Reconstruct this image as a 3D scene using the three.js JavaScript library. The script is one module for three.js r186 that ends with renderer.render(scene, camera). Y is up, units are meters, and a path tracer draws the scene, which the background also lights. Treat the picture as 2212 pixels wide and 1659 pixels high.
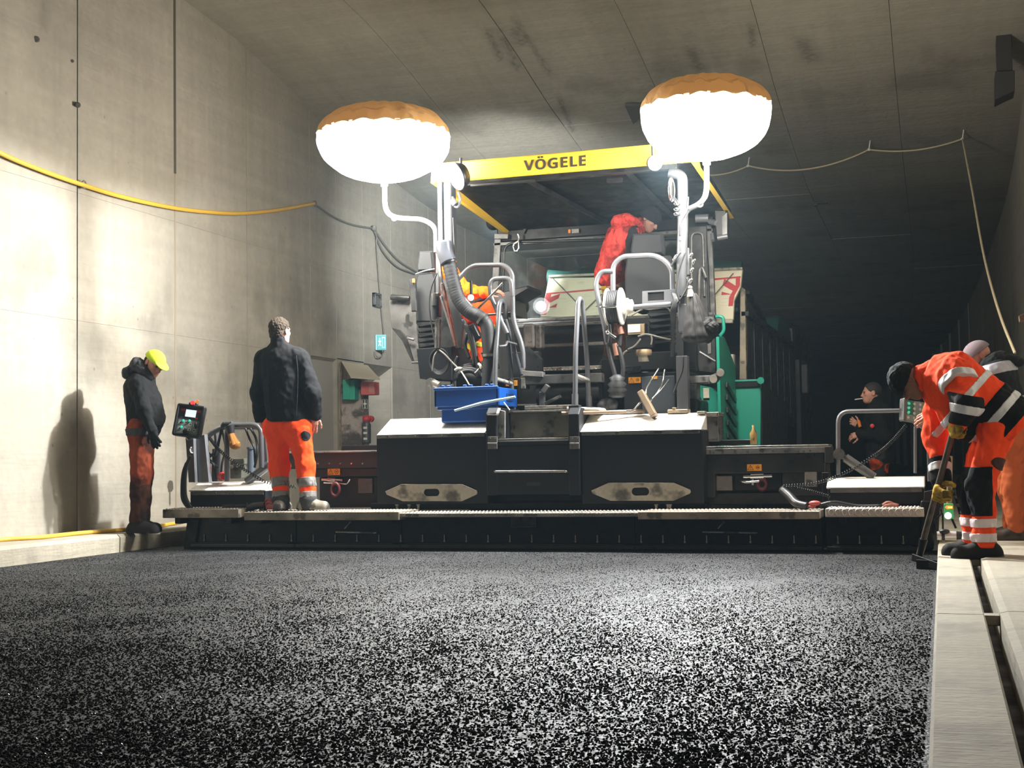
import * as THREE from 'three';
import { RoundedBoxGeometry } from 'three/addons/geometries/RoundedBoxGeometry.js';
import { mergeGeometries, toCreasedNormals } from 'three/addons/utils/BufferGeometryUtils.js';
import { ImprovedNoise } from 'three/addons/math/ImprovedNoise.js';
import { FontLoader } from 'three/addons/loaders/FontLoader.js';
import { TextGeometry } from 'three/addons/geometries/TextGeometry.js';
import { RectAreaLightUniformsLib } from 'three/addons/lights/RectAreaLightUniformsLib.js';
RectAreaLightUniformsLib.init();

// ---------------------------------------------------------------- camera, sky, lights, exposure
const scene = new THREE.Scene();
scene.background = new THREE.Color(0x000000);
scene.fog = new THREE.FogExp2(0xbfdcec, 0.0018);
const F = 2900, EYE = new THREE.Vector3(0, 0.83, 0);
const camera = new THREE.PerspectiveCamera(2 * Math.atan(829.5 / F) * 180 / Math.PI, 2212 / 1659, 0.05, 300);
camera.position.copy(EYE);
camera.rotation.order = 'YXZ';
camera.rotation.set(THREE.MathUtils.degToRad(3.07), THREE.MathUtils.degToRad(17.7), THREE.MathUtils.degToRad(-0.95));
camera.updateMatrixWorld(true);
scene.add(camera);
const renderer = new THREE.WebGLRenderer({ antialias: true });
renderer.toneMapping = THREE.LinearToneMapping;
renderer.toneMappingExposure = 1.0;
renderer.shadowMap.enabled = true;
const LIGHT = { down: 120, balloon: 28, balloonGlow: 24, flood: 135, floodR: 140, floodGlow: 14, warm: [1, 0.94, 0.84], cool: [0.95, 0.98, 1.0] };

// ---------------------------------------------------------------- helpers
const V = (x, y, z) => new THREE.Vector3(x, y, z);
// a point of the photograph on the upright plane z (across the tunnel), or on other planes
function U(px, py, z) {
  const d = V((px - 1106) / F, -(py - 829.5) / F, -1).applyQuaternion(camera.quaternion);
  return d.multiplyScalar((z - EYE.z) / d.z).add(EYE);
}
function UY(px, py, y) {
  const d = V((px - 1106) / F, -(py - 829.5) / F, -1).applyQuaternion(camera.quaternion);
  return d.multiplyScalar((y - EYE.y) / d.y).add(EYE);
}
function UX(px, py, x) {
  const d = V((px - 1106) / F, -(py - 829.5) / F, -1).applyQuaternion(camera.quaternion);
  return d.multiplyScalar((x - EYE.x) / d.x).add(EYE);
}
let seed = 7;
const rnd = () => { seed = (seed * 1664525 + 1013904223) >>> 0; return seed / 4294967296; };
const rr = (a, b) => a + (b - a) * rnd();
const lerp = THREE.MathUtils.lerp, clamp = THREE.MathUtils.clamp, smooth = THREE.MathUtils.smoothstep;
const used = {};
function numbered(n) { const k = (used[n] = (used[n] ?? -1) + 1); return k ? n + '_' + String(k).padStart(3, '0') : n; }
function metreUV(g) {
  const p = g.attributes.position, n = g.attributes.normal, uv = new Float32Array(p.count * 2);
  for (let i = 0; i < p.count; i++) {
    const ax = Math.abs(n.getX(i)), ay = Math.abs(n.getY(i)), az = Math.abs(n.getZ(i));
    if (ay >= ax && ay >= az) { uv[2 * i] = p.getX(i); uv[2 * i + 1] = p.getZ(i); }
    else if (ax >= az) { uv[2 * i] = p.getZ(i); uv[2 * i + 1] = p.getY(i); }
    else { uv[2 * i] = p.getX(i); uv[2 * i + 1] = p.getY(i); }
  }
  g.setAttribute('uv', new THREE.BufferAttribute(uv, 2));
  return g;
}
function merged(list, keepUV) {
  list = [list].flat(3).map((g) => {
    g = g.index ? g.toNonIndexed() : g;
    for (const k of Object.keys(g.attributes)) if (!['position', 'normal', 'uv', 'color'].includes(k)) g.deleteAttribute(k);
    if (!g.attributes.normal) g.computeVertexNormals();
    return g;
  });
  const col = list.some((g) => g.attributes.color);
  for (const g of list) {
    if (!keepUV || !g.attributes.uv) metreUV(g);
    if (!col) g.deleteAttribute('color');
  }
  return list.length === 1 ? list[0] : mergeGeometries(list);
}
function tag(o, label, category, group, kind) {
  if (label) o.userData.label = label;
  if (category) o.userData.category = category;
  if (group) o.userData.group = group;
  if (kind) o.userData.kind = kind;
  return o;
}
function thing(name, label, category, at, group) {
  const o = new THREE.Group(); o.name = numbered(name); scene.add(o);
  if (at) o.position.copy(at.isVector3 ? at : V(...at));
  return tag(o, label, category, group);
}
const worldPos = (o) => { const p = V(0, 0, 0); for (let q = o; q && q !== scene; q = q.parent) p.add(q.position); return p; };
// a mesh from geometries given in world coordinates, under a parent that is only moved
function part(parent, name, list, m, label, keepUV) {
  const g = merged(list, keepUV);
  const w = worldPos(parent);
  g.translate(-w.x, -w.y, -w.z);
  const o = new THREE.Mesh(g, m); o.name = name; o.castShadow = o.receiveShadow = true;
  if (label) o.userData.label = label;
  parent.add(o);
  return o;
}
// a top-level thing of one mesh
function single(name, list, m, label, category, group, kind, keepUV) {
  const g = merged(list, keepUV); g.computeBoundingBox();
  const b = g.boundingBox, c = V((b.min.x + b.max.x) / 2, b.min.y, (b.min.z + b.max.z) / 2);
  g.translate(-c.x, -c.y, -c.z);
  const o = new THREE.Mesh(g, m); o.name = numbered(name); o.position.copy(c); o.castShadow = o.receiveShadow = true;
  scene.add(o);
  return tag(o, label, category, group, kind);
}
const struct = (name, list, m, keepUV) => single(name, list, m, null, null, null, 'structure', keepUV);

// geometry builders (world coordinates)
function box(x0, x1, y0, y1, z0, z1, r = 0.008) {
  const w = Math.abs(x1 - x0), h = Math.abs(y1 - y0), d = Math.abs(z1 - z0);
  const g = r > 0 ? new RoundedBoxGeometry(w, h, d, 1, Math.min(r, w / 2.2, h / 2.2, d / 2.2)) : new THREE.BoxGeometry(w, h, d);
  return g.translate((x0 + x1) / 2, (y0 + y1) / 2, (z0 + z1) / 2);
}
// box whose camera-side face is the photograph's rectangle on plane z, going back by depth
function pbox(px0, py0, px1, py1, z, depth, r) {
  const my = (py0 + py1) / 2, mx = (px0 + px1) / 2;
  return box(U(px0, my, z).x, U(px1, my, z).x, U(mx, py1, z).y, U(mx, py0, z).y, z - depth, z, r);
}
const UP = V(0, 1, 0);
function rod(a, b, r, r2 = r, seg = 10) {
  const d = b.clone().sub(a), l = d.length();
  const g = new THREE.CylinderGeometry(r2, r, l, seg);
  g.translate(0, l / 2, 0);
  g.applyQuaternion(new THREE.Quaternion().setFromUnitVectors(UP, d.normalize()));
  return g.translate(a.x, a.y, a.z);
}
// a flat bar from a to b, w wide (towards side) and t thick
function bar(a, b, w, t, side = V(0, 0, 1)) {
  const d = b.clone().sub(a), l = d.length(), y = d.clone().normalize();
  const x = side.clone().sub(y.clone().multiplyScalar(side.dot(y))).normalize(), z = x.clone().cross(y);
  const g = new RoundedBoxGeometry(w, l, t, 1, Math.min(w, t) * 0.18);
  g.applyMatrix4(new THREE.Matrix4().makeBasis(x, y, z));
  const c = a.clone().add(b).multiplyScalar(0.5);
  return g.translate(c.x, c.y, c.z);
}
function ball(p, r, sx = 1, sy = 1, sz = 1, s = 14) { return new THREE.SphereGeometry(r, s, Math.ceil(s * 0.7)).scale(sx, sy, sz).translate(p.x, p.y, p.z); }
// pipe along straight runs with rounded corners
function pipe(pts, r, fillet = 0.08, seg = 8) {
  const out = [pts[0].clone()];
  for (let i = 1; i < pts.length - 1; i++) {
    const p = pts[i], a = pts[i - 1].clone().sub(p), b = pts[i + 1].clone().sub(p);
    const f = Math.min(fillet, a.length() * 0.48, b.length() * 0.48);
    const s = p.clone().add(a.setLength(f)), e = p.clone().add(b.setLength(f));
    for (let k = 0; k <= 6; k++) { const t = k / 6; out.push(s.clone().multiplyScalar((1 - t) * (1 - t)).addScaledVector(p, 2 * t * (1 - t)).addScaledVector(e, t * t)); }
  }
  out.push(pts[pts.length - 1].clone());
  return tubeAlong(out, r, seg);
}
// round tube through a dense list of points; r may be a function of t
function tubeAlong(pts, r, seg = 8, caps = true) {
  const rf = typeof r === 'function' ? r : () => r;
  const n = pts.length, pos = [], idx = [];
  let normal = null;
  for (let i = 0; i < n; i++) {
    const t = (i === 0 ? pts[1].clone().sub(pts[0]) : i === n - 1 ? pts[n - 1].clone().sub(pts[n - 2]) : pts[i + 1].clone().sub(pts[i - 1])).normalize();
    if (!normal) normal = (Math.abs(t.y) < 0.9 ? UP.clone() : V(1, 0, 0));
    normal = normal.clone().sub(t.clone().multiplyScalar(normal.dot(t))).normalize();
    const b = t.clone().cross(normal);
    for (let k = 0; k < seg; k++) {
      const a = k / seg * Math.PI * 2, R = rf(i / (n - 1));
      pos.push(pts[i].x + (normal.x * Math.cos(a) + b.x * Math.sin(a)) * R, pts[i].y + (normal.y * Math.cos(a) + b.y * Math.sin(a)) * R, pts[i].z + (normal.z * Math.cos(a) + b.z * Math.sin(a)) * R);
    }
    if (i) for (let k = 0; k < seg; k++) {
      const a0 = (i - 1) * seg + k, a1 = (i - 1) * seg + (k + 1) % seg, b0 = a0 + seg, b1 = a1 + seg;
      idx.push(a0, a1, b0, a1, b1, b0);
    }
  }
  if (caps) {
    const c0 = pos.length / 3; pos.push(pts[0].x, pts[0].y, pts[0].z, pts[n - 1].x, pts[n - 1].y, pts[n - 1].z);
    for (let k = 0; k < seg; k++) { idx.push(c0, (k + 1) % seg, k); idx.push(c0 + 1, (n - 1) * seg + k, (n - 1) * seg + (k + 1) % seg); }
  }
  const g = new THREE.BufferGeometry();
  g.setAttribute('position', new THREE.Float32BufferAttribute(pos, 3)); g.setIndex(idx); g.computeVertexNormals();
  return g;
}
const curve = (pts, n = 40) => new THREE.CatmullRomCurve3(pts, false, 'centripetal').getPoints(n);
const cable = (pts, r, n = 36, seg = 6) => tubeAlong(curve(pts, n), r, seg);
// polygon [[x, y], ...] in an upright plane across the tunnel, from z back by depth
function prism(poly, z, depth, bevel = 0.006, holes = []) {
  const s = new THREE.Shape(poly.map((p) => new THREE.Vector2(p.x ?? p[0], p.y ?? p[1])));
  for (const h of holes) s.holes.push(new THREE.Path(h.map((p) => new THREE.Vector2(p.x ?? p[0], p.y ?? p[1]))));
  const g = new THREE.ExtrudeGeometry(s, { depth: Math.max(depth - 2 * bevel, 0.001), bevelEnabled: bevel > 0, bevelThickness: bevel, bevelSize: bevel * 0.6, bevelOffset: -bevel * 0.6, bevelSegments: 1, curveSegments: 8 });
  return g.translate(0, 0, z - depth + bevel);
}
const pprism = (pix, z, depth, bevel, holes = []) => prism(pix.map(([x, y]) => U(x, y, z)), z, depth, bevel, holes.map((h) => h.map(([x, y]) => U(x, y, z))));
// polygon [[z, y], ...] extruded from x0 to x1
function prismX(poly, x0, x1, bevel = 0.006) {
  const s = new THREE.Shape(poly.map(([z, y]) => new THREE.Vector2(-z, y)));
  const d = Math.abs(x1 - x0);
  const g = new THREE.ExtrudeGeometry(s, { depth: Math.max(d - 2 * bevel, 0.001), bevelEnabled: bevel > 0, bevelThickness: bevel, bevelSize: bevel * 0.6, bevelOffset: -bevel * 0.6, bevelSegments: 1 });
  g.rotateY(Math.PI / 2);
  return g.translate(Math.min(x0, x1) + bevel, 0, 0);
}
// polygon [[x, z], ...] extruded upwards from y0 to y1
function prismY(poly, y0, y1, bevel = 0.006) {
  const s = new THREE.Shape(poly.map(([x, z]) => new THREE.Vector2(x, -z)));
  const g = new THREE.ExtrudeGeometry(s, { depth: Math.max(y1 - y0 - 2 * bevel, 0.001), bevelEnabled: bevel > 0, bevelThickness: bevel, bevelSize: bevel * 0.6, bevelOffset: -bevel * 0.6, bevelSegments: 1, curveSegments: 8 });
  g.rotateX(-Math.PI / 2);
  return g.translate(0, y0 + bevel, 0);
}
// a closed slab from four corners (counter-clockwise seen from outside), going back along its own normal by t
function slab(a, b, c, d, t) {
  const n = b.clone().sub(a).cross(d.clone().sub(a)).normalize().multiplyScalar(-t);
  const p = [a, b, c, d], q = p.map((v) => v.clone().add(n)), pos = [];
  const quad = (e, f, g, h) => { for (const v of [e, f, g, e, g, h]) pos.push(v.x, v.y, v.z); };
  quad(...p); quad(q[3], q[2], q[1], q[0]);
  for (let i = 0; i < 4; i++) quad(p[i], q[i], q[(i + 1) % 4], p[(i + 1) % 4]);
  const g = new THREE.BufferGeometry();
  g.setAttribute('position', new THREE.Float32BufferAttribute(pos, 3)); g.computeVertexNormals();
  return g;
}
const lathe = (prof, p, seg = 24, dir = UP) => new THREE.LatheGeometry(prof.map(([r, y]) => new THREE.Vector2(r, y)), seg).applyQuaternion(new THREE.Quaternion().setFromUnitVectors(UP, dir)).translate(p.x, p.y, p.z);
const bend = (g, f) => { const p = g.attributes.position, v = V(0, 0, 0); for (let i = 0; i < p.count; i++) { v.fromBufferAttribute(p, i); f(v); p.setXYZ(i, v.x, v.y, v.z); } g.computeVertexNormals(); return g; };

// ---------------------------------------------------------------- textures
const hash = (x, y, s) => { let h = (x * 374761393 + y * 668265263 + s * 974634721) | 0; h = Math.imul(h ^ (h >>> 13), 1274126177); return ((h ^ (h >>> 16)) >>> 0) / 4294967296; };
function vnoise(x, y, P, s, PY = P) {
  const xi = Math.floor(x), yi = Math.floor(y), fx = x - xi, fy = y - yi, u = fx * fx * (3 - 2 * fx), w = fy * fy * (3 - 2 * fy);
  const m = (a, p) => ((a % p) + p) % p, x0 = m(xi, P), x1 = m(xi + 1, P), y0 = m(yi, PY), y1 = m(yi + 1, PY);
  return lerp(lerp(hash(x0, y0, s), hash(x1, y0, s), u), lerp(hash(x0, y1, s), hash(x1, y1, s), u), w);
}
function fbm(x, y, P, oct, s, PY = P) { let a = 0.5, t = 0, n = 0; for (let i = 0; i < oct; i++) { t += a * vnoise(x, y, P, s + i, PY); n += a; x *= 2; y *= 2; P *= 2; PY *= 2; a *= 0.5; } return t / n; }
function tex(N, f, srgb, metres) {
  const d = new Uint8Array(N * N * 4);
  for (let y = 0; y < N; y++) for (let x = 0; x < N; x++) {
    const c = f(x / N, y / N, x, y), i = (y * N + x) * 4;
    if (c.length) { d[i] = clamp(c[0] * 255, 0, 255); d[i + 1] = clamp(c[1] * 255, 0, 255); d[i + 2] = clamp(c[2] * 255, 0, 255); } else d[i] = d[i + 1] = d[i + 2] = clamp(c * 255, 0, 255);
    d[i + 3] = 255;
  }
  const t = new THREE.DataTexture(d, N, N);
  t.wrapS = t.wrapT = THREE.RepeatWrapping; t.magFilter = THREE.LinearFilter; t.minFilter = THREE.LinearMipmapLinearFilter; t.generateMipmaps = true;
  if (srgb) t.colorSpace = THREE.SRGBColorSpace;
  t.repeat.set(1 / metres, 1 / metres); t.needsUpdate = true;
  return t;
}
const again = (t, m, m2 = m) => { t = t.clone(); t.repeat.set(1 / m, 1 / m2); t.needsUpdate = true; return t; };
const holes = []; for (let i = 0; i < 70; i++) holes.push([rnd(), rnd(), rr(0.0008, 0.0026), rr(0.4, 1)]);
const concreteMap = tex(1024, (u, v) => {
  let t = 0.82 + 0.13 * (fbm(u * 5, v * 5, 5, 5, 1) - 0.5) + 0.07 * (fbm(u * 3, v * 60, 3, 3, 9, 60) - 0.5) + 0.055 * (fbm(u * 60, v * 4, 60, 3, 21, 4) - 0.5);
  t += 0.05 * (fbm(u * 120, v * 120, 120, 2, 31) - 0.5);
  const st = fbm(u * 9, v * 7, 9, 5, 55, 7); t -= 0.09 * smooth(st, 0.6, 0.8);
  for (const [hx, hy, r, k] of holes) { const dx = u - hx, dy = v - hy, q = dx * dx + dy * dy * 0.6; if (q < r * r) t -= 0.22 * k * (1 - q / (r * r)); }
  return [t * 0.93, t * 0.91, t * 0.86];
}, true, 6.3);
const concreteBump = tex(512, (u, v) => 0.5 + 0.5 * (fbm(u * 40, v * 40, 40, 4, 3) - 0.5) + 0.4 * (fbm(u * 6, v * 80, 6, 2, 8, 80) - 0.5), false, 2);
const asphaltMap = tex(1024, (u, v) => { const t = 0.15 + 0.10 * (fbm(u * 6, v * 6, 6, 4, 5) - 0.4) + 0.22 * (fbm(u * 240, v * 240, 240, 2, 6) - 0.5); return [t, t * 1.01, t * 1.03]; }, true, 2.5);
const stones = (u, v, n, s) => { let best = 9; const x = u * n, y = v * n, xi = Math.floor(x), yi = Math.floor(y); for (let j = -1; j < 2; j++) for (let i = -1; i < 2; i++) { const cx = ((xi + i) % n + n) % n, cy = ((yi + j) % n + n) % n, dx = xi + i + hash(cx, cy, s) - x, dy = yi + j + hash(cx, cy, s + 1) - y; best = Math.min(best, dx * dx + dy * dy); } return Math.sqrt(best); };
const asphaltBump = tex(1024, (u, v) => 0.75 - 0.55 * stones(u, v, 110, 3) + 0.25 * (stones(u, v, 47, 13) < 0.33 ? 1 : 0) * 0.6 + 0.2 * (fbm(u * 40, v * 40, 40, 2, 40) - 0.5), false, 1.4);
const asphaltRough = tex(512, (u, v) => 0.45 + 0.5 * fbm(u * 90, v * 90, 90, 3, 60), false, 1.4);
const grimeMap = tex(512, (u, v) => { const t = 0.72 + 0.5 * (fbm(u * 6, v * 6, 6, 5, 91) - 0.5) - 0.3 * smooth(fbm(u * 14, v * 14, 14, 4, 95), 0.58, 0.75); return [t, t * 0.985, t * 0.96]; }, true, 1.1);
const grimeRough = tex(512, (u, v) => 0.55 + 0.6 * (fbm(u * 9, v * 9, 9, 5, 101) - 0.35), false, 0.9);
const fabricBump = tex(256, (u, v) => 0.5 + 0.25 * Math.sin(u * 128 * Math.PI) * Math.sin(v * 128 * Math.PI) + 0.5 * (fbm(u * 12, v * 12, 12, 3, 111) - 0.5), false, 0.25);
const dirtyCloth = tex(512, (u, v) => { const t = 0.92 - 0.45 * smooth(fbm(u * 5, v * 5, 5, 5, 121), 0.5, 0.72) - 0.1 * fbm(u * 30, v * 30, 30, 2, 129); return [t, t * 0.97, t * 0.94]; }, true, 0.8);
const treadBump = tex(512, (u, v) => { const n = 16, x = u * n, y = v * n, xi = Math.floor(x), yi = Math.floor(y), fx = x - xi - 0.5, fy = y - yi - 0.5, s = (xi + yi) % 2 ? 1 : -1, a = (fx + s * fy) * 0.707, b = (fx - s * fy) * 0.707; return clamp(1 - Math.hypot(a / 0.42, b / 0.14), 0, 1) * 0.9 + 0.05; }, false, 0.6);

// ---------------------------------------------------------------- materials
const mat = (color, roughness = 0.6, metalness = 0, o = {}) => new THREE.MeshPhysicalMaterial({ color: typeof color === 'number' ? color : new THREE.Color().setRGB(...color), roughness, metalness, ...o });
const grime = (c, r = 0.5, m = 0, o = {}) => mat(c, r, m, { map: grimeMap, roughnessMap: grimeRough, ...o });
const cloth = (c, o = {}) => mat(c, 0.9, 0, { bumpMap: fabricBump, bumpScale: 0.0015, sheen: 0.06, sheenRoughness: 0.5, specularIntensity: 0.5, sheenColor: new THREE.Color(c).multiplyScalar(0.5), ...o });
const dirty = (c, o = {}) => cloth(c, { map: dirtyCloth, ...o });
const M = {
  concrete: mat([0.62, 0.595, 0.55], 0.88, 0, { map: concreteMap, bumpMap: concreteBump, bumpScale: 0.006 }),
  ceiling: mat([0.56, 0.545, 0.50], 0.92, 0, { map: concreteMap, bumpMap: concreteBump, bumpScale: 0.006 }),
  kerb: mat([0.64, 0.605, 0.53], 0.85, 0, { map: again(concreteMap, 2.2), bumpMap: again(concreteBump, 0.8), bumpScale: 0.004 }),
  joint: mat([0.10, 0.095, 0.085], 0.95),
  seam: mat([0.36, 0.34, 0.30], 0.95),
  asphalt: mat([1.35, 1.36, 1.36], 0.85, 0, { specularIntensity: 0.3, map: asphaltMap, bumpMap: asphaltBump, bumpScale: 0.005, roughnessMap: asphaltRough }),
  stone: mat([0.021, 0.0215, 0.022], 0.9, 0, { specularIntensity: 0.07 }),
  glint: mat([0.03, 0.03, 0.03], 0.28, 0, { specularIntensity: 0.8 }),
  black: grime([0.012, 0.012, 0.0135], 0.65, 0, { specularIntensity: 0.5 }),
  panelBlack: mat([0.0075, 0.0085, 0.011], 0.6, 0, { specularIntensity: 0.5 }),
  rubber: mat([0.012, 0.012, 0.013], 0.6),
  plasticBlack: mat([0.013, 0.013, 0.0145], 0.42),
  darkGrey: grime([0.042, 0.044, 0.047], 0.6),
  seat: mat([0.02, 0.0215, 0.0235], 0.8, 0, { bumpMap: fabricBump, bumpScale: 0.001 }),
  grey: grime([0.22, 0.225, 0.23], 0.5),
  paleGrey: grime([0.5, 0.5, 0.49], 0.55),
  steel: grime([0.55, 0.55, 0.54], 0.42, 0.85),
  chrome: mat([0.85, 0.85, 0.85], 0.14, 1),
  bare: grime([0.62, 0.6, 0.55], 0.5, 0.5),
  whitePlate: mat([0.80, 0.77, 0.70], 0.5, 0.1, { bumpMap: treadBump, bumpScale: 0.003 }),
  tread: grime([0.60, 0.58, 0.53], 0.5, 0.3, { bumpMap: treadBump, bumpScale: 0.006 }),
  gripPlate: mat([0.66, 0.63, 0.57], 0.45, 0.2),
  board: grime([0.56, 0.50, 0.42], 0.75),
  silverPaint: mat([0.20, 0.205, 0.22], 0.35, 0.4),
  postGrey: mat([0.065, 0.068, 0.074], 0.45, 0.2),
  railDark: mat([0.11, 0.115, 0.125], 0.3, 0.4),
  yellow: mat([0.92, 0.60, 0.045], 0.4),
  lettering: mat([0.045, 0.035, 0.02], 0.5),
  green: mat([0.004, 0.20, 0.135], 0.45),
  blue: mat([0.004, 0.06, 0.28], 0.4),
  red: mat([0.55, 0.035, 0.04], 0.45),
  orangePaint: mat([0.8, 0.22, 0.02], 0.5),
  cream: grime([0.80, 0.75, 0.62], 0.55),
  wood: grime([0.33, 0.22, 0.12], 0.8),
  woodPale: grime([0.60, 0.47, 0.30], 0.8),
  card: mat([0.50, 0.36, 0.20], 0.9),
  hoseYellow: mat([0.72, 0.43, 0.05], 0.5),
  cableGrey: mat([0.16, 0.15, 0.13], 0.6),
  rope: mat([0.62, 0.52, 0.34], 0.85),
  bag: mat([0.022, 0.021, 0.021], 0.28, 0, { transmission: 0.0 }),
  glass: mat([0.80, 0.88, 0.86], 0.03, 0, { transmission: 1, ior: 1.45 }),
  skin: mat([0.56, 0.27, 0.19], 0.55),
  skinDark: mat([0.19, 0.09, 0.055], 0.55),
  eye: mat([0.03, 0.02, 0.015], 0.25),
  hair: mat([0.045, 0.03, 0.02], 0.8),
  hairGrey: mat([0.04, 0.03, 0.022], 0.9, 0, { specularIntensity: 0.3 }),
  navy: cloth(0x1e2024), blackCloth: cloth(0x0f1012), charcoal: cloth(0x3a3b3d),
  orange: cloth([1.0, 0.105, 0.015].length ? 0xff4d18 : 0), orangeHot: cloth(0xff7a1a), orangeDirty: dirty(0xd2521f), rust: dirty(0x8a3e22), brown: dirty(0x4a2a1c),
  redCloth: dirty(0xdd4a44), reflective: mat([0.62, 0.63, 0.66], 0.4, 0.25), reflectiveDirty: grime([0.42, 0.41, 0.41], 0.6),
  limeCloth: cloth(0xc8e23a), glove: dirty(0xc8a83c), greyCap: cloth(0x8d7f86), boot: mat([0.014, 0.013, 0.012], 0.75, 0, { specularIntensity: 0.4 }), bootGrey: grime([0.36, 0.33, 0.28], 0.8),
  white: mat([0.85, 0.85, 0.83], 0.5),
};
const glow = (rgb, k) => mat(rgb.map((c) => c * 0.35), 0.6, 0, { emissive: new THREE.Color().setRGB(...rgb), emissiveIntensity: k });
// flat print drawn on a canvas
function print(w, h, draw, o = {}) {
  const c = document.createElement('canvas'); c.width = w; c.height = h; draw(c.getContext('2d'), w, h);
  const t = new THREE.CanvasTexture(c); t.colorSpace = THREE.SRGBColorSpace; t.magFilter = THREE.LinearFilter;
  return new THREE.MeshPhysicalMaterial({ map: t, roughness: 0.5, ...o });
}
// a thin plate with its own 0..1 uv on the camera side (facing +z)
function printed(px0, py0, px1, py1, z, t = 0.004) {
  const my = (py0 + py1) / 2, mx = (px0 + px1) / 2, x0 = U(px0, my, z).x, x1 = U(px1, my, z).x, y0 = U(mx, py1, z).y, y1 = U(mx, py0, z).y;
  return new THREE.BoxGeometry(x1 - x0, y1 - y0, t).translate((x0 + x1) / 2, (y0 + y1) / 2, z - t / 2);
}

// ---------------------------------------------------------------- figures: smooth fields meshed with surface nets
const NZ = new ImprovedNoise();
const C_ = (a, b, ra, rb = ra) => {                        // tapered capsule
  const ab = b.clone().sub(a), L2 = Math.max(ab.lengthSq(), 1e-9), [ax, ay, az] = [a.x, a.y, a.z], [dx, dy, dz] = [ab.x, ab.y, ab.z];
  const f = (x, y, z) => { const px = x - ax, py = y - ay, pz = z - az; let t = (px * dx + py * dy + pz * dz) / L2; t = t < 0 ? 0 : t > 1 ? 1 : t; const qx = px - dx * t, qy = py - dy * t, qz = pz - dz * t; return Math.sqrt(qx * qx + qy * qy + qz * qz) - (ra + (rb - ra) * t); };
  const r = Math.max(ra, rb); f.box = new THREE.Box3().setFromPoints([a, b]).expandByScalar(r); return f;
};
// ellipsoid with its own axes (right, up, forward unit vectors)
const E_ = (c, rx, ry, rz, X = V(1, 0, 0), Y = V(0, 1, 0), Z = V(0, 0, 1)) => {
  const m = Math.min(rx, ry, rz);
  const f = (x, y, z) => { const px = x - c.x, py = y - c.y, pz = z - c.z, a = (px * X.x + py * X.y + pz * X.z) / rx, b = (px * Y.x + py * Y.y + pz * Y.z) / ry, d = (px * Z.x + py * Z.y + pz * Z.z) / rz, k = Math.sqrt(a * a + b * b + d * d); const k2 = Math.sqrt(a * a / rx / rx + b * b / ry / ry + d * d / rz / rz); return k < 1e-6 ? -m : k * (k - 1) / k2; };
  const r = Math.max(rx, ry, rz); f.box = new THREE.Box3().setFromPoints([c]).expandByScalar(r); return f;
};
const smin = (a, b, k) => { const h = Math.max(k - Math.abs(a - b), 0) / k; return Math.min(a, b) - h * h * k * 0.25; };
const join = (list, k = 0.03) => { const f = (x, y, z) => { let d = list[0](x, y, z); for (let i = 1; i < list.length; i++) d = smin(d, list[i](x, y, z), k); return d; }; f.box = list.reduce((b, g) => b.union(g.box), new THREE.Box3()); return f; };
const both = (f, g, box) => { const h = (x, y, z) => Math.max(f(x, y, z), g(x, y, z)); h.box = box ?? f.box; return h; };
const minus = (f, g, k = 0.01) => { const h = (x, y, z) => -smin(-f(x, y, z), g(x, y, z), k); h.box = f.box; return h; };
const grow = (f, r) => { const h = (x, y, z) => f(x, y, z) - r; h.box = f.box.clone().expandByScalar(r); return h; };
const above = (f, y0) => both(f, (x, y) => y0 - y);
// cloth folds: noise that moves the surface by up to amp
const folds = (f, amp, s = 14, q = 0) => { const h = (x, y, z) => { const d = f(x, y, z); return d > 0.05 || d < -0.05 ? d : d + amp * (NZ.noise(x * s + q, y * s * 0.6, z * s) + 0.5 * NZ.noise(x * s * 2.2, y * s * 1.7 + q, z * s * 2.2)); }; h.box = f.box.clone().expandByScalar(amp * 1.5); return h; };
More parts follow.
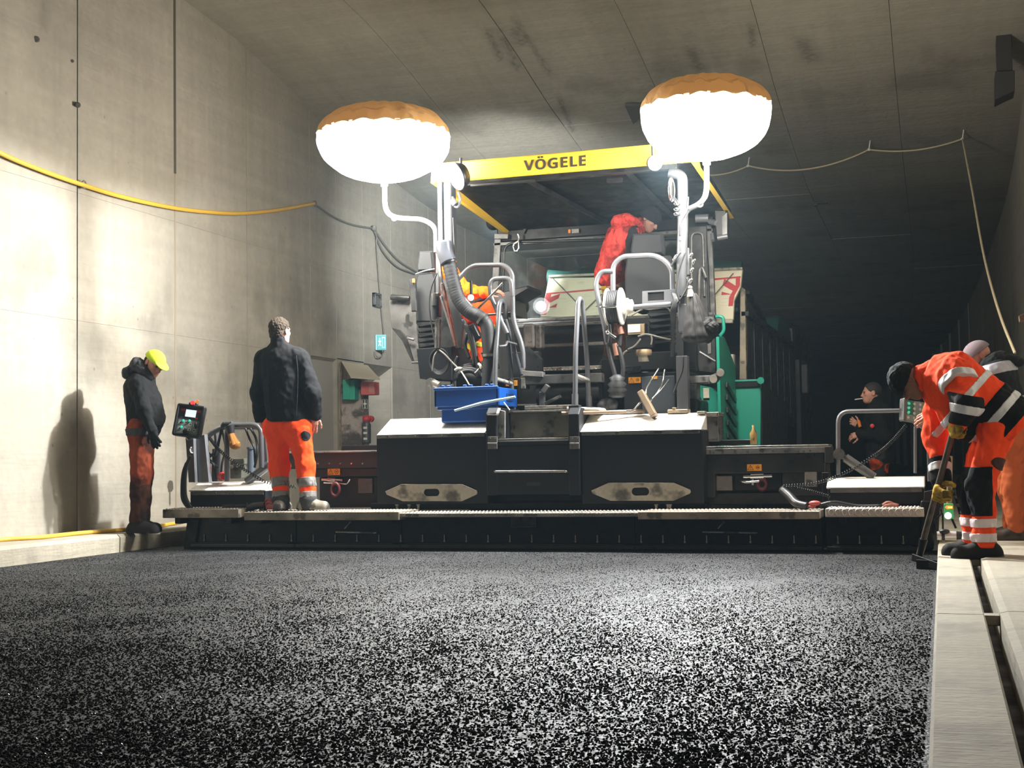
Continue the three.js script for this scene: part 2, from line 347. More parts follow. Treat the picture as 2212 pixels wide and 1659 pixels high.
// ring of a garment: part of its field, a little larger, between two planes across axis d at p
const band = (f, p, d, half, reach, out = 0.005) => { const n = d.clone().normalize(); return both(grow(f, out), (x, y, z) => Math.max(Math.abs((x - p.x) * n.x + (y - p.y) * n.y + (z - p.z) * n.z) - half, Math.hypot(x - p.x, y - p.y, z - p.z) - reach), new THREE.Box3().setFromPoints([p]).expandByScalar(reach)); };
function net(f, cell) {
  const b = f.box.clone().expandByScalar(cell * 2.2), s = b.getSize(V(0, 0, 0)), nx = Math.ceil(s.x / cell) + 1, ny = Math.ceil(s.y / cell) + 1, nz = Math.ceil(s.z / cell) + 1;
  const F = new Float32Array(nx * ny * nz), at = (i, j, k) => (k * ny + j) * nx + i;
  // skip empty blocks: the field is close to a distance
  const B = 4, far = cell * B * 1.8;
  F.fill(1);
  for (let k0 = 0; k0 < nz; k0 += B) for (let j0 = 0; j0 < ny; j0 += B) for (let i0 = 0; i0 < nx; i0 += B) {
    const c = f(b.min.x + (i0 + B / 2) * cell, b.min.y + (j0 + B / 2) * cell, b.min.z + (k0 + B / 2) * cell);
    const skip = Math.abs(c) > far + 0.02;
    for (let k = k0; k < Math.min(k0 + B, nz); k++) for (let j = j0; j < Math.min(j0 + B, ny); j++) for (let i = i0; i < Math.min(i0 + B, nx); i++) F[at(i, j, k)] = skip ? c : f(b.min.x + i * cell, b.min.y + j * cell, b.min.z + k * cell);
  }
  const pos = [], id = new Int32Array(nx * ny * nz).fill(-1), idx = [];
  const e = [[0, 1], [2, 3], [4, 5], [6, 7], [0, 2], [1, 3], [4, 6], [5, 7], [0, 4], [1, 5], [2, 6], [3, 7]];
  for (let k = 0; k < nz - 1; k++) for (let j = 0; j < ny - 1; j++) for (let i = 0; i < nx - 1; i++) {
    const v = [], o = at(i, j, k); let m = 0;
    for (let q = 0; q < 8; q++) { v[q] = F[o + (q & 1) + ((q >> 1) & 1) * nx + (q >> 2) * nx * ny]; if (v[q] < 0) m |= 1 << q; }
    if (m === 0 || m === 255) continue;
    let x = 0, y = 0, z = 0, n = 0;
    for (const [p, r] of e) if ((v[p] < 0) !== (v[r] < 0)) { const t = v[p] / (v[p] - v[r]); x += (p & 1) + t * ((r & 1) - (p & 1)); y += ((p >> 1) & 1) + t * (((r >> 1) & 1) - ((p >> 1) & 1)); z += (p >> 2) + t * ((r >> 2) - (p >> 2)); n++; }
    id[o] = pos.length / 3; pos.push(b.min.x + (i + x / n) * cell, b.min.y + (j + y / n) * cell, b.min.z + (k + z / n) * cell);
  }
  const quad = (a, c, d, g, flip) => { if (a < 0 || c < 0 || d < 0 || g < 0) return; flip ? idx.push(a, d, c, a, g, d) : idx.push(a, c, d, a, d, g); };
  for (let k = 1; k < nz - 1; k++) for (let j = 1; j < ny - 1; j++) for (let i = 1; i < nx - 1; i++) {
    const o = at(i, j, k), s0 = F[o] < 0;
    if (s0 !== (F[o + 1] < 0)) quad(id[o], id[o - nx], id[o - nx - nx * ny], id[o - nx * ny], !s0);
    if (s0 !== (F[o + nx] < 0)) quad(id[o], id[o - nx * ny], id[o - 1 - nx * ny], id[o - 1], !s0);
    if (s0 !== (F[o + nx * ny] < 0)) quad(id[o], id[o - 1], id[o - 1 - nx], id[o - nx], !s0);
  }
  const g = new THREE.BufferGeometry(); g.setAttribute('position', new THREE.Float32BufferAttribute(pos, 3)); g.setIndex(idx); 
  // normals from the field
  const N = new Float32Array(pos.length), h = cell * 0.6;
  for (let i = 0; i < pos.length; i += 3) { const [x, y, z] = [pos[i], pos[i + 1], pos[i + 2]], a = f(x + h, y, z) - f(x - h, y, z), c = f(x, y + h, z) - f(x, y - h, z), d = f(x, y, z + h) - f(x, y, z - h), l = Math.hypot(a, c, d) || 1; N[i] = a / l; N[i + 1] = c / l; N[i + 2] = d / l; }
  g.setAttribute('normal', new THREE.BufferAttribute(N, 3));
  let agree = 0; const a = V(0, 0, 0), c = V(0, 0, 0), d = V(0, 0, 0);
  for (let q = 0; q < idx.length; q += 3 * Math.ceil(idx.length / 900)) { a.fromArray(pos, idx[q] * 3); c.fromArray(pos, idx[q + 1] * 3).sub(a); d.fromArray(pos, idx[q + 2] * 3).sub(a); agree += Math.sign(c.cross(d).dot(a.fromArray(N, idx[q] * 3))); }
  if (agree < 0) for (let q = 0; q < idx.length; q += 3) { const w = idx[q + 1]; idx[q + 1] = idx[q + 2]; idx[q + 2] = w; }
  g.setIndex(idx);
  return g;
}
// head with face: c = centre, fw = where the face looks, up = crown
function headField(c, fw, up, s = 1) {
  const Z = fw.clone().normalize(), X = up.clone().cross(Z).normalize(), Y = Z.clone().cross(X), P = (x, y, z) => c.clone().addScaledVector(X, x * s).addScaledVector(Y, y * s).addScaledVector(Z, z * s), E = (x, y, z, a, b, d) => E_(P(x, y, z), a * s, b * s, d * s, X, Y, Z);
  let f = join([E(0, 0.028, -0.012, 0.077, 0.09, 0.095), E(0, -0.045, 0.03, 0.058, 0.07, 0.062), E(0, -0.092, 0.058, 0.028, 0.022, 0.026)], 0.05);
  f = join([f, E(0, 0.022, 0.078, 0.05, 0.012, 0.014), C_(P(0, 0.008, 0.088), P(0, -0.03, 0.107), 0.009 * s, 0.013 * s), E(0, -0.034, 0.1, 0.018, 0.009, 0.012), E(0.04, -0.018, 0.062, 0.02, 0.017, 0.018), E(-0.04, -0.018, 0.062, 0.02, 0.017, 0.018)], 0.016);
  for (const q of [-1, 1]) f = minus(f, E(q * 0.032, 0.004, 0.094, 0.017, 0.01, 0.012), 0.012);
  f = join([f, E(0, -0.059, 0.089, 0.024, 0.0055, 0.010), E(0, -0.07, 0.087, 0.021, 0.0065, 0.010)], 0.006);
  const ears = [-1, 1].map((q) => minus(E(q * 0.08, -0.004, -0.012, 0.009, 0.031, 0.02), E(q * 0.09, -0.002, -0.01, 0.007, 0.02, 0.012), 0.006));
  f = join([f, ...ears], 0.01);
  return { f, P, X, Y, Z, E };
}
// hand: w = wrist, d = along the palm, n = out of the back of the hand, thumb = side (+1 / -1), curl per joint
function handField(w, d, n, side, curl = 0.35, spread = 0.10, s = 1, thumbCurl = 0.4) {
  const D = d.clone().normalize(), N = n.clone().addScaledVector(D, -n.dot(D)).normalize(), S = D.clone().cross(N).multiplyScalar(side), P = (x, y, z) => w.clone().addScaledVector(S, x * s).addScaledVector(D, y * s).addScaledVector(N, z * s);
  const list = [C_(P(0.018, 0.02, 0), P(0.026, 0.075, 0), 0.017 * s, 0.014 * s), C_(P(0, 0.02, 0), P(0.004, 0.08, 0), 0.018 * s, 0.0145 * s), C_(P(-0.016, 0.02, 0), P(-0.024, 0.07, 0), 0.016 * s, 0.013 * s)];
  const fing = [[0.029, 0.080, 0.044, 0.026, 0.02, 0.0092], [0.010, 0.086, 0.048, 0.030, 0.022, 0.0095], [-0.009, 0.083, 0.044, 0.028, 0.021, 0.009], [-0.026, 0.074, 0.034, 0.021, 0.018, 0.008]];
  const palm = join(list, 0.02), out = [palm];
  fing.forEach(([x, y, a, b, c, r], i) => {
    let p = P(x, y, 0), an = 0, k = curl * (1 + 0.12 * i); const sp = (1.5 - i) * spread;
    for (const L of [a, b, c]) { an += k; const q = p.clone().addScaledVector(D, Math.cos(an) * L * s).addScaledVector(N, -Math.sin(an) * L * s).addScaledVector(S, Math.sin(sp) * L * s); out.push(C_(p, q, r * s, r * 0.88 * s)); p = q; }
  });
  let p = P(0.024, 0.022, -0.004), a = 0.85;
  for (const [L, r] of [[0.038, 0.0125], [0.032, 0.0105], [0.026, 0.009]]) { const q = p.clone().addScaledVector(D, Math.cos(a) * L * s).addScaledVector(S, Math.sin(a) * L * s).addScaledVector(N, -Math.sin(thumbCurl) * L * s); out.push(C_(p, q, r * s, r * 0.9 * s)); p = q; a -= 0.3; }
  const g = join([palm, ...out.slice(1)], 0.008);
  return g;
}
// boot standing on y: heel to toe
function bootField(ankle, toeDir, y, s = 1, h = 0.12) {
  const D = V(toeDir.x, 0, toeDir.z).normalize(), a = V(ankle.x, y, ankle.z), P = (f, u) => a.clone().addScaledVector(D, f * s).add(V(0, u * s, 0));
  return above(join([C_(P(-0.055, 0.045), P(0.06, 0.045), 0.048 * s, 0.05 * s), C_(P(0.06, 0.04), P(0.155, 0.036), 0.05 * s, 0.042 * s), C_(P(-0.035, 0.05), V(ankle.x, y + h, ankle.z), 0.05 * s, 0.055 * s), C_(P(-0.06, 0.012), P(0.16, 0.012), 0.052 * s, 0.05 * s)], 0.035), y);
}
const soleField = (ankle, toeDir, y, s = 1) => { const D = V(toeDir.x, 0, toeDir.z).normalize(), a = V(ankle.x, y + 0.012, ankle.z); const f = C_(a.clone().addScaledVector(D, -0.062 * s), a.clone().addScaledVector(D, 0.158 * s), 0.056 * s, 0.052 * s); return both(f, (x, yy) => Math.max(y - yy, yy - y - 0.028)); };
const mid = (a, b, t = 0.5) => a.clone().lerp(b, t);
// a person from joints; garments are children that follow the body
function person(label, J, o) {
  const t = thing('person', label, 'person', V((J.anL.x + J.anR.x) / 2, o.groundY, (J.anL.z + J.anR.z) / 2), o.group);
  const k = o.k ?? 1, H = headField(J.head, o.face, o.crown, o.headS ?? 1), chest = J.chest ?? mid(J.shL, J.shR), hip = mid(J.hipL, J.hipR);
  // one skin surface: head, neck, trunk, arms, hands, legs
  const trunk = [C_(hip, chest, 0.11 * k, 0.12 * k), C_(J.shL, J.shR, 0.055), C_(mid(J.shL, J.shR), H.P(0, -0.05, -0.03), 0.05, 0.052)];
  const limb = (a, b, c, r) => [C_(a, b, r[0], r[1]), C_(b, c, r[1], r[2])];
  const skin = join([...trunk, ...limb(J.shL, J.elL, J.wrL, [0.045, 0.036, 0.025]), ...limb(J.shR, J.elR, J.wrR, [0.045, 0.036, 0.025]), ...limb(J.hipL, J.knL, J.anL, [0.07, 0.05, 0.035]), ...limb(J.hipR, J.knR, J.anR, [0.07, 0.05, 0.035])], 0.03);
  const bare = [net(skin, 0.014), net(join([H.f, C_(H.P(0, -0.05, -0.02), mid(J.shL, J.shR), 0.052, 0.055)], 0.02), 0.0045)];
  for (const s of ['L', 'R']) if (o['hand' + s]) {
    const h = o['hand' + s], f = join([h.f, C_(mid(J['el' + s], J['wr' + s], 0.8), J['wr' + s], 0.028, 0.024)], 0.012);
    if (h.glove) part(t, 'glove', net(grow(join([h.f, C_(J['wr' + s], mid(J['wr' + s], J['el' + s], 0.25), 0.034, 0.042)], 0.02), 0.004), 0.0045), h.glove);
    else bare.push(net(f, 0.004));
  }
  part(t, 'body', bare, o.skin ?? M.skin);
  for (const q of [-1, 1]) part(t, 'eye', ball(H.P(q * 0.031, 0.003, 0.083), 0.0115, 1, 0.8, 1, 10), M.eye);
  // jacket
  const R = o.jr ?? 1, j = [];
  const side = J.shR.clone().sub(J.shL).normalize();
  if (o.jacket) {
    const b0 = o.hem ?? hip;
    j.push(C_(mid(J.hipL, J.hipR).clone().lerp(b0, 1), chest, 0.135 * R, 0.145 * R), C_(b0.clone().addScaledVector(side, -0.075 * R), mid(chest, J.shL, 0.55), 0.105 * R, 0.10 * R), C_(b0.clone().addScaledVector(side, 0.075 * R), mid(chest, J.shR, 0.55), 0.105 * R, 0.10 * R), C_(J.shL, J.shR, 0.075 * R), C_(mid(J.shL, J.shR), H.P(0, -0.085, -0.04), 0.085, 0.07));
    if (o.belly) j.push(o.belly);
    const arms = [...limb(J.shL, J.elL, J.wrL, [0.074, 0.062, 0.048].map((r) => r * (o.sleeve ?? 1))), ...limb(J.shR, J.elR, J.wrR, [0.074, 0.062, 0.048].map((r) => r * (o.sleeve ?? 1)))];
    t.jacketField = folds(join([join(j, 0.09), ...(o.noSleeve ? [] : arms)], 0.045), o.fold ?? 0.011, o.foldS ?? 12, o.seed ?? 0);
    if (o.hemCut) t.jacketField = both(t.jacketField, o.hemCut);
    part(t, o.jacketName ?? 'jacket', net(t.jacketField, 0.0105), o.jacket);
    if (o.noSleeve && o.sleeveM) part(t, 'sleeve', net(folds(join(arms, 0.04), 0.008, 16, 5), 0.009), o.sleeveM);
    const nk = mid(J.shL, J.shR), dir = H.P(0, -0.06, -0.03).sub(nk).normalize();
    if (o.collar) part(t, 'collar', net(minus(C_(nk.clone().addScaledVector(dir, 0.03), nk.clone().addScaledVector(dir, 0.10), 0.092, 0.078), C_(nk.clone().addScaledVector(dir, 0.09), nk.clone().addScaledVector(dir, 0.25), 0.064, 0.07), 0.006), 0.006), o.collar);
  }
  const G = o.tr ?? 1;
  const legs = [C_(J.hipL, J.hipR, 0.115 * G), ...limb(J.hipL, J.knL, J.anL, [0.102, 0.078, 0.066].map((r) => r * G)), ...limb(J.hipR, J.knR, J.anR, [0.102, 0.078, 0.066].map((r) => r * G))];
  t.trouserField = folds(join(legs, 0.05), o.tfold ?? 0.014, 11, 3 + (o.seed ?? 0));
  t.trouserField = above(t.trouserField, o.groundY + (o.cuff ?? 0.05));
  part(t, 'trousers', net(t.trouserField, 0.0105), o.trousers);
  for (const s of ['L', 'R']) { const b = part(t, 'boot', net(bootField(J['an' + s], o['toe' + s], o['soleY' + s] ?? o.groundY, o.bootS ?? 1), 0.007), o.boot ?? M.boot); part(b, 'sole', net(soleField(J['an' + s], o['toe' + s], o['soleY' + s] ?? o.groundY, o.bootS ?? 1), 0.007), M.rubber); }
  t.H = H;
  return t;
}

// ---------------------------------------------------------------- the tunnel
const WL = -7.91, WR = 1.11;                                   // wall faces where the walls are straight
const bendX = (z) => { const s = Math.max(0, -z - 21); return -s * s / (2 * 560); };   // the tunnel turns to the left further on
const CEIL = [[12, 6.05], [-11, 6.04], [-13, 5.98], [-14.3, 5.86], [-15.6, 5.62], [-16.5, 5.42], [-18.5, 5.13], [-20, 4.96], [-21.4, 4.87], [-24, 4.84], [-90, 4.84]];
const ceilY = (z) => { for (let i = 1; i < CEIL.length; i++) if (z >= CEIL[i][0]) { const [z0, y0] = CEIL[i - 1], [z1, y1] = CEIL[i]; return lerp(y0, y1, (z - z0) / (z1 - z0)); } return 4.84; };
const KERB = 0.166;

// floor: fresh asphalt with a slightly uneven open surface
{
  const nx = 90, nz = 150, g = new THREE.PlaneGeometry(1, 1, nx, nz), p = g.attributes.position, N = new ImprovedNoise();
  for (let i = 0; i < p.count; i++) {
    const x = lerp(-7.3, -0.06, p.getX(i) + 0.5), z = lerp(10, -11.6, p.getY(i) + 0.5);
    p.setXYZ(i, x, 0.0018 * N.noise(x * 2.1, z * 1.3, 3) + 0.001 * N.noise(x * 7, z * 6, 9), z);
  }
  g.computeVertexNormals();
  const top = g; 
  const f = struct('floor', [top], M.asphalt);
  part(f, 'base_course', box(-7.6, 0.3, -0.22, -0.05, -95, 11, 0), grime([0.035, 0.035, 0.036], 0.9));
  // coarse stones that stand proud of the mat: thousands nobody could count
  const st = new THREE.IcosahedronGeometry(1, 0);
  const cells = [];
  for (let i = 0; i < 260000; i++) {
    const z = -2.9 - 8.35 * Math.pow(rnd(), 1.25);
    cells.push([rr(Math.max(-7.25, 0.82 * z - 0.2), -0.075), z]);
  }
  const o = new THREE.Object3D(), w = worldPos(f);
  const scatter = (name, list, m, lo, hi, lift) => {
    const im = new THREE.InstancedMesh(st, m, list.length);
    list.forEach(([x, z], i) => {
      const s = rr(lo, hi) * (rnd() < 0.05 ? 1.5 : 1) * lerp(1, 0.6, smooth(-z, 4.5, 10));
      o.position.set(x - w.x, rr(-0.003, 0.002) + lift - w.y, z - w.z); o.rotation.set(rr(0, 6), rr(0, 6), rr(0, 6)); o.scale.set(s * rr(0.8, 1.5), s * rr(0.5, 0.8), s * rr(0.8, 1.5));
      o.updateMatrix(); im.setMatrixAt(i, o.matrix);
    });
    im.name = name; im.userData.kind = 'stuff'; im.castShadow = im.receiveShadow = true;
    f.add(im);
  };
  scatter('aggregate', cells.slice(9000), M.stone, 0.002, 0.0052, 0);
  scatter('wet_aggregate', cells.slice(0, 9000), M.glint, 0.002, 0.005, 0.001);
}
// left kerb with its own blocks, right kerb slabs and slot drain
{
  const k = thing('trim', null, null, [-7.6, 0, -20]); k.name = 'trim_1'; k.userData.kind = 'structure';
  for (let z = 10, i = 0; z > -60; i++) {
    const L = z > -30 ? 2.6 : 10;
    part(k, i ? 'kerb_block' : 'kerb_block', prism([[WL - 0.02 + bendX(z - L / 2), -0.2], [-7.29 + bendX(z - L / 2), -0.2], [-7.28 + bendX(z - L / 2), KERB - 0.03], [-7.31 + bendX(z - L / 2), KERB], [WL - 0.02 + bendX(z - L / 2), KERB + 0.004]], z, L - 0.012, 0.004), M.kerb);
    z -= L;
  }
  const r = thing('trim', null, null, [0.5, 0, -20]); r.name = 'trim_2'; r.userData.kind = 'structure';
  const y = 0.09, joints = [10, 6, 2, -1.86, -4.9 - 0.0, -8.0, -9.55, -12.5, -15.5, -18.5, -22, -26, -32, -40, -60];
  joints[4] = UY(2022, 1325, y).z; joints[5] = UY(2022, 1206, y).z; joints[6] = joints[5] * 2 - joints[4]; joints[3] = joints[4] * 2 - joints[5];
  for (let i = 7; i < 12; i++) joints[i] = joints[i - 1] + joints[5] - joints[4];
  for (let i = 0; i < joints.length - 1; i++) {
    const z0 = joints[i], L = z0 - joints[i + 1] - 0.01, b = bendX(z0 - L / 2);
    part(r, 'kerb_slab', prism([[-0.055 + b, -0.2], [0.155 + b, -0.2], [0.158 + b, y - 0.008], [0.15 + b, y], [-0.045 + b, y], [-0.055 + b, y - 0.012]], z0, L, 0.004), M.kerb);
    part(r, 'walkway_slab', prism([[0.215 + b, -0.2], [WR + 0.05 + b, -0.2], [WR + 0.05 + b, y + 0.012], [0.255 + b, y + 0.012], [0.222 + b, y + 0.004]], z0 - 0.03, L, 0.004), M.kerb);
    part(r, 'drain_bridge', box(0.15 + b, 0.222 + b, y - 0.05, y - 0.004, z0 - 0.09, z0 + 0.01, 0.004), M.kerb);
  }
  part(r, 'drain_bed', box(0.1, 0.3, -0.25, -0.1, -60, 10, 0), M.joint);
}
// wall panels cast between shallow joints, on a darker backing
function wallPanels(w, side, X, zs, rows, m) {
  for (let i = 0; i < zs.length - 1; i++) {
    const za = zs[i], zb = zs[i + 1], gap = i === 4 && side < 0 ? 0.022 : 0.009;
    for (let j = 0; j < rows.length - 1; j++) {
      const top = j === rows.length - 2, y0 = rows[j] + (j ? 0.001 : 0), steps = zb < -24 ? 6 : 3, gs = [];
      const poly = [], pa = [], zA = za - gap, zB = zb + gap;
      for (let k = 0; k <= steps; k++) pa.push(lerp(zA, zB, k / steps));
      const g = new THREE.BufferGeometry(), pos = [];
      const yt = (z) => top ? ceilY(z) + 0.05 : rows[j + 1] - 0.001;
      const quad = (a, b, c, d) => { const q = side < 0 ? [a, b, c, a, c, d] : [a, c, b, a, d, c]; for (const v of q) pos.push(...v); };
      const d = 0.012 + 0.002 * ((i * 7 + j * 3) % 3) * 0.5;
      for (let k = 0; k < steps; k++) {
        const z0 = pa[k], z1 = pa[k + 1], f0 = X + bendX(z0), f1 = X + bendX(z1), b0 = f0 + side * (0.05 + d), b1 = f1 + side * (0.05 + d);
        quad([f0, y0, z0], [f0, yt(z0), z0], [f1, yt(z1), z1], [f1, y0, z1]);
        quad([b0, y0, z0], [f0, y0, z0], [f1, y0, z1], [b1, y0, z1]);
        if (!top) quad([f0, yt(z0), z0], [b0, yt(z0), z0], [b1, yt(z1), z1], [f1, yt(z1), z1]);
        if (k === 0) quad([b0, y0, z0], [b0, yt(z0), z0], [f0, yt(z0), z0], [f0, y0, z0]);
        if (k === steps - 1) quad([f1, y0, z1], [f1, yt(z1), z1], [b1, yt(z1), z1], [b1, y0, z1]);
      }
      g.setAttribute('position', new THREE.Float32BufferAttribute(pos, 3)); g.computeVertexNormals();
      part(w, 'panel', g, m);
    }
  }
}
const NT = 2.205;                                             // top of the splayed niches
const nz = (px, py) => UX(px, py, WL).z;
const N0 = nz(672, 767), N1 = nz(728, 776), N2 = nz(786, 784), N3 = nz(847, 791);
{
  const wl = thing('wall_left', null, null, [WL, 0, -12]); wl.userData.kind = 'structure';
  const zs = [10, 5.8, 1.6, -2.6, -5.8, -7.5, nz(167, 500), nz(378, 500), nz(533, 500), N0];
  wallPanels(wl, -1, WL, zs, [KERB - 0.1, NT, 3.45, 9], M.concrete);
  // above and beyond the niches
  wallPanels(wl, -1, WL, [N0, N1, N2, N3], [NT, 3.45, 9], M.concrete);
  wallPanels(wl, -1, WL, [N3, -20.4, -22.2, -24, -26, -30, -40, -55, -75, -92], [KERB - 0.1, NT, 3.45, 9], M.concrete);
  // backing, the wall between the niches and their splayed faces
  const back = [];
  for (let z = 11; z > -95; z -= z > -20 ? 4 : 5) { const b = bendX(z - 2); back.push(box(WL - 0.9 + b, WL - 0.063 + b, z < -13 && z > -21 ? NT + 0.01 : -0.2, 6.4, z - 5, z, 0)); }
  part(wl, 'backing', back, M.seam);
  part(wl, 'niche_pier', box(WL - 1.3, WL, KERB - 0.1, NT + 0.02, N2, N1, 0.006), M.concrete);
  part(wl, 'niche_side', box(WL - 1.3, WL - 0.03, KERB - 0.1, NT + 0.02, N3 - 0.6, N3, 0.006), M.concrete);
  for (const [za, zb] of [[N0, N1], [N2, N3]]) part(wl, 'niche_soffit', prism([[WL - 0.004, NT], [WL - 0.004, NT + 0.2], [WL - 1.3, NT + 0.2], [WL - 1.3, NT - 0.85]], za, za - zb, 0), M.concrete);
  part(wl, 'niche_back', box(WL - 1.6, WL - 1.2, -0.1, NT + 0.02, N3 - 0.5, N0 + 0.4, 0), M.concrete);
  part(wl, 'niche_floor', box(WL - 1.4, WL + 0.05, -0.2, KERB, N3 - 0.2, N0 + 0.2, 0), M.kerb);

  const wr = thing('wall_right', null, null, [WR, 0, -12]); wr.userData.kind = 'structure';
  wallPanels(wr, 1, WR, [10, 4, -2, -6, -9, -12, -15, -18, -21.4, -25, -29, -34, -42, -55, -75, -92], [0, NT, 3.45, 9], M.concrete);
  const backR = [];
  for (let z = 11; z > -95; z -= 5) { const b = bendX(z - 2.5); backR.push(box(WR + 0.065 + b, WR + 0.7 + b, -0.2, 6.4, z - 6, z, 0)); }
  part(wr, 'backing', backR, M.seam);

  // ceiling in cast strips
  const c = thing('ceiling', null, null, [-3.4, 5, -14]); c.userData.kind = 'structure';
  const xs = [WL - 0.1, -6.2, -4.75, -3.3, -1.85, -0.4, WR + 0.1], cz = [10, 3, -3, -7, -10.2, -13.4, -17.4, -21.4, -26, -31, -38, -48, -62, -92];
  for (let i = 0; i < cz.length - 1; i++) for (let j = 0; j < xs.length - 1; j++) {
    const g = new THREE.BufferGeometry(), pos = [], za = cz[i] - 0.003, zb = cz[i + 1] + 0.003, st = 6, xa = xs[j] + 0.003, xb = xs[j + 1] - 0.003, lift = 0.002 * ((i * 5 + j * 3) % 4);
    const quad = (a, b, e, d) => { for (const v of [a, b, e, a, e, d]) pos.push(...v); };
    for (let k = 0; k < st; k++) {
      const z0 = lerp(za, zb, k / st), z1 = lerp(za, zb, (k + 1) / st), y0 = ceilY(z0) + lift, y1 = ceilY(z1) + lift, b0 = bendX(z0), b1 = bendX(z1);
      quad([xa + b0, y0, z0], [xa + b1, y1, z1], [xb + b1, y1, z1], [xb + b0, y0, z0]);
      quad([xa + b0, y0 + 0.06, z0], [xa + b1, y1 + 0.06, z1], [xa + b1, y1, z1], [xa + b0, y0, z0]);
      quad([xb + b0, y0, z0], [xb + b1, y1, z1], [xb + b1, y1 + 0.06, z1], [xb + b0, y0 + 0.06, z0]);
      if (k === 0) quad([xa + b0, y0, z0], [xb + b0, y0, z0], [xb + b0, y0 + 0.06, z0], [xa + b0, y0 + 0.06, z0]);
      if (k === st - 1) quad([xb + b1, y1, z1], [xa + b1, y1, z1], [xa + b1, y1 + 0.06, z1], [xb + b1, y1 + 0.06, z1]);
    }
    g.setAttribute('position', new THREE.Float32BufferAttribute(pos, 3)); g.computeVertexNormals();
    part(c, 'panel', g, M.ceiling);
  }
  const deck = [];
  for (let k = 0; k < cz.length - 1; k++) for (let q = 0; q < 3; q++) { const z0 = lerp(cz[k], cz[k + 1], q / 3), z1 = lerp(cz[k], cz[k + 1], (q + 1) / 3), y = Math.max(ceilY(z0), ceilY(z1)) + 0.06, b = bendX((z0 + z1) / 2); deck.push(box(WL - 0.9 + b, WR + 0.8 + b, y, y + 0.5, z1 - 0.05, z0 + 0.05, 0)); }
  part(c, 'deck', deck, M.seam);
  // dark streaks of damp that run along the ceiling
  const soft = print(64, 256, (g, w, h) => { const im = g.createImageData(w, h); for (let y = 0; y < h; y++) for (let x = 0; x < w; x++) { const e = Math.sin(x / w * Math.PI) ** 2 * smooth(y / h, 0, 0.2) * (1 - smooth(y / h, 0.75, 1)), v = 255 * e * (0.4 + 0.6 * fbm(x / 9, y / 12, 99, 3, 8)), i = (y * w + x) * 4; im.data[i] = im.data[i + 1] = im.data[i + 2] = v; im.data[i + 3] = 255; } g.putImageData(im, 0, 0); });
  const streak = new THREE.MeshPhysicalMaterial({ color: new THREE.Color().setRGB(0.13, 0.125, 0.115), roughness: 0.95, transparent: true, alphaMap: soft.map, opacity: 0.5 });
  const onCeil = (x, y) => { let p = UY(x, y, 5.2); for (let i = 0; i < 8; i++) p = UY(x, y, ceilY(p.z) - 0.006); return p; };
  for (const [x0, y0, x1, y1, w] of [[1058, 30, 1130, 178, 0.16], [1040, 40, 1090, 150, 0.14], [1088, 10, 1205, 195, 0.12], [1196, 190, 1245, 300, 0.1], [1620, 40, 1628, 120, 0.12], [1480, 90, 1520, 170, 0.2], [1720, 70, 1760, 150, 0.25], [1100, 45, 1130, 110, 0.2]]) {
    const a = onCeil(x0, y0), b = onCeil(x1, y1), n = 8, pos = [], uv = [];
    const row = (k) => { const p = a.clone().lerp(b, k), y = ceilY(p.z) - 0.006; return [[p.x - w, y, p.z], [p.x + w, y, p.z]]; };
    for (let k = 0; k < n; k++) { const [p, q] = row(k / n), [r, s2] = row((k + 1) / n), v0 = k / n, v1 = (k + 1) / n; pos.push(...p, ...s2, ...r, ...p, ...q, ...s2); uv.push(0, v0, 1, v1, 0, v1, 0, v0, 1, v0, 1, v1); }
    const g = new THREE.BufferGeometry(); g.setAttribute('position', new THREE.Float32BufferAttribute(pos, 3)); g.setAttribute('uv', new THREE.Float32BufferAttribute(uv, 2)); g.computeVertexNormals();
    part(c, 'damp_streak', g, streak, null, true);
  }
  // the tunnel goes on round its bend and behind the camera
  struct('wall_far', box(WL - 6, WR + 1, -0.3, 6.5, -96, -95, 0), M.joint);
  struct('wall_back', box(WL - 1, WR + 1, -0.3, 6.8, 10.6, 11.2, 0), M.joint);
}

// ---------------------------------------------------------------- the screed
const sticker = (n) => print(128, 64, (c, w, h) => {
  c.fillStyle = '#d98f22'; c.fillRect(0, 0, w, h); c.strokeStyle = '#3a2a10'; c.lineWidth = 3; c.strokeRect(2, 2, w - 4, h - 4);
  c.beginPath(); c.moveTo(32, 10); c.lineTo(56, 52); c.lineTo(8, 52); c.closePath(); c.lineWidth = 4; c.stroke();
  c.fillStyle = '#3a2a10'; c.fillRect(30, 24, 4, 15); c.fillRect(30, 43, 4, 4);
  c.beginPath(); c.arc(92, 32, n ? 18 : 14, 0, 7); c.stroke(); c.fillRect(84, 28, 18, 8);
});
const stickerA = sticker(0), stickerB = sticker(1);
const ZB = -11.33, ZW = -11.15, ZX = -11.66;
const scr = thing('paver_screed', 'long black paver screed with plank walkway and three raised centre boxes behind the road paver', 'screed', [-3.5, 0, -11.6]);
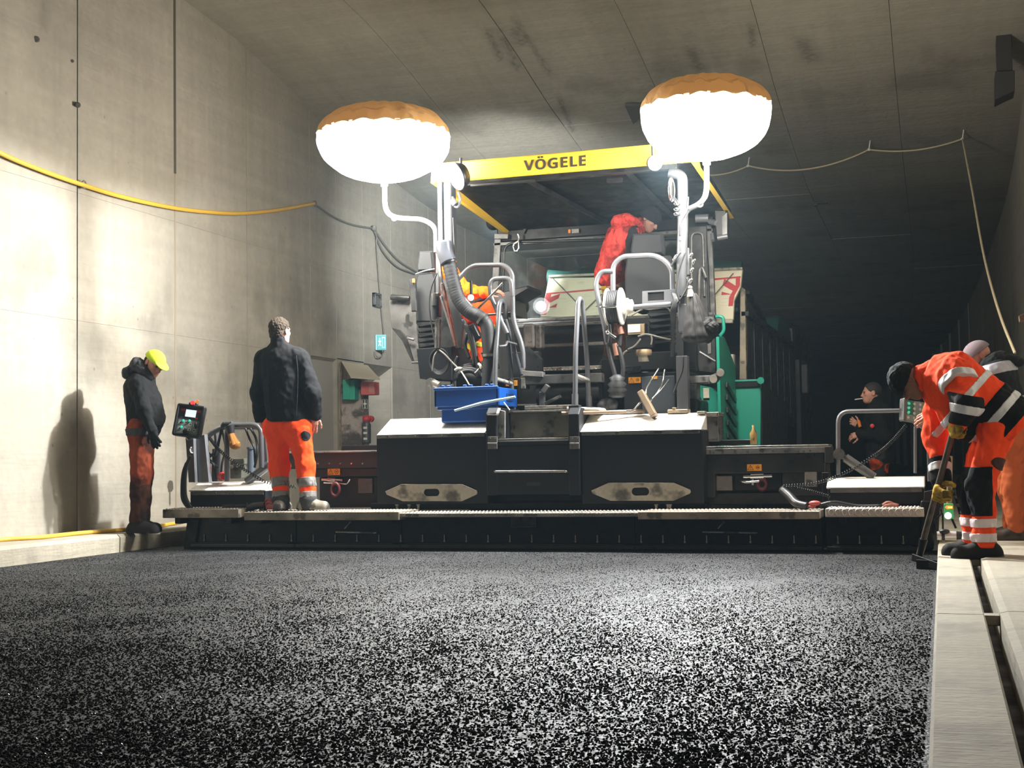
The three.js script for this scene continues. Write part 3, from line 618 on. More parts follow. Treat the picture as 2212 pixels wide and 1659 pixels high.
{
  // base: strike-off frame with bottom plate
  for (const [a, b] of [[414, 640], [640, 868], [868, 1372], [1372, 1776], [1784, 1990]]) {
    const xa = U(a, 1160, ZB).x, xb = U(b, 1160, ZB).x;
    part(scr, 'base_frame', [box(xa + 0.004, xb - 0.004, 0.055, 0.30, -12.1, ZB, 0.008)], M.black);
    part(scr, 'screed_plate', [box(xa, xb, 0.008, 0.05, -12.1, ZB + 0.035, 0.012), box(xa + 0.05, xb - 0.08, 0.05, 0.058, ZB, ZB + 0.028, 0.002)], M.darkGrey);
  }
  for (let i = 0; i < 33; i++) {
    const px = 441 + i * 47.2, p = U(px, 1171, ZB + 0.01);
    part(scr, 'bolt', [rod(V(p.x, 0.075, p.z), V(p.x, 0.135, p.z), 0.006, 0.006, 6), rod(V(p.x, 0.07, p.z), V(p.x, 0.085, p.z), 0.011, 0.011, 6)], M.steel);
  }
  for (const [a, b] of [[727, 815], [1518, 1636]]) {
    const p = U(a, 1149, ZB + 0.06), q = U(b, 1151, ZB + 0.06);
    part(scr, 'tow_handle', [bar(p, q, 0.05, 0.014, V(0, 0, 1))], M.steel);
    const s = U((a + b) / 2 - 26, 1142, ZB + 0.03), t = U((a + b) / 2 - 14, 1128, ZB + 0.03);
    part(scr, 'lever', [rod(s, t, 0.008), ball(t, 0.012)], M.steel);
  }
  part(scr, 'latch', [pbox(1104, 1114, 1158, 1138, ZB + 0.02, 0.03), rod(U(1115, 1121, ZB + 0.02), U(1115, 1121, ZB + 0.06), 0.03), rod(U(1136, 1120, ZB + 0.02), U(1136, 1120, ZB + 0.06), 0.03), bar(U(1104, 1138, ZB + 0.03), U(1160, 1137, ZB + 0.03), 0.06, 0.012)], M.darkGrey);
  // walkway boards
  const boards = [[351, 515, 1100, 1119, 0.50, M.board], [527, 861, 1106, 1124, 0.52, M.board], [862, 1386, 1108, 1117, 0.42, M.tread], [1378, 1770, 1105, 1122, 0.5, M.board], [1783, 1996, 1098, 1117, 0.34, M.gripPlate]];
  boards.forEach(([a, b, y0, y1, d, m], i) => {
    const z = ZW - (i === 2 ? 0.03 : 0);
    const bd = part(scr, 'walkway_board', [pbox(a, y0, b, y1, z, d, 0.006)], m);
    const x0 = U(a, y0, z).x, x1 = U(b, y0, z).x, y = U((a + b) / 2, y0, z).y;
    const studs = [];
    const st = i === 4 ? 0.055 : 0.034;
    for (let x = x0 + 0.03; x < x1 - 0.02; x += st) for (let k = 0; k < 7; k++) studs.push(new THREE.CylinderGeometry(0.008, 0.013, 0.008, 6).translate(x + (k % 2) * st / 2, y + 0.003, z - 0.03 - k * d / 7.5));
    part(bd, 'grip_studs', studs, m).userData.kind = 'stuff';
    if (i === 4) for (let k = 0; k < 14; k++) {
      const x = lerp(x0 + 0.045, x1 - 0.045, k / 13), yy = U(1890, 1107, z).y;
      part(bd, 'grip_ring', [new THREE.TorusGeometry(0.025, 0.006, 6, 14).scale(0.75, 1, 0.8).translate(x, yy, z + 0.001)], m);
    }
    if (i !== 2) for (const xs of [x0 + 0.1, x1 - 0.16]) part(bd, 'board_support', [box(xs, xs + 0.06, 0.24, y - 0.06, z - d, z - 0.05)], M.black);
  });
  // two big boxes with bright sloping covers
  const big = (a, b, pa, top, seg) => {
    const x0 = U(a, 1000, ZX).x, x1 = U(b, 1000, ZX).x, y0 = U(a, 1090, ZX).y, y1 = U((a + b) / 2, seg ? 930 : 937, ZX).y;
    part(scr, 'cover_box', [box(x0, x1, y0, y1, -12.2, ZX, 0.012)], M.panelBlack);
    const zt = -11.98, yt = y1 + 0.155, e = 0.03;
    part(scr, 'sloping_cover', [prismX([[ZX, y1 - 0.004], [ZX + 0.012, y1], [zt, yt], [-12.25, yt], [-12.25, y1 - 0.004]], x0 + (seg ? 0.0 : 0.012), x1 - (seg ? 0.012 : 0.02), 0.006)], M.whitePlate);
    part(scr, 'cover_hinge', [box(x0 + 0.01, x1 - 0.02, y1 - 0.034, y1 - 0.004, ZX, ZX + 0.012, 0.004), ...[0.12, 0.36, 0.6, 0.85].map((t) => rod(V(lerp(x0, x1, t), y1 - 0.018, ZX + 0.008), V(lerp(x0, x1, t), y1 - 0.018, ZX + 0.02), 0.008, 0.008, 6))], M.grey);
    return [x0, x1, y0, y1];
  };
  big(813, 1053, 0, 0, 0);
  big(1255, 1519, 0, 0, 1);
  part(scr, 'end_plate', [pbox(1521, 893, 1552, 954, -11.98, 0.3)], M.grey);
  part(scr, 'end_cap', [pbox(1519, 890, 1553, 900, -11.96, 0.3), pbox(1505, 888, 1524, 894, -11.9, 0.1)], M.bare);
  const oct = (l, r, t, b, i, k) => [[l, (t + b) / 2 - 3], [l + i, t], [r - i, t], [r - 2, (t + b) / 2 - 5], [r, (t + b) / 2], [r - 2, (t + b) / 2 + 4], [r - i, b], [l + i + 4, b], [l + 3, (t + b) / 2 + 4]];
  const slot = (x, y, w, h) => { const o = []; for (let i = 0; i < 16; i++) { const a = -i / 16 * Math.PI * 2; o.push([x + Math.sign(Math.cos(a)) * (w - h) + Math.cos(a) * h, y + Math.sin(a) * h]); } return o; };
  const plateGrey = mat([0.38, 0.365, 0.31], 0.6, 0, { map: dirtyCloth });
  part(scr, 'mounting_plate', [pprism(oct(832, 1031, 1046, 1083, 34), ZX + 0.02, 0.018, 0.003, [slot(932, 1064, 17, 8)])], plateGrey);
  part(scr, 'mounting_plate', [pprism(oct(1277, 1492, 1043, 1082, 37), ZX + 0.02, 0.018, 0.003, [slot(1383, 1062, 19, 9)])], plateGrey);
  // middle bay with step, door and hinges
  const up = (a, b, m) => { const x0 = U(a, 940, ZX).x, x1 = U(b, 940, ZX).x, y1 = U(a, 895, ZX).y, y0 = U(a, 1070, ZX).y; part(scr, 'bay_post', [prismX([[ZX + 0.03, y0], [ZX + 0.03, y1 - 0.0], [ZX - 0.04, y1 + 0.06], [-12.3, y1 + 0.06], [-12.3, y0]], x0, x1, 0.008)], M.panelBlack); };
  up(1052, 1075); up(1229, 1253);
  const cp = U(1052, 896, ZX + 0.035), cq = U(1076, 896, ZX + 0.035);
  part(scr, 'post_cap', [slab(V(cp.x, cp.y, cp.z), V(cq.x, cq.y, cq.z), V(cq.x, cq.y + 0.065, cp.z - 0.075), V(cp.x, cp.y + 0.065, cp.z - 0.075), 0.01)], M.paleGrey);
  part(scr, 'bay_cheek', [pprism([[1075, 884], [1091, 888], [1091, 946], [1075, 946]], ZX - 0.02, 0.02)], M.paleGrey);
  part(scr, 'step_riser', [pbox(1091, 890, 1230, 946, -12.05, 0.03)], grime([0.27, 0.26, 0.22], 0.6));
  part(scr, 'step_edge', [pbox(1092, 886, 1232, 890, -12.0, 0.35, 0.004)], M.tread);
  part(scr, 'step_ledge', [pbox(1075, 946.5, 1229, 950, ZX + 0.0, 0.45, 0.004)], M.bare);
  part(scr, 'bay_door', [pbox(1058, 950, 1249, 1069, ZX + 0.025, 0.05, 0.014), pbox(1075, 952, 1229, 960, ZX + 0.032, 0.02, 0.006)], M.panelBlack);
  part(scr, 'door_panel', [pbox(1075, 962, 1230, 1012, ZX + 0.029, 0.02, 0.01)], M.panelBlack);
  for (const [a, b] of [[1053.5, 1073.5], [1230.5, 1251]]) part(scr, 'hinge', [pbox(a, 943, b, 957, ZX + 0.045, 0.02, 0.003), pbox(a, 959, b, 970, ZX + 0.045, 0.02, 0.003), rod(U(a, 958, ZX + 0.048), U(b, 958, ZX + 0.048), 0.009), ...[[0.25, 947], [0.75, 947], [0.25, 966], [0.75, 966]].map(([t, y]) => { const p = U(lerp(a, b, t), y, ZX + 0.045); return rod(p, p.clone().add(V(0, 0, 0.008)), 0.008, 0.008, 6); })], M.grey);
  part(scr, 'door_handle', [pipe([U(1068, 1021, ZX + 0.02), U(1069, 1018.5, ZX + 0.075), U(1224, 1018.5, ZX + 0.075), U(1225, 1021, ZX + 0.02)], 0.012, 0.02)], M.steel);
  part(scr, 'door_slot', [pprism(slot(1152, 1046, 15, 4), ZX + 0.029, 0.006, 0.001)], M.plasticBlack);
  part(scr, 'under_box', [pbox(1050, 1068, 1260, 1098, -11.9, 0.3)], M.black);
  part(scr, 'under_frame', [pbox(800, 1085, 1526, 1100, -11.82, 0.3)], M.black);
  for (const px of [858, 884, 904, 1418, 1443, 1448]) part(scr, 'hose_fitting', [rod(U(px, 1100, -11.7), U(px, 1086, -11.7), 0.013), rod(U(px, 1092, -11.7), U(px, 1089, -11.7), 0.022, 0.022, 6)], M.bare);

  // extensions beside the boxes
  part(scr, 'extension_housing', [pbox(618, 977, 815, 1012, -11.85, 0.4), pbox(640, 1012, 815, 1030, -11.88, 0.35), pbox(690, 1030, 815, 1096, -11.95, 0.3)], mat([0.02, 0.0145, 0.0135], 0.6), 'dirty brown black housing');
  part(scr, 'extension_rail', [pbox(618, 974, 815, 978, -11.84, 0.42, 0.003)], M.paleGrey);
  part(scr, 'guide_tube', [pbox(738, 962, 815, 974, -12.1, 0.2)], M.black);
  for (let i = 0; i < 7; i++) { const p = U(640 + i * 24, 1001.5, -11.85); part(scr, 'bolt', [rod(p, p.clone().add(V(0, 0, 0.012)), 0.009, 0.009, 6)], M.steel); }
  part(scr, 'extension_housing', [pbox(1526, 980, 1782, 1022, -11.85, 0.36), pbox(1526, 1020, 1545, 1076, -11.85, 0.3), pbox(1690, 1020, 1788, 1072, -11.86, 0.3), pbox(1545, 1020, 1690, 1064, -12.0, 0.1), pbox(1526, 1064, 1790, 1090, -11.92, 0.3)], M.darkGrey, 'dirty grey steel housing');
  part(scr, 'extension_rail', [pbox(1525, 962, 1790, 966, -11.84, 0.4, 0.003)], M.bare);
  part(scr, 'cover_strip', [pbox(1525, 967, 1790, 980, -11.83, 0.38, 0.004)], M.grey);
  part(scr, 'guide_tube', [pbox(1526, 950, 1630, 961, -12.1, 0.2)], M.black);
  part(scr, 'corner_post', [pbox(1781, 964, 1797, 1000, -11.8, 0.2), pbox(1781, 1000, 1790, 1072, -11.84, 0.2)], M.darkGrey);
  for (let i = 0; i < 9; i++) { const p = U(1534 + i * 27, 973.5, -11.83); part(scr, 'bolt', [rod(p, p.clone().add(V(0, 0, 0.012)), 0.009, 0.009, 6)], M.steel); }
  part(scr, 'access_plate', [pbox(773, 1033, 805, 1066, -11.93, 0.012)], M.grey);
  part(scr, 'access_plate', [pbox(1544, 1028, 1582, 1060, -11.93, 0.012)], M.paleGrey);
  part(scr, 'access_plate', [pbox(1586, 1026, 1640, 1060, -11.99, 0.012)], M.darkGrey);
  part(scr, 'access_plate', [pbox(1738, 1018, 1766, 1052, -11.85, 0.02)], M.paleGrey);
  part(scr, 'access_hole', [rod(U(1718, 1030, -11.87), U(1718, 1030, -11.85), 0.02, 0.02, 14)], M.plasticBlack);
  part(scr, 'warning_sticker', printed(1613, 1002, 1646, 1018, -11.845), stickerA, 'orange sticker with warning triangle', true);
  part(scr, 'warning_sticker', printed(707, 1011.5, 735, 1027, -11.865), stickerB, 'orange sticker with warning triangle', true);
  part(scr, 'crank_rod', [rod(U(696, 1036, -11.9), U(741, 1037, -11.9), 0.018), rod(U(710, 1036, -11.9), U(726, 1037, -11.9), 0.03), pipe([U(700, 1043, -11.9), U(750, 1046, -11.88), U(756, 1036, -11.85)], 0.01, 0.02)], M.chrome);
  part(scr, 'crank_rod', [rod(U(1606, 1030, -11.88), U(1668, 1028, -11.88), 0.018), rod(U(1622, 1029, -11.88), U(1650, 1028, -11.88), 0.032), pipe([U(1598, 1040, -11.88), U(1610, 1042, -11.86), U(1640, 1040, -11.86)], 0.012, 0.02), rod(U(1626, 1048, -11.88), U(1626, 1030, -11.88), 0.012)], M.chrome);
  part(scr, 'red_wheel', [new THREE.TorusGeometry(0.06, 0.02, 8, 18).scale(0.7, 1, 1).translate(...U(725, 1058, -11.86).toArray())], mat([0.12, 0.02, 0.025], 0.5));
  part(scr, 'red_wheel', [new THREE.TorusGeometry(0.045, 0.02, 8, 18).scale(0.8, 1, 1).translate(...U(1646, 1046, -11.88).toArray())], mat([0.12, 0.02, 0.025], 0.5));
  // end boxes
  const endBox = (a, b, yt, yb, yo, base) => {
    const z = -11.55, x0 = U(a, yb, z).x, x1 = U(b, yb, z).x, y1 = U((a + b) / 2, yb, z).y;
    part(scr, 'cover_box', [pbox(a, yo, b, base, z, 0.5, 0.015)], M.panelBlack);
    part(scr, 'sloping_cover', [prismX([[z, y1 - 0.012], [z + 0.012, y1], [z - 0.17, y1 + 0.07], [z - 0.5, y1 + 0.075], [z - 0.5, y1 - 0.012]], x0 - 0.01, x1 + 0.0, 0.006)], M.whitePlate);
    part(scr, 'cover_hinge', [box(x0 + 0.02, x1 - 0.02, y1 - 0.045, y1 - 0.01, z, z + 0.012, 0.004), ...[0.12, 0.36, 0.6, 0.85].map((t) => rod(V(lerp(x0, x1, t), y1 - 0.027, z + 0.008), V(lerp(x0, x1, t), y1 - 0.027, z + 0.02), 0.007, 0.007, 6))], M.grey);
  };
  endBox(410, 574, 1044, 1059, 1060, 1098);
  endBox(1788, 1997, 1034, 1052, 1052, 1092);
  part(scr, 'end_frame', [pbox(1776, 1092, 1996, 1100, -11.7, 0.3), pbox(1776, 1020, 1792, 1096, -11.75, 0.2)], M.black);
  part(scr, 'end_frame', [pbox(404, 1096, 580, 1104, -11.7, 0.3)], M.black);
  // side gates with chain edge
  part(scr, 'end_gate', [box(U(1990, 1150, ZB).x, U(2016, 1150, ZB).x, 0.02, 0.42, -12.2, ZB + 0.05, 0.02)], M.black);
  part(scr, 'end_gate', [pprism([[1996, 1062], [2026, 1056], [2030, 1110], [2022, 1150], [2000, 1184], [1992, 1184]], ZB + 0.02, 0.04)], M.plasticBlack);
  part(scr, 'end_gate', [pprism([[404, 1122], [430, 1122], [420, 1184], [396, 1186]], ZB + 0.03, 0.3)], M.black);
  const ch = []; for (let i = 0; i < 22; i++) { const t = i / 21, p = U(lerp(2032, 2014, t) + 4 * Math.sin(t * 9), lerp(1100, 1150, t), ZB + 0.06); ch.push(ball(p, 0.008, 1, 1, 1, 6)); }
  part(scr, 'chain', ch, M.black).userData.kind = 'stuff';
  // hand rails and lifting cylinders at both ends
  part(scr, 'hand_rail', [pipe([U(1810.5, 1026, -11.85), U(1810.5, 889, -11.85), U(1950, 887, -11.85)], 0.019, 0.1), rod(U(1977, 1022, -11.85), U(1977, 921, -11.85), 0.014)], M.silverPaint);
  part(scr, 'hand_rail', [pipe([U(440, 1040, -11.75), U(442, 945, -11.75), U(478, 922, -11.75), U(575, 922, -11.75), U(578, 1000, -11.75)], 0.03, 0.12)], M.silverPaint);
  part(scr, 'hand_rail', [pipe([U(490, 1040, -11.65), U(490, 918, -11.65), U(564, 918, -11.65), U(565, 1010, -11.65)], 0.026, 0.1)], M.railDark);
  part(scr, 'rail_clamp', [rod(U(480, 921, -11.72), U(486, 912, -11.7), 0.02), rod(U(494, 921, -11.72), U(502, 912, -11.7), 0.02), rod(U(482, 917, -11.7), U(500, 917, -11.7), 0.025)], M.plasticBlack);
  part(scr, 'lift_cylinder', [rod(U(1826, 989, -11.75), U(1888, 1031, -11.75), 0.04), rod(U(1812, 980, -11.75), U(1832, 993, -11.75), 0.024), rod(U(1812, 981, -11.8), U(1812, 981, -11.7), 0.05), rod(U(1826, 988, -11.75), U(1834, 994, -11.75), 0.032)], M.grey);
  part(scr, 'lift_cylinder', [rod(U(534, 1040, -11.7), U(584, 1002, -11.7), 0.042), rod(U(560, 1024, -11.7), U(600, 992, -11.7), 0.028)], M.railDark);
  // console brackets
  part(scr, 'console_column', [pprism([[400, 946], [418, 942], [420, 1000], [422, 1042], [407, 1042]], -11.45, 0.16), pprism([[417, 946], [442, 938], [444, 960], [452, 1042], [422, 1042]], -11.5, 0.06)], M.silverPaint);
  part(scr, 'column_marking', [pipe([U(413, 966, -11.44), U(410, 970, -11.44), U(412, 978, -11.44), U(416, 979, -11.44)], 0.006, 0.01)], M.white);
  part(scr, 'console_column', [pprism([[2000, 918], [2012, 925], [2018, 1040], [2004, 1040]], -11.5, 0.12)], M.silverPaint);
  part(scr, 'upright_cylinder', [rod(U(466, 1040, -11.8), U(468, 970, -11.8), 0.045), rod(U(468, 970, -11.8), U(466, 935, -11.8), 0.02)], M.railDark);
  part(scr, 'upright_cylinder', [rod(U(543, 1020, -11.9), U(543, 970, -11.9), 0.042), rod(U(543, 970, -11.9), U(543, 966, -11.9), 0.05)], mat([0.12, 0.15, 0.19], 0.4, 0.4));
  part(scr, 'valve_block', [pbox(496, 996, 522, 1034, -12.0, 0.15, 0.01), pbox(502, 990, 526, 1004, -11.95, 0.1, 0.01), rod(U(500, 1008, -11.9), U(500, 1008, -11.85), 0.02), rod(U(514, 1006, -11.9), U(514, 1006, -11.85), 0.02)], grime([0.2, 0.21, 0.18], 0.5));
  part(scr, 'red_cap', [rod(U(447, 1011, -11.9), U(447, 1011, -11.82), 0.045, 0.04)], M.red, 'red plastic cap');
  part(scr, 'red_cap', [rod(U(480, 1029, -11.75), U(484, 1030, -11.65), 0.05, 0.03)], M.red, 'red plastic cap');
  for (const l of [[[442, 945], [448, 975], [464, 985], [474, 950], [478, 930]], [[478, 928], [470, 960], [460, 980], [452, 990], [470, 1010]], [[480, 930], [487, 970], [480, 1000], [477, 1030]], [[530, 925], [540, 950], [548, 965], [551, 1000]], [[541, 925], [552, 945], [556, 975], [550, 1010]], [[440, 968], [446, 990], [462, 1005], [466, 1035]]])
    part(scr, 'hydraulic_hose', [cable(l.map(([x, y], i) => U(x, y, -11.72 - 0.02 * (i % 2))), 0.012, 24)], M.rubber);
  for (const l of [[[404, 1000], [397, 1020], [394, 1055], [396, 1080], [408, 1098]], [[412, 985], [402, 1010], [399, 1050], [401, 1075], [414, 1100]]])
    part(scr, 'cable_loop', [cable(l.map(([x, y]) => U(x, y, -11.36)), 0.02, 24, 8)], M.plasticBlack);
}
// coiled console cables: each hangs between console and screed
function coil(pts, turns, R, r) {
  const base = new THREE.CatmullRomCurve3(pts, false, 'centripetal'), N = turns * 9, fr = base.getPoints(N), out = [];
  for (let i = 0; i <= N; i++) {
    const t = (i < N ? fr[i + 1].clone().sub(fr[i]) : fr[i].clone().sub(fr[i - 1])).normalize(), n = UP.clone().cross(t).normalize(), b = t.clone().cross(n), a = i / 9 * Math.PI * 2;
    out.push(fr[i].clone().addScaledVector(n, R * Math.cos(a)).addScaledVector(b, R * Math.sin(a)));
  }
  return tubeAlong(out, r, 5);
}
single('coiled_cable', coil([U(1958, 918, -11.2), U(1925, 955, -11.2), U(1895, 980, -11.25), U(1830, 1019, -11.3), U(1765, 1043, -11.4), U(1690, 1050, -11.6)], 64, 0.012, 0.0042), M.plasticBlack, 'black coiled cable hanging from the right hand console to the grey extension housing', 'cable');
single('coiled_cable', coil([U(1690, 1052, -11.62), U(1740, 1058, -11.5), U(1792, 1072, -11.4)], 24, 0.011, 0.0042), M.plasticBlack, 'short black coiled cable sagging from the grey extension to the right end box', 'cable');
single('coiled_cable', coil([U(452, 945, -11.4), U(470, 968, -11.35), U(500, 994, -11.3), U(536, 1020, -11.35), U(584, 1044, -11.6), U(640, 1052, -11.75)], 46, 0.0135, 0.0045), M.plasticBlack, 'black coiled cable running from the left screen console behind the legs in orange trousers', 'cable');
// control consoles
function console_(t, c, ux, uy, W, H) {
  const w = ux.clone().cross(uy), at = (x, y, z) => c.clone().addScaledVector(ux, x * W).addScaledVector(uy, y * H).addScaledVector(w, z);
  const bx = (x0, x1, y0, y1, z0, z1, r) => box(x0 * W, x1 * W, y0 * H, y1 * H, z0, z1, r).applyMatrix4(new THREE.Matrix4().makeBasis(ux, uy, w).setPosition(c));
  return { at, bx };
}
{
  const t = thing('control_console', 'black framed control console with lit white screen on left screed end beside the wall', 'console', U(408, 945, -11.4));
  const z = -11.38, tl = U(386, 873, z), tr = U(447, 876, z - 0.05), bl = U(369, 942, z + 0.06);
  const ux = tr.clone().sub(tl), W = ux.length(); ux.normalize();
  let uy = tl.clone().sub(bl); const H = uy.length(); uy.normalize(); ux.addScaledVector(uy, -0.6 * ux.dot(uy)).normalize(); uy.addScaledVector(ux, -uy.dot(ux)).normalize();
  const c = tr.clone().add(bl).multiplyScalar(0.5), { at, bx } = console_(t, c, ux, uy, W, H);
  part(t, 'housing', [bx(-0.5, 0.5, -0.5, 0.5, -0.06, -0.012, 0.025), bx(-0.5, -0.4, -0.48, 0.48, -0.02, 0.02, 0.014), bx(0.4, 0.5, -0.48, 0.48, -0.02, 0.02, 0.014), bx(-0.48, 0.48, 0.41, 0.5, -0.02, 0.02, 0.014), bx(-0.48, 0.48, -0.5, -0.41, -0.02, 0.02, 0.014), bx(-0.13, 0.2, 0.46, 0.58, -0.03, 0.01, 0.015)], M.plasticBlack);
  const face = print(256, 256, (g, w, h) => {
    g.fillStyle = '#3b3f46'; g.fillRect(0, 0, w, h); g.fillStyle = '#2c3138'; g.fillRect(0, 0, w, 112); g.fillStyle = '#7d8782'; g.fillRect(8, 122, 240, 130);
    g.fillStyle = '#c6342c'; g.fillRect(14, 16, 54, 24); g.fillRect(188, 16, 54, 24); g.fillRect(190, 88, 30, 14);
    g.fillStyle = '#d9d9d2'; for (const [x, y] of [[36, 152], [96, 146], [40, 206], [150, 160], [200, 160], [150, 210], [205, 214], [95, 205]]) { g.beginPath(); g.arc(x, y, 15, 0, 7); g.fill(); }
    g.fillStyle = '#3c4644'; for (const [x, y] of [[36, 152], [96, 146], [40, 206], [150, 160], [200, 160], [150, 210], [205, 214], [95, 205]]) { g.beginPath(); g.arc(x, y, 10, 0, 7); g.fill(); }
  });
  part(t, 'keypad', [(() => { const g = new THREE.BoxGeometry(0.8 * W, 0.82 * H, 0.01); return g.applyMatrix4(new THREE.Matrix4().makeBasis(ux, uy, ux.clone().cross(uy)).setPosition(at(0, 0, -0.008))); })()], face, null, true);
  part(t, 'screen', [bx(-0.17, 0.2, 0.12, 0.34, -0.005, 0.002, 0.002)], glow([0.75, 0.85, 1], 1.1), 'lit white screen');
  for (const [x, y] of [[-0.2, -0.02], [0.02, 0.0], [-0.22, -0.22]]) part(t, 'indicator_button', [ball(at(x, y, 0.0), 0.013, 1, 1, 0.6)], glow([0.05, 0.85, 0.55], 0.6), 'green lit button');
  part(t, 'stop_button', [rod(at(0.04, 0.52, 0.0), at(0.04, 0.55, 0.03), 0.022)], M.red, 'red stop button');
  part(t, 'beacon', [rod(at(0.1, 0.56, -0.01), at(0.18, 0.66, -0.01), 0.012)], M.orangePaint, 'orange knob');
  part(t, 'thumb_lever', [ball(at(0.0, -0.34, 0.02), 0.03, 1.2, 0.9, 0.8), ball(at(0.3, -0.12, 0.02), 0.02, 0.8, 1.6, 0.8)], M.plasticBlack);
  part(t, 'bracket', [rod(at(0.05, -0.45, -0.04), U(410, 950, -11.5), 0.03)], M.silverPaint);
}
{
  const t = thing('control_console', 'pale grey control console with green keypad gripped by a bare hand at the right rail', 'console', U(1968, 910, -11.2));
  const z = -11.16, tl = U(1952, 862, z), tr = U(1998, 868, z - 0.1), bl = U(1948, 908, z + 0.03);
  const ux = tr.clone().sub(tl), W = ux.length(); ux.normalize();
  let uy = tl.clone().sub(bl); const H = uy.length(); uy.normalize(); uy.addScaledVector(ux, -uy.dot(ux)).normalize();
  const c = tr.clone().add(bl).multiplyScalar(0.5), { at, bx } = console_(t, c, ux, uy, W, H);
  part(t, 'housing', [bx(-0.5, 0.5, -0.5, 0.5, -0.06, -0.01, 0.015), bx(-0.53, -0.38, -0.52, 0.55, -0.05, 0.03, 0.012)], grime([0.3, 0.31, 0.31], 0.45));
  const face = print(128, 128, (g, w, h) => { g.fillStyle = '#8fa19a'; g.fillRect(0, 0, w, h); g.fillStyle = '#2d7a5e'; g.fillRect(0, 0, 60, 90); g.fillStyle = '#dfe2dc'; for (let i = 0; i < 3; i++) for (let j = 0; j < 4; j++) { g.beginPath(); g.arc(20 + i * 42, 18 + j * 30, 9, 0, 7); g.fill(); } });
  part(t, 'keypad', [new THREE.BoxGeometry(0.84 * W, 0.94 * H, 0.01).applyMatrix4(new THREE.Matrix4().makeBasis(ux, uy, ux.clone().cross(uy)).setPosition(at(0.06, 0, -0.006)))], face, null, true);
  for (const [x, y] of [[-0.22, 0.32], [-0.22, 0.12], [-0.22, -0.08]]) part(t, 'indicator_button', [ball(at(x, y, 0.002), 0.011, 1, 1, 0.6)], glow([0.1, 0.9, 0.6], 0.5), 'green lit button');
  part(t, 'bracket', [rod(at(0.1, -0.4, -0.04), U(2006, 930, -11.5), 0.02)], M.silverPaint);
}
// loose tools and gloves left on the screed
{
  const t = thing('heating_torch', 'black handled tool with red grip lying on the left walkway board beside grey shoes', 'tool', U(566, 1104, -11.35));
  const z = -11.32;
  part(t, 'body', [rod(U(538, 1096, z), U(573, 1090, z), 0.035, 0.03), rod(U(536, 1103, z), U(537, 1086, z), 0.02), rod(U(545, 1088, z), U(570, 1086, z), 0.01)], M.plasticBlack);
  part(t, 'grip', [cable([U(570, 1094, z), U(580, 1084, z), U(590, 1088, z), U(596, 1100, z)], 0.014, 16), cable([U(572, 1090, z), U(576, 1078, z), U(586, 1080, z), U(592, 1092, z)], 0.008, 16), pbox(573, 1090, 594, 1101, z + 0.02, 0.05, 0.012)], mat([0.35, 0.06, 0.05], 0.5), 'red grip');
}
{
  const g = thing('work_glove', 'crumpled dark grey work glove on the far left walkway board', 'glove', U(490, 1097, -11.4));
  part(g, 'cuff', [ball(U(520, 1095, -11.4), 0.05, 1.6, 0.55, 0.9)], M.charcoal);
  part(g, 'palm', [ball(U(500, 1094, -11.4), 0.05, 1.5, 0.5, 1), ball(U(488, 1093, -11.4), 0.025, 1.8, 0.7, 0.8), ball(U(487, 1096, -11.36), 0.022, 1.9, 0.7, 0.8)], dirty(0x55554c));
  const h = thing('work_glove', 'tan leather work glove hanging from the dark left hand rail', 'glove', U(506, 966, -11.6));
  part(h, 'palm', [rod(U(498, 934, -11.6), U(508, 962, -11.6), 0.032, 0.055), ball(U(508, 961, -11.6), 0.058, 1, 0.8, 0.8), ball(U(500, 958, -11.57), 0.024, 0.9, 1.4, 0.9)], dirty(0xc08a4a));
  part(h, 'cuff', [rod(U(496, 920, -11.6), U(499, 937, -11.6), 0.05, 0.036)], M.plasticBlack);
}
{
  const t = thing('spray_lance', 'dark flexible lance with red valve lying from grey extension onto right walkway', 'tool', U(1740, 1100, -11.5));
  part(t, 'hose', [cable([U(1690, 1058, -11.6), U(1706, 1072, -11.5), U(1722, 1088, -11.4), U(1745, 1094, -11.36)], 0.035, 24, 10)], M.darkGrey);
  part(t, 'valve', [ball(U(1760, 1087, -11.35), 0.028, 1.8, 0.8, 1), ball(U(1754, 1094, -11.35), 0.02, 1.6, 0.8, 1)], mat([0.4, 0.07, 0.06], 0.5), 'red valve');
  part(t, 'pipe', [cable([U(1770, 1092, -11.36), U(1800, 1086, -11.36), U(1850, 1094, -11.36), U(1905, 1094, -11.34)], 0.02, 20)], M.plasticBlack);
  const r = thing('hose_nozzle', 'small red brown hose nozzle resting on the patterned right walkway plate', 'nozzle', U(1925, 1095, -11.3));
  part(r, 'nozzle', [cable([U(1907, 1092, -11.3), U(1918, 1086, -11.3), U(1930, 1090, -11.3), U(1941, 1093, -11.3)], 0.016, 14), cable([U(1910, 1094, -11.28), U(1925, 1091, -11.28), U(1938, 1094, -11.28)], 0.014, 14)], mat([0.32, 0.12, 0.08], 0.5));
}

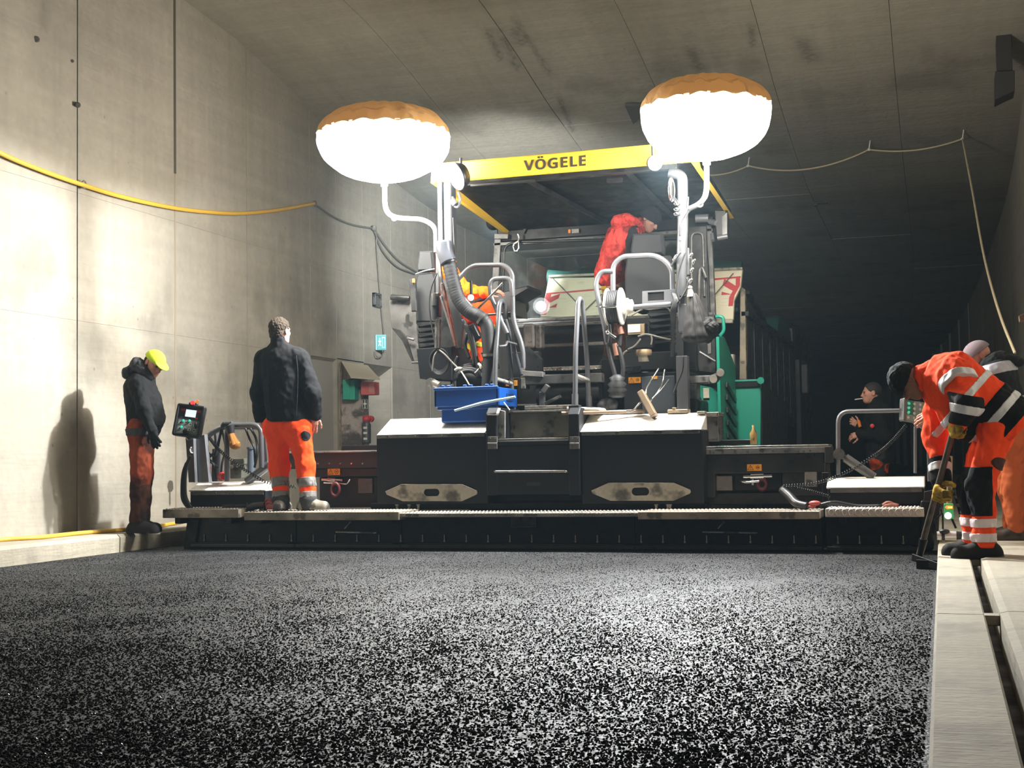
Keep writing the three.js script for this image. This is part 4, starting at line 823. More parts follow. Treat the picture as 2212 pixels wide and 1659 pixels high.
// ---------------------------------------------------------------- the road paver
const pav = thing('road_paver', 'big dark road paver with yellow roof beam, two operator seats and green hopper', 'paver', [-3.4, 0, -13]);
const font = await new FontLoader().loadAsync('fonts/droid/droid_sans_bold.typeface.json');
{
  const RL = -4.62, RR = -2.04, RZ = -12.0, RF = -14.3;
  // roof: yellow rim, dark deck sloping to the front
  const yb = 3.475, yt = 3.665, fy = 3.35;
  part(pav, 'roof_beam', [box(RL, RR, yb, yt, RZ - 0.06, RZ, 0.02)], M.yellow, 'yellow roof beam with dark lettering');
  {
    const g = new TextGeometry('VÖGELE', { font, size: 0.098, depth: 0.006, curveSegments: 4, bevelEnabled: false });
    g.computeBoundingBox(); const b = g.boundingBox, p = U(1132, 368, RZ), q = U(1267, 362, RZ), s = (q.x - p.x) / (b.max.x - b.min.x);
    g.scale(s, 1.0, 1).translate(p.x - b.min.x * s, yb + 0.042, RZ - 0.002);
    part(pav, 'lettering', g, M.lettering);
    const end = (w) => { const t = new TextGeometry(w, { font, size: 0.098, depth: 0.006, curveSegments: 2, bevelEnabled: false }); t.computeBoundingBox(); return p.x + (t.boundingBox.max.x - b.min.x) * s; };
    const g0 = end('VÖ'), g1 = end('VÖG'), gc = lerp(g0, g1, 0.5);
    part(pav, 'stencil_bridge', [box(gc - 0.004, gc + 0.004, yb + 0.03, yb + 0.15, RZ - 0.001, RZ + 0.0045, 0)], M.yellow);
  }
  part(pav, 'roof_side', [slab(V(RR, yb, RZ), V(RR, fy - 0.02, RF), V(RR - 0.16, fy + 0.22, RF), V(RR - 0.02, yt, RZ), 0.05)], M.yellow);
  part(pav, 'roof_side', [slab(V(RL + 0.02, yt, RZ), V(RL + 0.16, fy + 0.22, RF), V(RL, fy - 0.02, RF), V(RL, yb, RZ), 0.05)], M.yellow);
  part(pav, 'roof_deck', [slab(V(RL + 0.03, yb + 0.06, RZ - 0.05), V(RL + 0.03, fy, RF), V(RR - 0.03, fy, RF), V(RR - 0.03, yb + 0.06, RZ - 0.05), 0.07)], M.black);
  part(pav, 'roof_frame', [
    box(RL + 0.2, RR - 0.2, yb - 0.03, yb + 0.03, RZ - 0.2, RZ - 0.12, 0.01),
    bar(V(-3.75, yb + 0.02, RZ - 0.2), V(-3.4, fy + 0.0, RF + 0.2), 0.03, 0.05), bar(V(-2.75, yb + 0.02, RZ - 0.2), V(-2.65, fy + 0.0, RF + 0.2), 0.03, 0.05),
    box(-4.25, -3.6, yb - 0.045, yb - 0.02, RZ - 0.14, RZ - 0.1, 0.004), box(-2.95, -2.8, yb - 0.07, yb - 0.03, RZ - 0.35, RZ - 0.3, 0.004),
  ], M.darkGrey);
  const hz = RF + 0.05;
  part(pav, 'roof_header', [pbox(1072, 428, 1542, 508, hz, 0.1, 0.02)], M.black);
  const bl = []; for (const px of [1080, 1084, 1130, 1136, 1185, 1192, 1385, 1392]) { const p = U(px, px < 1100 ? 474 : 470, hz); bl.push(p); part(pav, 'bolt', [rod(p, p.clone().add(V(0, 0, 0.02)), 0.012, 0.012, 6)], M.steel); }
  part(pav, 'header_light', [pbox(1234, 494, 1251, 504, hz + 0.03, 0.03, 0.006)], M.paleGrey);
  part(pav, 'header_light', [pbox(1227, 495, 1233, 504, hz + 0.02, 0.03, 0.006)], M.orangePaint);
  part(pav, 'header_hook', [pprism([[1126, 480], [1142, 480], [1137, 495], [1132, 505]], hz + 0.04, 0.03)], M.black);
  // windscreen and its frame
  const wz = -14.2;
  part(pav, 'windscreen_frame', [pprism([[1068, 516], [1082, 514], [1074, 660], [1060, 660]], wz, 0.06), pprism([[1068, 505], [1098, 505], [1097, 516], [1067, 516]], wz + 0.03, 0.08), pprism([[1526, 486], [1537, 486], [1546, 692], [1534, 692]], wz, 0.06), pbox(1065, 508, 1540, 516, wz, 0.05), pbox(1112, 684, 1540, 691, wz + 0.05, 0.08)], M.grey);
  part(pav, 'windscreen_seal', [pipe([U(1084, 660, wz + 0.01), U(1090, 530, wz + 0.01), U(1120, 522, wz + 0.01), U(1520, 514, wz + 0.01), U(1528, 560, wz + 0.01), U(1532, 690, wz + 0.01)], 0.016, 0.12)], M.plasticBlack);
  part(pav, 'windscreen_wiper', [pipe([U(1119, 505, wz + 0.08), U(1122, 520, wz + 0.06), U(1108, 528, wz + 0.06), U(1112, 544, wz + 0.06), U(1120, 540, wz + 0.06), U(1121, 520, wz + 0.06)], 0.012, 0.03)], M.chrome);
  const smear = print(512, 256, (c, w, h) => {
    c.fillStyle = '#000'; c.fillRect(0, 0, w, h);
    const im = c.getImageData(0, 0, w, h);
    for (let y = 0; y < h; y++) for (let x = 0; x < w; x++) {
      let s = fbm(x / 26, y / 60, 99, 4, 31), edge = Math.max(1 - x / 120, 1 - y / 26, (y - 232) / 40, 0);
      const v = clamp(edge * 0.75 + 0.35 * smooth(s, 0.45, 0.8), 0, 0.8) * 150;
      const i = (y * w + x) * 4; im.data[i] = im.data[i + 1] = im.data[i + 2] = v; im.data[i + 3] = 255;
    }
    c.putImageData(im, 0, 0);
  });
  const glassM = new THREE.MeshPhysicalMaterial({ color: new THREE.Color().setRGB(0.72, 0.78, 0.77), roughness: 0.6, transparent: true, alphaMap: smear.map, opacity: 0.42 });
  const wp = [U(1086, 690, wz), U(1526, 690, wz), U(1526, 516, wz), U(1092, 520, wz)];
  const pane = (z) => new THREE.PlaneGeometry(wp[1].x - wp[0].x, wp[2].y - wp[0].y).rotateX(0.12).translate((wp[0].x + wp[1].x) / 2, (wp[0].y + wp[2].y) / 2, z);
  part(pav, 'windscreen_dust', pane(wz - 0.012), glassM, 'dusty smears on the glass', true);
  part(pav, 'windscreen', pane(wz - 0.025), M.glass, null, true);
  // side screen on the right
  part(pav, 'side_screen', [pprism([[1487, 490], [1526, 488], [1530, 690], [1490, 700]], -13.9, 0.02)], M.darkGrey);
  part(pav, 'side_screen_rim', [pipe([U(1494, 610, -13.87), U(1494, 503, -13.87), U(1518, 502, -13.87), U(1522, 640, -13.87)], 0.014, 0.12)], M.grey);
  part(pav, 'side_screen_handle', [pipe([U(1509, 655, -13.8), U(1512, 580, -13.8), U(1518, 578, -13.8), U(1525, 600, -13.8)], 0.02, 0.05)], M.grey);
  // left rear post carrying the extraction duct
  part(pav, 'roof_post', [box(U(944, 411, -12).x, U(955, 411, -12).x, 2.75, 3.5, -12.12, -12.0, 0.01)], M.postGrey);
  part(pav, 'roof_post', [box(U(956, 411, -12.02).x, U(975, 411, -12.02).x, 2.8, 3.5, -12.16, -12.02, 0.015)], M.postGrey);
  part(pav, 'roof_post', [pprism([[941, 537], [947, 537], [948, 700], [941, 745]], -12.05, 0.05)], M.postGrey);
  part(pav, 'post_brace', [bar(U(946, 540, -11.98), U(958, 650, -11.98), 0.03, 0.03), bar(U(953, 640, -11.96), U(988, 752, -11.96), 0.05, 0.02)], M.grey);
  part(pav, 'cable_bracket', [pipe([U(978, 425, -11.98), U(981, 445, -11.98), U(990, 448, -11.98), U(995, 430, -11.98), U(990, 415, -11.98)], 0.014, 0.05), rod(U(977, 432, -11.96), U(984, 442, -11.96), 0.03)], M.silverPaint);
  part(pav, 'post_cable', [cable([U(979, 470, -12), U(981, 520, -12), U(984, 560, -12), U(985, 575, -12)], 0.008)], M.rubber);
  const dz = -11.9, dp = [[961, 531], [964, 548], [970, 568], [980, 612], [992, 648], [1014, 674], [1034, 684], [1050, 700], [1055, 735], [1058, 770], [1056, 815], [1054, 850]].map(([x, y]) => U(x, y, dz));
  const dl = curve(dp, 150);
  part(pav, 'extraction_duct', [tubeAlong(dl, (t) => 0.066 + (t > 0.2 && t < 0.62 ? 0.0035 * Math.sin(t * 520) : 0), 18)], M.rubber, 'black corrugated duct hose');
  part(pav, 'duct_elbow', [tubeAlong(curve([U(958, 522, dz), U(961, 545, dz), U(970, 568, dz)], 14), 0.078, 18)], mat([0.045, 0.047, 0.055], 0.35));
  const ring = (i, r) => { const t = dl[i + 1].clone().sub(dl[i]).normalize(); return rod(dl[i].clone().addScaledVector(t, -0.012), dl[i].clone().addScaledVector(t, 0.012), r, r, 20); };
  for (const i of [26, 88, 122]) part(pav, 'hose_clamp', [ring(i, 0.075)], M.steel);
  part(pav, 'bracket_plate', [pprism([[949, 600], [972, 606], [992, 668], [1000, 700], [996, 752], [950, 752]], -12.3, 0.05)], M.darkGrey);
  part(pav, 'post_lamp', [ball(U(1450, 410, -12.0), 0.085, 0.42, 1.35, 1, 18), rod(U(1452, 425, -12.0), U(1463, 440, -12.1), 0.02)], M.chrome, 'round chromed lamp beside the bent post');
  // right rear post
  part(pav, 'roof_post', [pipe([U(1446, 372, -12.15), U(1474, 378, -12.15), U(1475, 480, -12.15), U(1471, 640, -12.15)], 0.05, 0.16, 14)], M.postGrey);
  part(pav, 'roof_post', [pbox(1466, 540, 1480, 660, -12.2, 0.06, 0.01), pbox(1463, 655, 1484, 720, -12.18, 0.1, 0.02), pbox(1473, 535, 1489, 595, -12.18, 0.06, 0.01)], M.postGrey);
  part(pav, 'roof_post', [pbox(1461, 768, 1486, 889, -12.25, 0.1, 0.01)], M.postGrey);
  part(pav, 'roof_post', [pbox(1476, 700, 1504, 800, -12.4, 0.1, 0.01)], M.black);
  for (const y of [440, 452, 462]) part(pav, 'post_clamp', [ball(U(1461, y, -12.1), 0.022, 1.3, 0.9, 1), rod(U(1461, y, -12.1), U(1470, y, -12.1), 0.01)], M.chrome);
  for (const [x, y] of [[1459, 556], [1456, 562], [1492, 553], [1498, 566], [1494, 585], [1491, 608]]) part(pav, 'wing_nut', [ball(U(x, y, -12.1), 0.02, 0.8, 1.3, 0.9), ball(U(x + 3, y - 4, -12.08), 0.014)], M.chrome);
  for (const l of [[[1487, 425], [1484, 455], [1471, 480], [1469, 510]], [[1480, 545], [1466, 585], [1462, 620], [1468, 650]], [[1470, 545], [1462, 556], [1455, 566], [1450, 575]], [[1484, 600], [1486, 615], [1474, 640], [1462, 655]], [[1476, 770], [1474, 800], [1462, 830], [1455, 850]]])
    part(pav, 'post_cable', [cable(l.map(([x, y]) => U(x, y, -12.05)), 0.009, 20)], M.rubber);

  // operator platform
  const black = M.black;
  part(pav, 'chassis', [box(-4.55, -2.2, 0.35, 1.35, -15.6, -12.7, 0.03), box(-4.3, -2.3, 1.3, 1.62, -14.2, -12.9, 0.02)], black);
  part(pav, 'platform_floor', [pbox(1122, 792, 1300, 801, -12.75, 1.3, 0.006)], M.tread);
  part(pav, 'cross_beam', [pbox(1124, 808, 1300, 829, -12.45, 0.12, 0.012)], M.grey);
  part(pav, 'beam_end', [pprism([[1126, 800], [1172, 803], [1172, 814], [1130, 812]], -12.42, 0.1), pbox(1124, 816, 1135, 840, -12.44, 0.15)], M.paleGrey);
  part(pav, 'heat_shield', [rod(U(1165, 852, -12.6), U(1300, 848, -12.6), 0.13, 0.13, 20)], M.darkGrey);
  part(pav, 'frame_plate', [pbox(1100, 760, 1165, 880, -12.8, 0.1), pprism([[1133, 750], [1138, 748], [1172, 776], [1172, 802], [1134, 802]], -12.6, 0.04)], M.darkGrey);
  part(pav, 'frame_plate', [pbox(1164, 846, 1176, 886, -12.4, 0.05), bar(U(1173, 848, -12.38), U(1184, 832, -12.38), 0.06, 0.05), bar(U(1178, 872, -12.36), U(1212, 856, -12.36), 0.05, 0.03)], M.grey);
  part(pav, 'frame_plate', [pbox(1280, 800, 1300, 870, -12.5, 0.1), pbox(1300, 775, 1346, 905, -12.7, 0.2)], black);
  // front wall of the platform
  part(pav, 'dash_wall', [pbox(1110, 690, 1545, 800, -14.1, 0.06)], M.plasticBlack);
  for (const [a, b, c, d] of [[1108, 684, 692, -13.95], [1112, 697, 704, -13.9], [1165, 740, 748, -13.9]]) part(pav, 'dash_rail', [pbox(a, b, 1320, c, d, 0.06, 0.01)], M.paleGrey);
  part(pav, 'dash_pillar', [pbox(1129, 699, 1154, 753, -13.7, 0.2, 0.03), pbox(1155, 701, 1169, 753, -13.72, 0.15, 0.02)], M.paleGrey);
  part(pav, 'dashboard', [pprism([[1024, 652], [1078, 632], [1139, 616], [1142, 624], [1105, 646], [1110, 680], [1068, 676], [1034, 666]], -13.0, 0.5, 0.02)], M.plasticBlack);
  // seats
  const seat = (hx0, hx1, hy0, hy1, bx0, bx1, by1, z) => {
    const s = part(pav, 'operator_seat', [pprism([[bx0 + 4, hy1 + 5], [bx1 - 6, hy1 + 2], [bx1 - 1, hy1 + 22], [bx1, by1], [bx0, by1], [bx0 - 1, hy1 + 40]], z, 0.16, 0.035)], M.seat);
    part(s, 'headrest', [pprism([[hx0 + 5, hy0 + 1], [hx1 - 4, hy0], [hx1, hy1 - 8], [hx1 - 2, hy1], [hx0 + 1, hy1 + 2], [hx0, hy1 - 10]], z + 0.01, 0.13, 0.035)], M.seat);
    part(s, 'cushion', [box(U(bx0, by1, z).x, U(bx1, by1, z).x, U(bx0, by1 + 8, z).y, U(bx0, by1 - 22, z).y, z - 0.62, z - 0.1, 0.05)], M.seat);
    return s;
  };
  const sl = seat(899, 937, 541, 585, 896, 943, 697, -12.35), sr = seat(1361, 1434, 503, 549, 1349, 1452, 660, -12.62);
  part(sl, 'seat_seam', [cable([U(898, 592, -12.34), U(918, 585, -12.33), U(939, 581, -12.33)], 0.008, 10)], M.silverPaint);
  const bellows = (x0, x1, ys, z, m) => ys.forEach((y, i) => part(pav, 'bellows_fold', [pprism([[x0 + i * 2, y], [x1, y - 2], [x1, y + 3], [x0 + 10, y + 9], [x0 + 4 + i, y + 5]], z, 0.3, 0.01)], m));
  bellows(897, 942, [697, 709, 720, 731, 742], -12.3, M.darkGrey);
  bellows(1396, 1448, [676, 689, 702, 715, 726, 736], -12.6, M.darkGrey);
  part(pav, 'seat_column', [pbox(903, 690, 942, 756, -12.36, 0.25), pbox(1402, 670, 1446, 760, -12.66, 0.25)], black);
  part(pav, 'seat_box', [pprism([[899, 753], [976, 748], [976, 821], [906, 818]], -12.1, 0.5, 0.012)], M.panelBlack);
  part(pav, 'seat_armrest', [pprism([[883, 602], [895, 601], [900, 672], [888, 673]], -12.2, 0.06, 0.012)], M.darkGrey);
  part(pav, 'marker_lamp', [pbox(890, 602, 895, 611, -12.17, 0.03, 0.006)], M.orangePaint);
  part(pav, 'side_shield', [pprism([[839, 652], [846, 644], [884, 648], [900, 672], [903, 753], [903, 784], [884, 750], [860, 724], [845, 708]], -12.75, 0.03, 0.01)], M.grey);
  part(pav, 'shield_top', [pipe([U(845, 642, -12.7), U(884, 645, -12.7)], 0.03)], M.darkGrey);
  part(pav, 'shield_rim', [pprism([[845, 708], [862, 712], [892, 745], [908, 786], [890, 783], [868, 736]], -12.7, 0.06, 0.01)], M.darkGrey);
  part(pav, 'shield_rim', [pprism([[879, 730], [890, 728], [906, 748], [908, 784], [895, 783]], -12.66, 0.04, 0.008)], M.grey);
  for (const [a, b, c, d] of [[880, 730, 894, 734], [890, 783, 907, 783]]) part(pav, 'shield_edge', [pipe([U(a, b, -12.6), U(c, d, -12.6)], 0.013)], M.grey);
  // rails round the seats
  const rail = (pts, z, r, m, f = 0.1) => part(pav, 'seat_rail', [pipe(pts.map(([x, y, d = 0]) => U(x, y, z + d)), r, f)], m);
  rail([[982, 615], [992, 600], [1018, 573], [1090, 572], [1107, 590], [1108, 690], [1130, 752], [1130, 795]], -12.15, 0.024, M.silverPaint);
  rail([[1095, 720], [1074, 672], [1058, 634], [1060, 602], [1105, 601], [1106, 640]], -12.1, 0.024, M.silverPaint, 0.07);
  rail([[1020, 680], [1086, 612]], -12.05, 0.012, M.steel);
  rail([[1050, 680], [1106, 676]], -12.2, 0.012, M.steel);
  rail([[1324, 640], [1324, 572], [1344, 554], [1419, 551], [1452, 577], [1453, 660]], -12.3, 0.026, M.silverPaint);
  rail([[1324, 586], [1297, 586], [1286, 612], [1292, 645], [1306, 705], [1312, 745]], -12.28, 0.024, M.silverPaint, 0.07);
  // ladders with tall hoops
  const hoop = (px, py, za, zb, yTop) => {
    const p = U(px, py, za), x = p.x, zt = (za + zb) / 2;
    part(pav, 'ladder_hoop', [pipe([V(x, p.y - 0.05, za), V(x, p.y + 0.5, za - 0.06), V(x, yTop + 0.06, zt + 0.07), V(x, yTop + 0.06, zt - 0.07), V(x, p.y + 0.45, zb + 0.05), V(x, p.y - 0.05, zb)], 0.024, 0.09, 10)], M.railDark);
    part(pav, 'hoop_collar', [rod(V(x, p.y, za), V(x, p.y + 0.1, za - 0.01), 0.03), rod(V(x, p.y, zb), V(x, p.y + 0.1, zb + 0.01), 0.03)], M.railDark);
    part(pav, 'ladder_rung', [rod(V(x, p.y + 0.27, za - 0.03), V(x, p.y + 0.25, zb + 0.03), 0.022)], M.paleGrey);
    part(pav, 'hoop_socket', [box(x - 0.05, x + 0.05, 0.9, p.y, za - 0.05, za + 0.05), box(x - 0.05, x + 0.05, 0.9, p.y, zb - 0.05, zb + 0.05)], M.darkGrey);
  };
  hoop(1068, 881, -11.78, -12.34, 2.24);
  hoop(1242, 875, -11.78, -12.3, 2.22);
  part(pav, 'hoop_brace', [pipe([U(1078, 748, -11.9), U(1093, 747, -11.95), U(1095, 738, -12.0), U(1117, 744, -12.15)], 0.012, 0.02), rod(U(1092, 690, -12.1), U(1124, 800, -12.25), 0.018), rod(U(1106, 735, -12.2), U(1126, 808, -12.3), 0.018)], M.railDark);
  // plate with a window on the right seat rail, and the reel carrier
  part(pav, 'display_carrier', [pprism([[1387, 629], [1462, 624], [1462, 655], [1387, 658]], -12.26, 0.02, 0.004, [[[1399, 632], [1399, 650], [1434, 648], [1434, 630]]])], M.silverPaint);
  part(pav, 'display', [pprism([[1397, 631], [1435, 629], [1435, 650], [1397, 652]], -12.275, 0.02, 0.003)], M.plasticBlack);
  part(pav, 'reel_bar', [rod(U(1362, 664, -12.2), U(1451, 657, -12.2), 0.026)], M.silverPaint);
  // electrical boxes, card and engine cover below the right seat
  part(pav, 'engine_cover', [pbox(1347, 804, 1462, 905, -12.45, 0.3, 0.015)], M.panelBlack, 'dark blue black engine cover');
  part(pav, 'engine_cover', [pbox(1386, 812, 1458, 900, -12.43, 0.02, 0.01)], mat([0.035, 0.042, 0.052], 0.5));
  part(pav, 'warning_sticker', printed(1357, 814, 1385, 828, -12.444), stickerA, 'orange sticker with warning triangle', true);
  part(pav, 'warning_sticker', printed(1407, 812, 1420, 819, -12.424), stickerB, 'small orange sticker', true);
  part(pav, 'warning_sticker', printed(1092, 821, 1118, 834, -12.395), stickerB, 'orange sticker behind the hoop', true);
  part(pav, 'sticker_backing', [pbox(1088, 816, 1122, 860, -12.4, 0.05)], black);
  part(pav, 'switch_panel', [pbox(1349, 790, 1382, 803, -12.42, 0.05, 0.006), ...[1356, 1364, 1373].map((x) => rod(U(x, 797, -12.42), U(x, 797, -12.4), 0.018))], M.darkGrey);
  part(pav, 'control_box', [pbox(1356, 698, 1394, 722, -12.5, 0.12, 0.01), pbox(1352, 724, 1410, 752, -12.52, 0.12, 0.01), pbox(1345, 760, 1455, 800, -12.55, 0.2, 0.012)], M.plasticBlack);
  part(pav, 'data_card', [pbox(1356, 701, 1383, 718, -12.49, 0.006, 0.001)], M.white, 'white data card');
  part(pav, 'data_card', [pbox(1356, 700, 1392, 722, -12.497, 0.006, 0.001)], M.card, 'brown card behind it');
  for (const l of [[[1360, 684], [1376, 674], [1388, 668]], [[1383, 664], [1400, 668], [1420, 666], [1440, 664], [1451, 676]], [[1378, 727], [1395, 722], [1430, 730], [1450, 734]], [[1356, 755], [1370, 748], [1384, 732]], [[1355, 757], [1348, 762], [1344, 770]], [[1407, 725], [1408, 735], [1406, 745]]])
    part(pav, 'wiring', [cable(l.map(([x, y]) => U(x, y, -12.3)), 0.009, 18)], M.cableGrey);
  for (let k = 0; k < 6; k++) part(pav, 'wiring', [cable([U(1452 + k, 632, -12.15), U(1456 + k * 1.5, 650, -12.1), U(1450 + k * 2, 672, -12.1), U(1452 + k, 700, -12.2), U(1450 + k, 770, -12.3)], 0.011, 20)], M.rubber);
  // pistol grip gun and hoses beside the reel
  for (const l of [[[1312, 740], [1318, 770], [1326, 800], [1332, 830]], [[1334, 745], [1342, 770], [1346, 800], [1340, 830]], [[1322, 690], [1320, 715], [1316, 745]], [[1338, 690], [1340, 720], [1338, 748]]])
    part(pav, 'hydraulic_hose', [cable(l.map(([x, y]) => U(x, y, -12.2)), 0.022, 18, 8)], M.rubber);
  part(pav, 'valve', [bar(U(1317, 700, -12.18), U(1319, 722, -12.18), 0.05, 0.03), ball(U(1313, 718, -12.15), 0.025), rod(U(1313, 718, -12.15), U(1330, 730, -12.15), 0.016)], M.chrome);
  part(pav, 'valve', [rod(U(1336, 702, -12.2), U(1342, 722, -12.2), 0.03), rod(U(1328, 742, -12.2), U(1333, 768, -12.2), 0.026)], mat([0.20, 0.09, 0.06], 0.5), 'rust brown fitting');
  part(pav, 'dust_boot', [lathe([[0.04, 0], [0.085, 0.02], [0.07, 0.05], [0.095, 0.07], [0.07, 0.10], [0.09, 0.13], [0.06, 0.16], [0.075, 0.19], [0.03, 0.22]], U(1334, 860, -12.2), 14)], M.rubber);
  part(pav, 'dust_boot', [ball(U(1312, 878, -12.3), 0.1, 1, 0.8, 1), ball(U(1322, 874, -12.25), 0.06)], M.rubber);
  // cables on the left
  for (const l of [[[1000, 690], [1012, 720], [1022, 760], [1024, 790]], [[1005, 700], [1020, 730], [1028, 770], [1034, 800]], [[1010, 720], [1004, 745], [1014, 775]], [[1042, 760], [1048, 775], [1040, 790], [1034, 802]], [[990, 770], [984, 785], [992, 800], [1010, 796]]])
    part(pav, 'hydraulic_hose', [cable(l.map(([x, y]) => U(x, y, -12.0)), 0.02, 18, 8)], M.rubber);
  part(pav, 'hose_block', [pprism([[1004, 706], [1022, 698], [1036, 726], [1018, 740]], -12.05, 0.1, 0.01)], M.plasticBlack);
  part(pav, 'switch_box', [pbox(934, 632, 948, 684, -11.96, 0.08, 0.01), rod(U(939, 640, -11.94), U(939, 690, -11.94), 0.022)], M.plasticBlack);
  part(pav, 'sensor_rod', [rod(U(937, 634, -11.93), U(938, 660, -11.93), 0.026), rod(U(946, 690, -11.95), U(945, 752, -11.95), 0.03)], M.steel);
  part(pav, 'strut', [bar(U(956, 612, -11.95), U(985, 748, -11.95), 0.05, 0.02)], grime([0.25, 0.12, 0.1], 0.4), 'strut with a reddish sheen');
  for (const l of [[[944, 590], [932, 620], [927, 660], [932, 700], [940, 745]], [[955, 610], [960, 650], [970, 680]]]) part(pav, 'wiring', [cable(l.map(([x, y]) => U(x, y, -11.94)), 0.008, 18)], M.rubber);
  // rolled cover with light tape in front of the hoses
  part(pav, 'auger_motor', [rod(U(986, 830, -12.4), U(1060, 828, -12.4), 0.17, 0.17, 22), pbox(980, 790, 1060, 840, -12.5, 0.2, 0.05)], M.black);
  part(pav, 'tow_arm', [rod(U(934, 826, -12.1), U(948, 833, -12.1), 0.04), pprism([[926, 824], [934, 819], [950, 832], [976, 829], [976, 836], [945, 838]], -12.15, 0.06, 0.008), rod(U(930, 826, -12.16), U(930, 826, -12.06), 0.045)], M.bare);
  part(pav, 'platform_post', [pbox(976, 787, 983, 838, -12.2, 0.06)], M.grey);
  // right tow arm with pivot
  part(pav, 'tow_arm', [pbox(1485, 811, 1536, 828, -12.6, 0.14, 0.012), pprism([[1530, 812], [1546, 806], [1558, 800], [1560, 812], [1548, 826], [1530, 829]], -12.58, 0.06, 0.008)], M.grey);
  for (const [x, y] of [[1541, 819], [1556, 805]]) part(pav, 'pivot_bolt', [rod(U(x, y, -12.6), U(x, y, -12.5), 0.04, 0.036, 12)], M.bare);
  part(pav, 'side_frame', [pprism([[1496, 728], [1504, 728], [1516, 762], [1546, 782], [1546, 806], [1510, 802]], -13.2, 0.1), pbox(1500, 700, 1545, 800, -13.5, 0.2), pbox(1488, 829, 1506, 890, -12.9, 0.2)], M.darkGrey);
  part(pav, 'side_frame', [pipe([U(1511, 760, -13.0), U(1545, 781, -13.0)], 0.012), pbox(1528, 735, 1536, 765, -13.1, 0.05)], M.grey);
  // green hopper
  part(pav, 'hopper_wing', [pprism([[1569, 824], [1644, 823], [1643, 962], [1566, 968]], -14.0, 0.05, 0.01)], M.green);
  part(pav, 'hopper_rim', [pbox(1572, 826, 1640, 836, -13.97, 0.02, 0.004)], M.black);
  part(pav, 'hopper_pin', [rod(U(1643, 822, -14.1), U(1643, 822, -13.9), 0.036, 0.036, 14), pbox(1568, 820, 1640, 825, -13.96, 0.06)], M.green);
  part(pav, 'hopper_wing', [slab(V(U(1644, 823, -14).x, 0.55, -14.02), V(U(1644, 823, -14).x + 0.05, 0.55, -15.9), V(U(1644, 823, -14).x + 0.05, 1.4, -15.9), V(U(1644, 823, -14).x, 1.55, -14.02), 0.05)], M.black);
  part(pav, 'louvred_guard', [prismX([[-12.95, 0.75], [-12.95, 1.95], [-13.3, 1.98], [-14.0, 1.72], [-14.0, 0.85], [-13.5, 0.65]], U(1550, 800, -13).x, U(1550, 800, -13).x + 0.03, 0.004)], M.green);
  for (let k = 0; k < 6; k++) part(pav, 'louvre', [bar(V(U(1550, 800, -13).x + 0.045, 1.5 - k * 0.125, -13.25), V(U(1550, 800, -13).x + 0.045, 1.36 - k * 0.125, -13.85), 0.055, 0.02, UP)], M.black);
  part(pav, 'body_panel', [pprism([[1500, 830], [1534, 836], [1550, 850], [1560, 930], [1552, 955], [1520, 880]], -13.3, 0.2, 0.02)], M.green);
  part(pav, 'body_sticker', [pbox(1519, 838, 1532, 860, -13.28, 0.01, 0.001)], M.cream);
  part(pav, 'guard_hook', [pipe([U(1546, 684, -13.2), U(1562, 684, -13.2), U(1564, 715, -13.2), U(1555, 726, -13.2)], 0.018, 0.05)], M.green);
  part(pav, 'marker_strip', [pbox(1568, 905, 1574, 952, -13.9, 0.03, 0.006)], mat([0.85, 0.06, 0.05], 0.5), 'red marker strip');
  part(pav, 'exhaust_cylinder', [rod(U(1578, 822, -14.4), U(1578, 766, -14.4), 0.055, 0.055, 16)], M.chrome);
  // tracks and dark running gear
  part(pav, 'track', [box(-4.6, -4.15, 0.02, 0.75, -15.3, -12.7, 0.2)], M.rubber);
  part(pav, 'track', [box(-2.55, -2.1, 0.02, 0.75, -15.3, -12.7, 0.2)], M.rubber);
  // mirror on the right
  part(pav, 'side_mirror', [pprism([[1541, 452], [1570, 452], [1573, 470], [1572, 512], [1566, 518], [1545, 512]], -13.9, 0.1, 0.03)], M.plasticBlack);
  part(pav, 'mirror_glass', [pprism([[1559, 468], [1571, 458], [1571, 505], [1560, 508]], -13.88, 0.02, 0.004)], M.chrome);
  part(pav, 'mirror_arm', [rod(U(1503, 472, -14.0), U(1531, 471, -14.0), 0.045), rod(U(1534, 478, -14.0), U(1548, 482, -13.9), 0.03), rod(U(1538, 505, -14.0), U(1540, 520, -13.95), 0.02), rod(U(1550, 514, -13.9), U(1572, 510, -13.9), 0.03)], M.silverPaint);
}
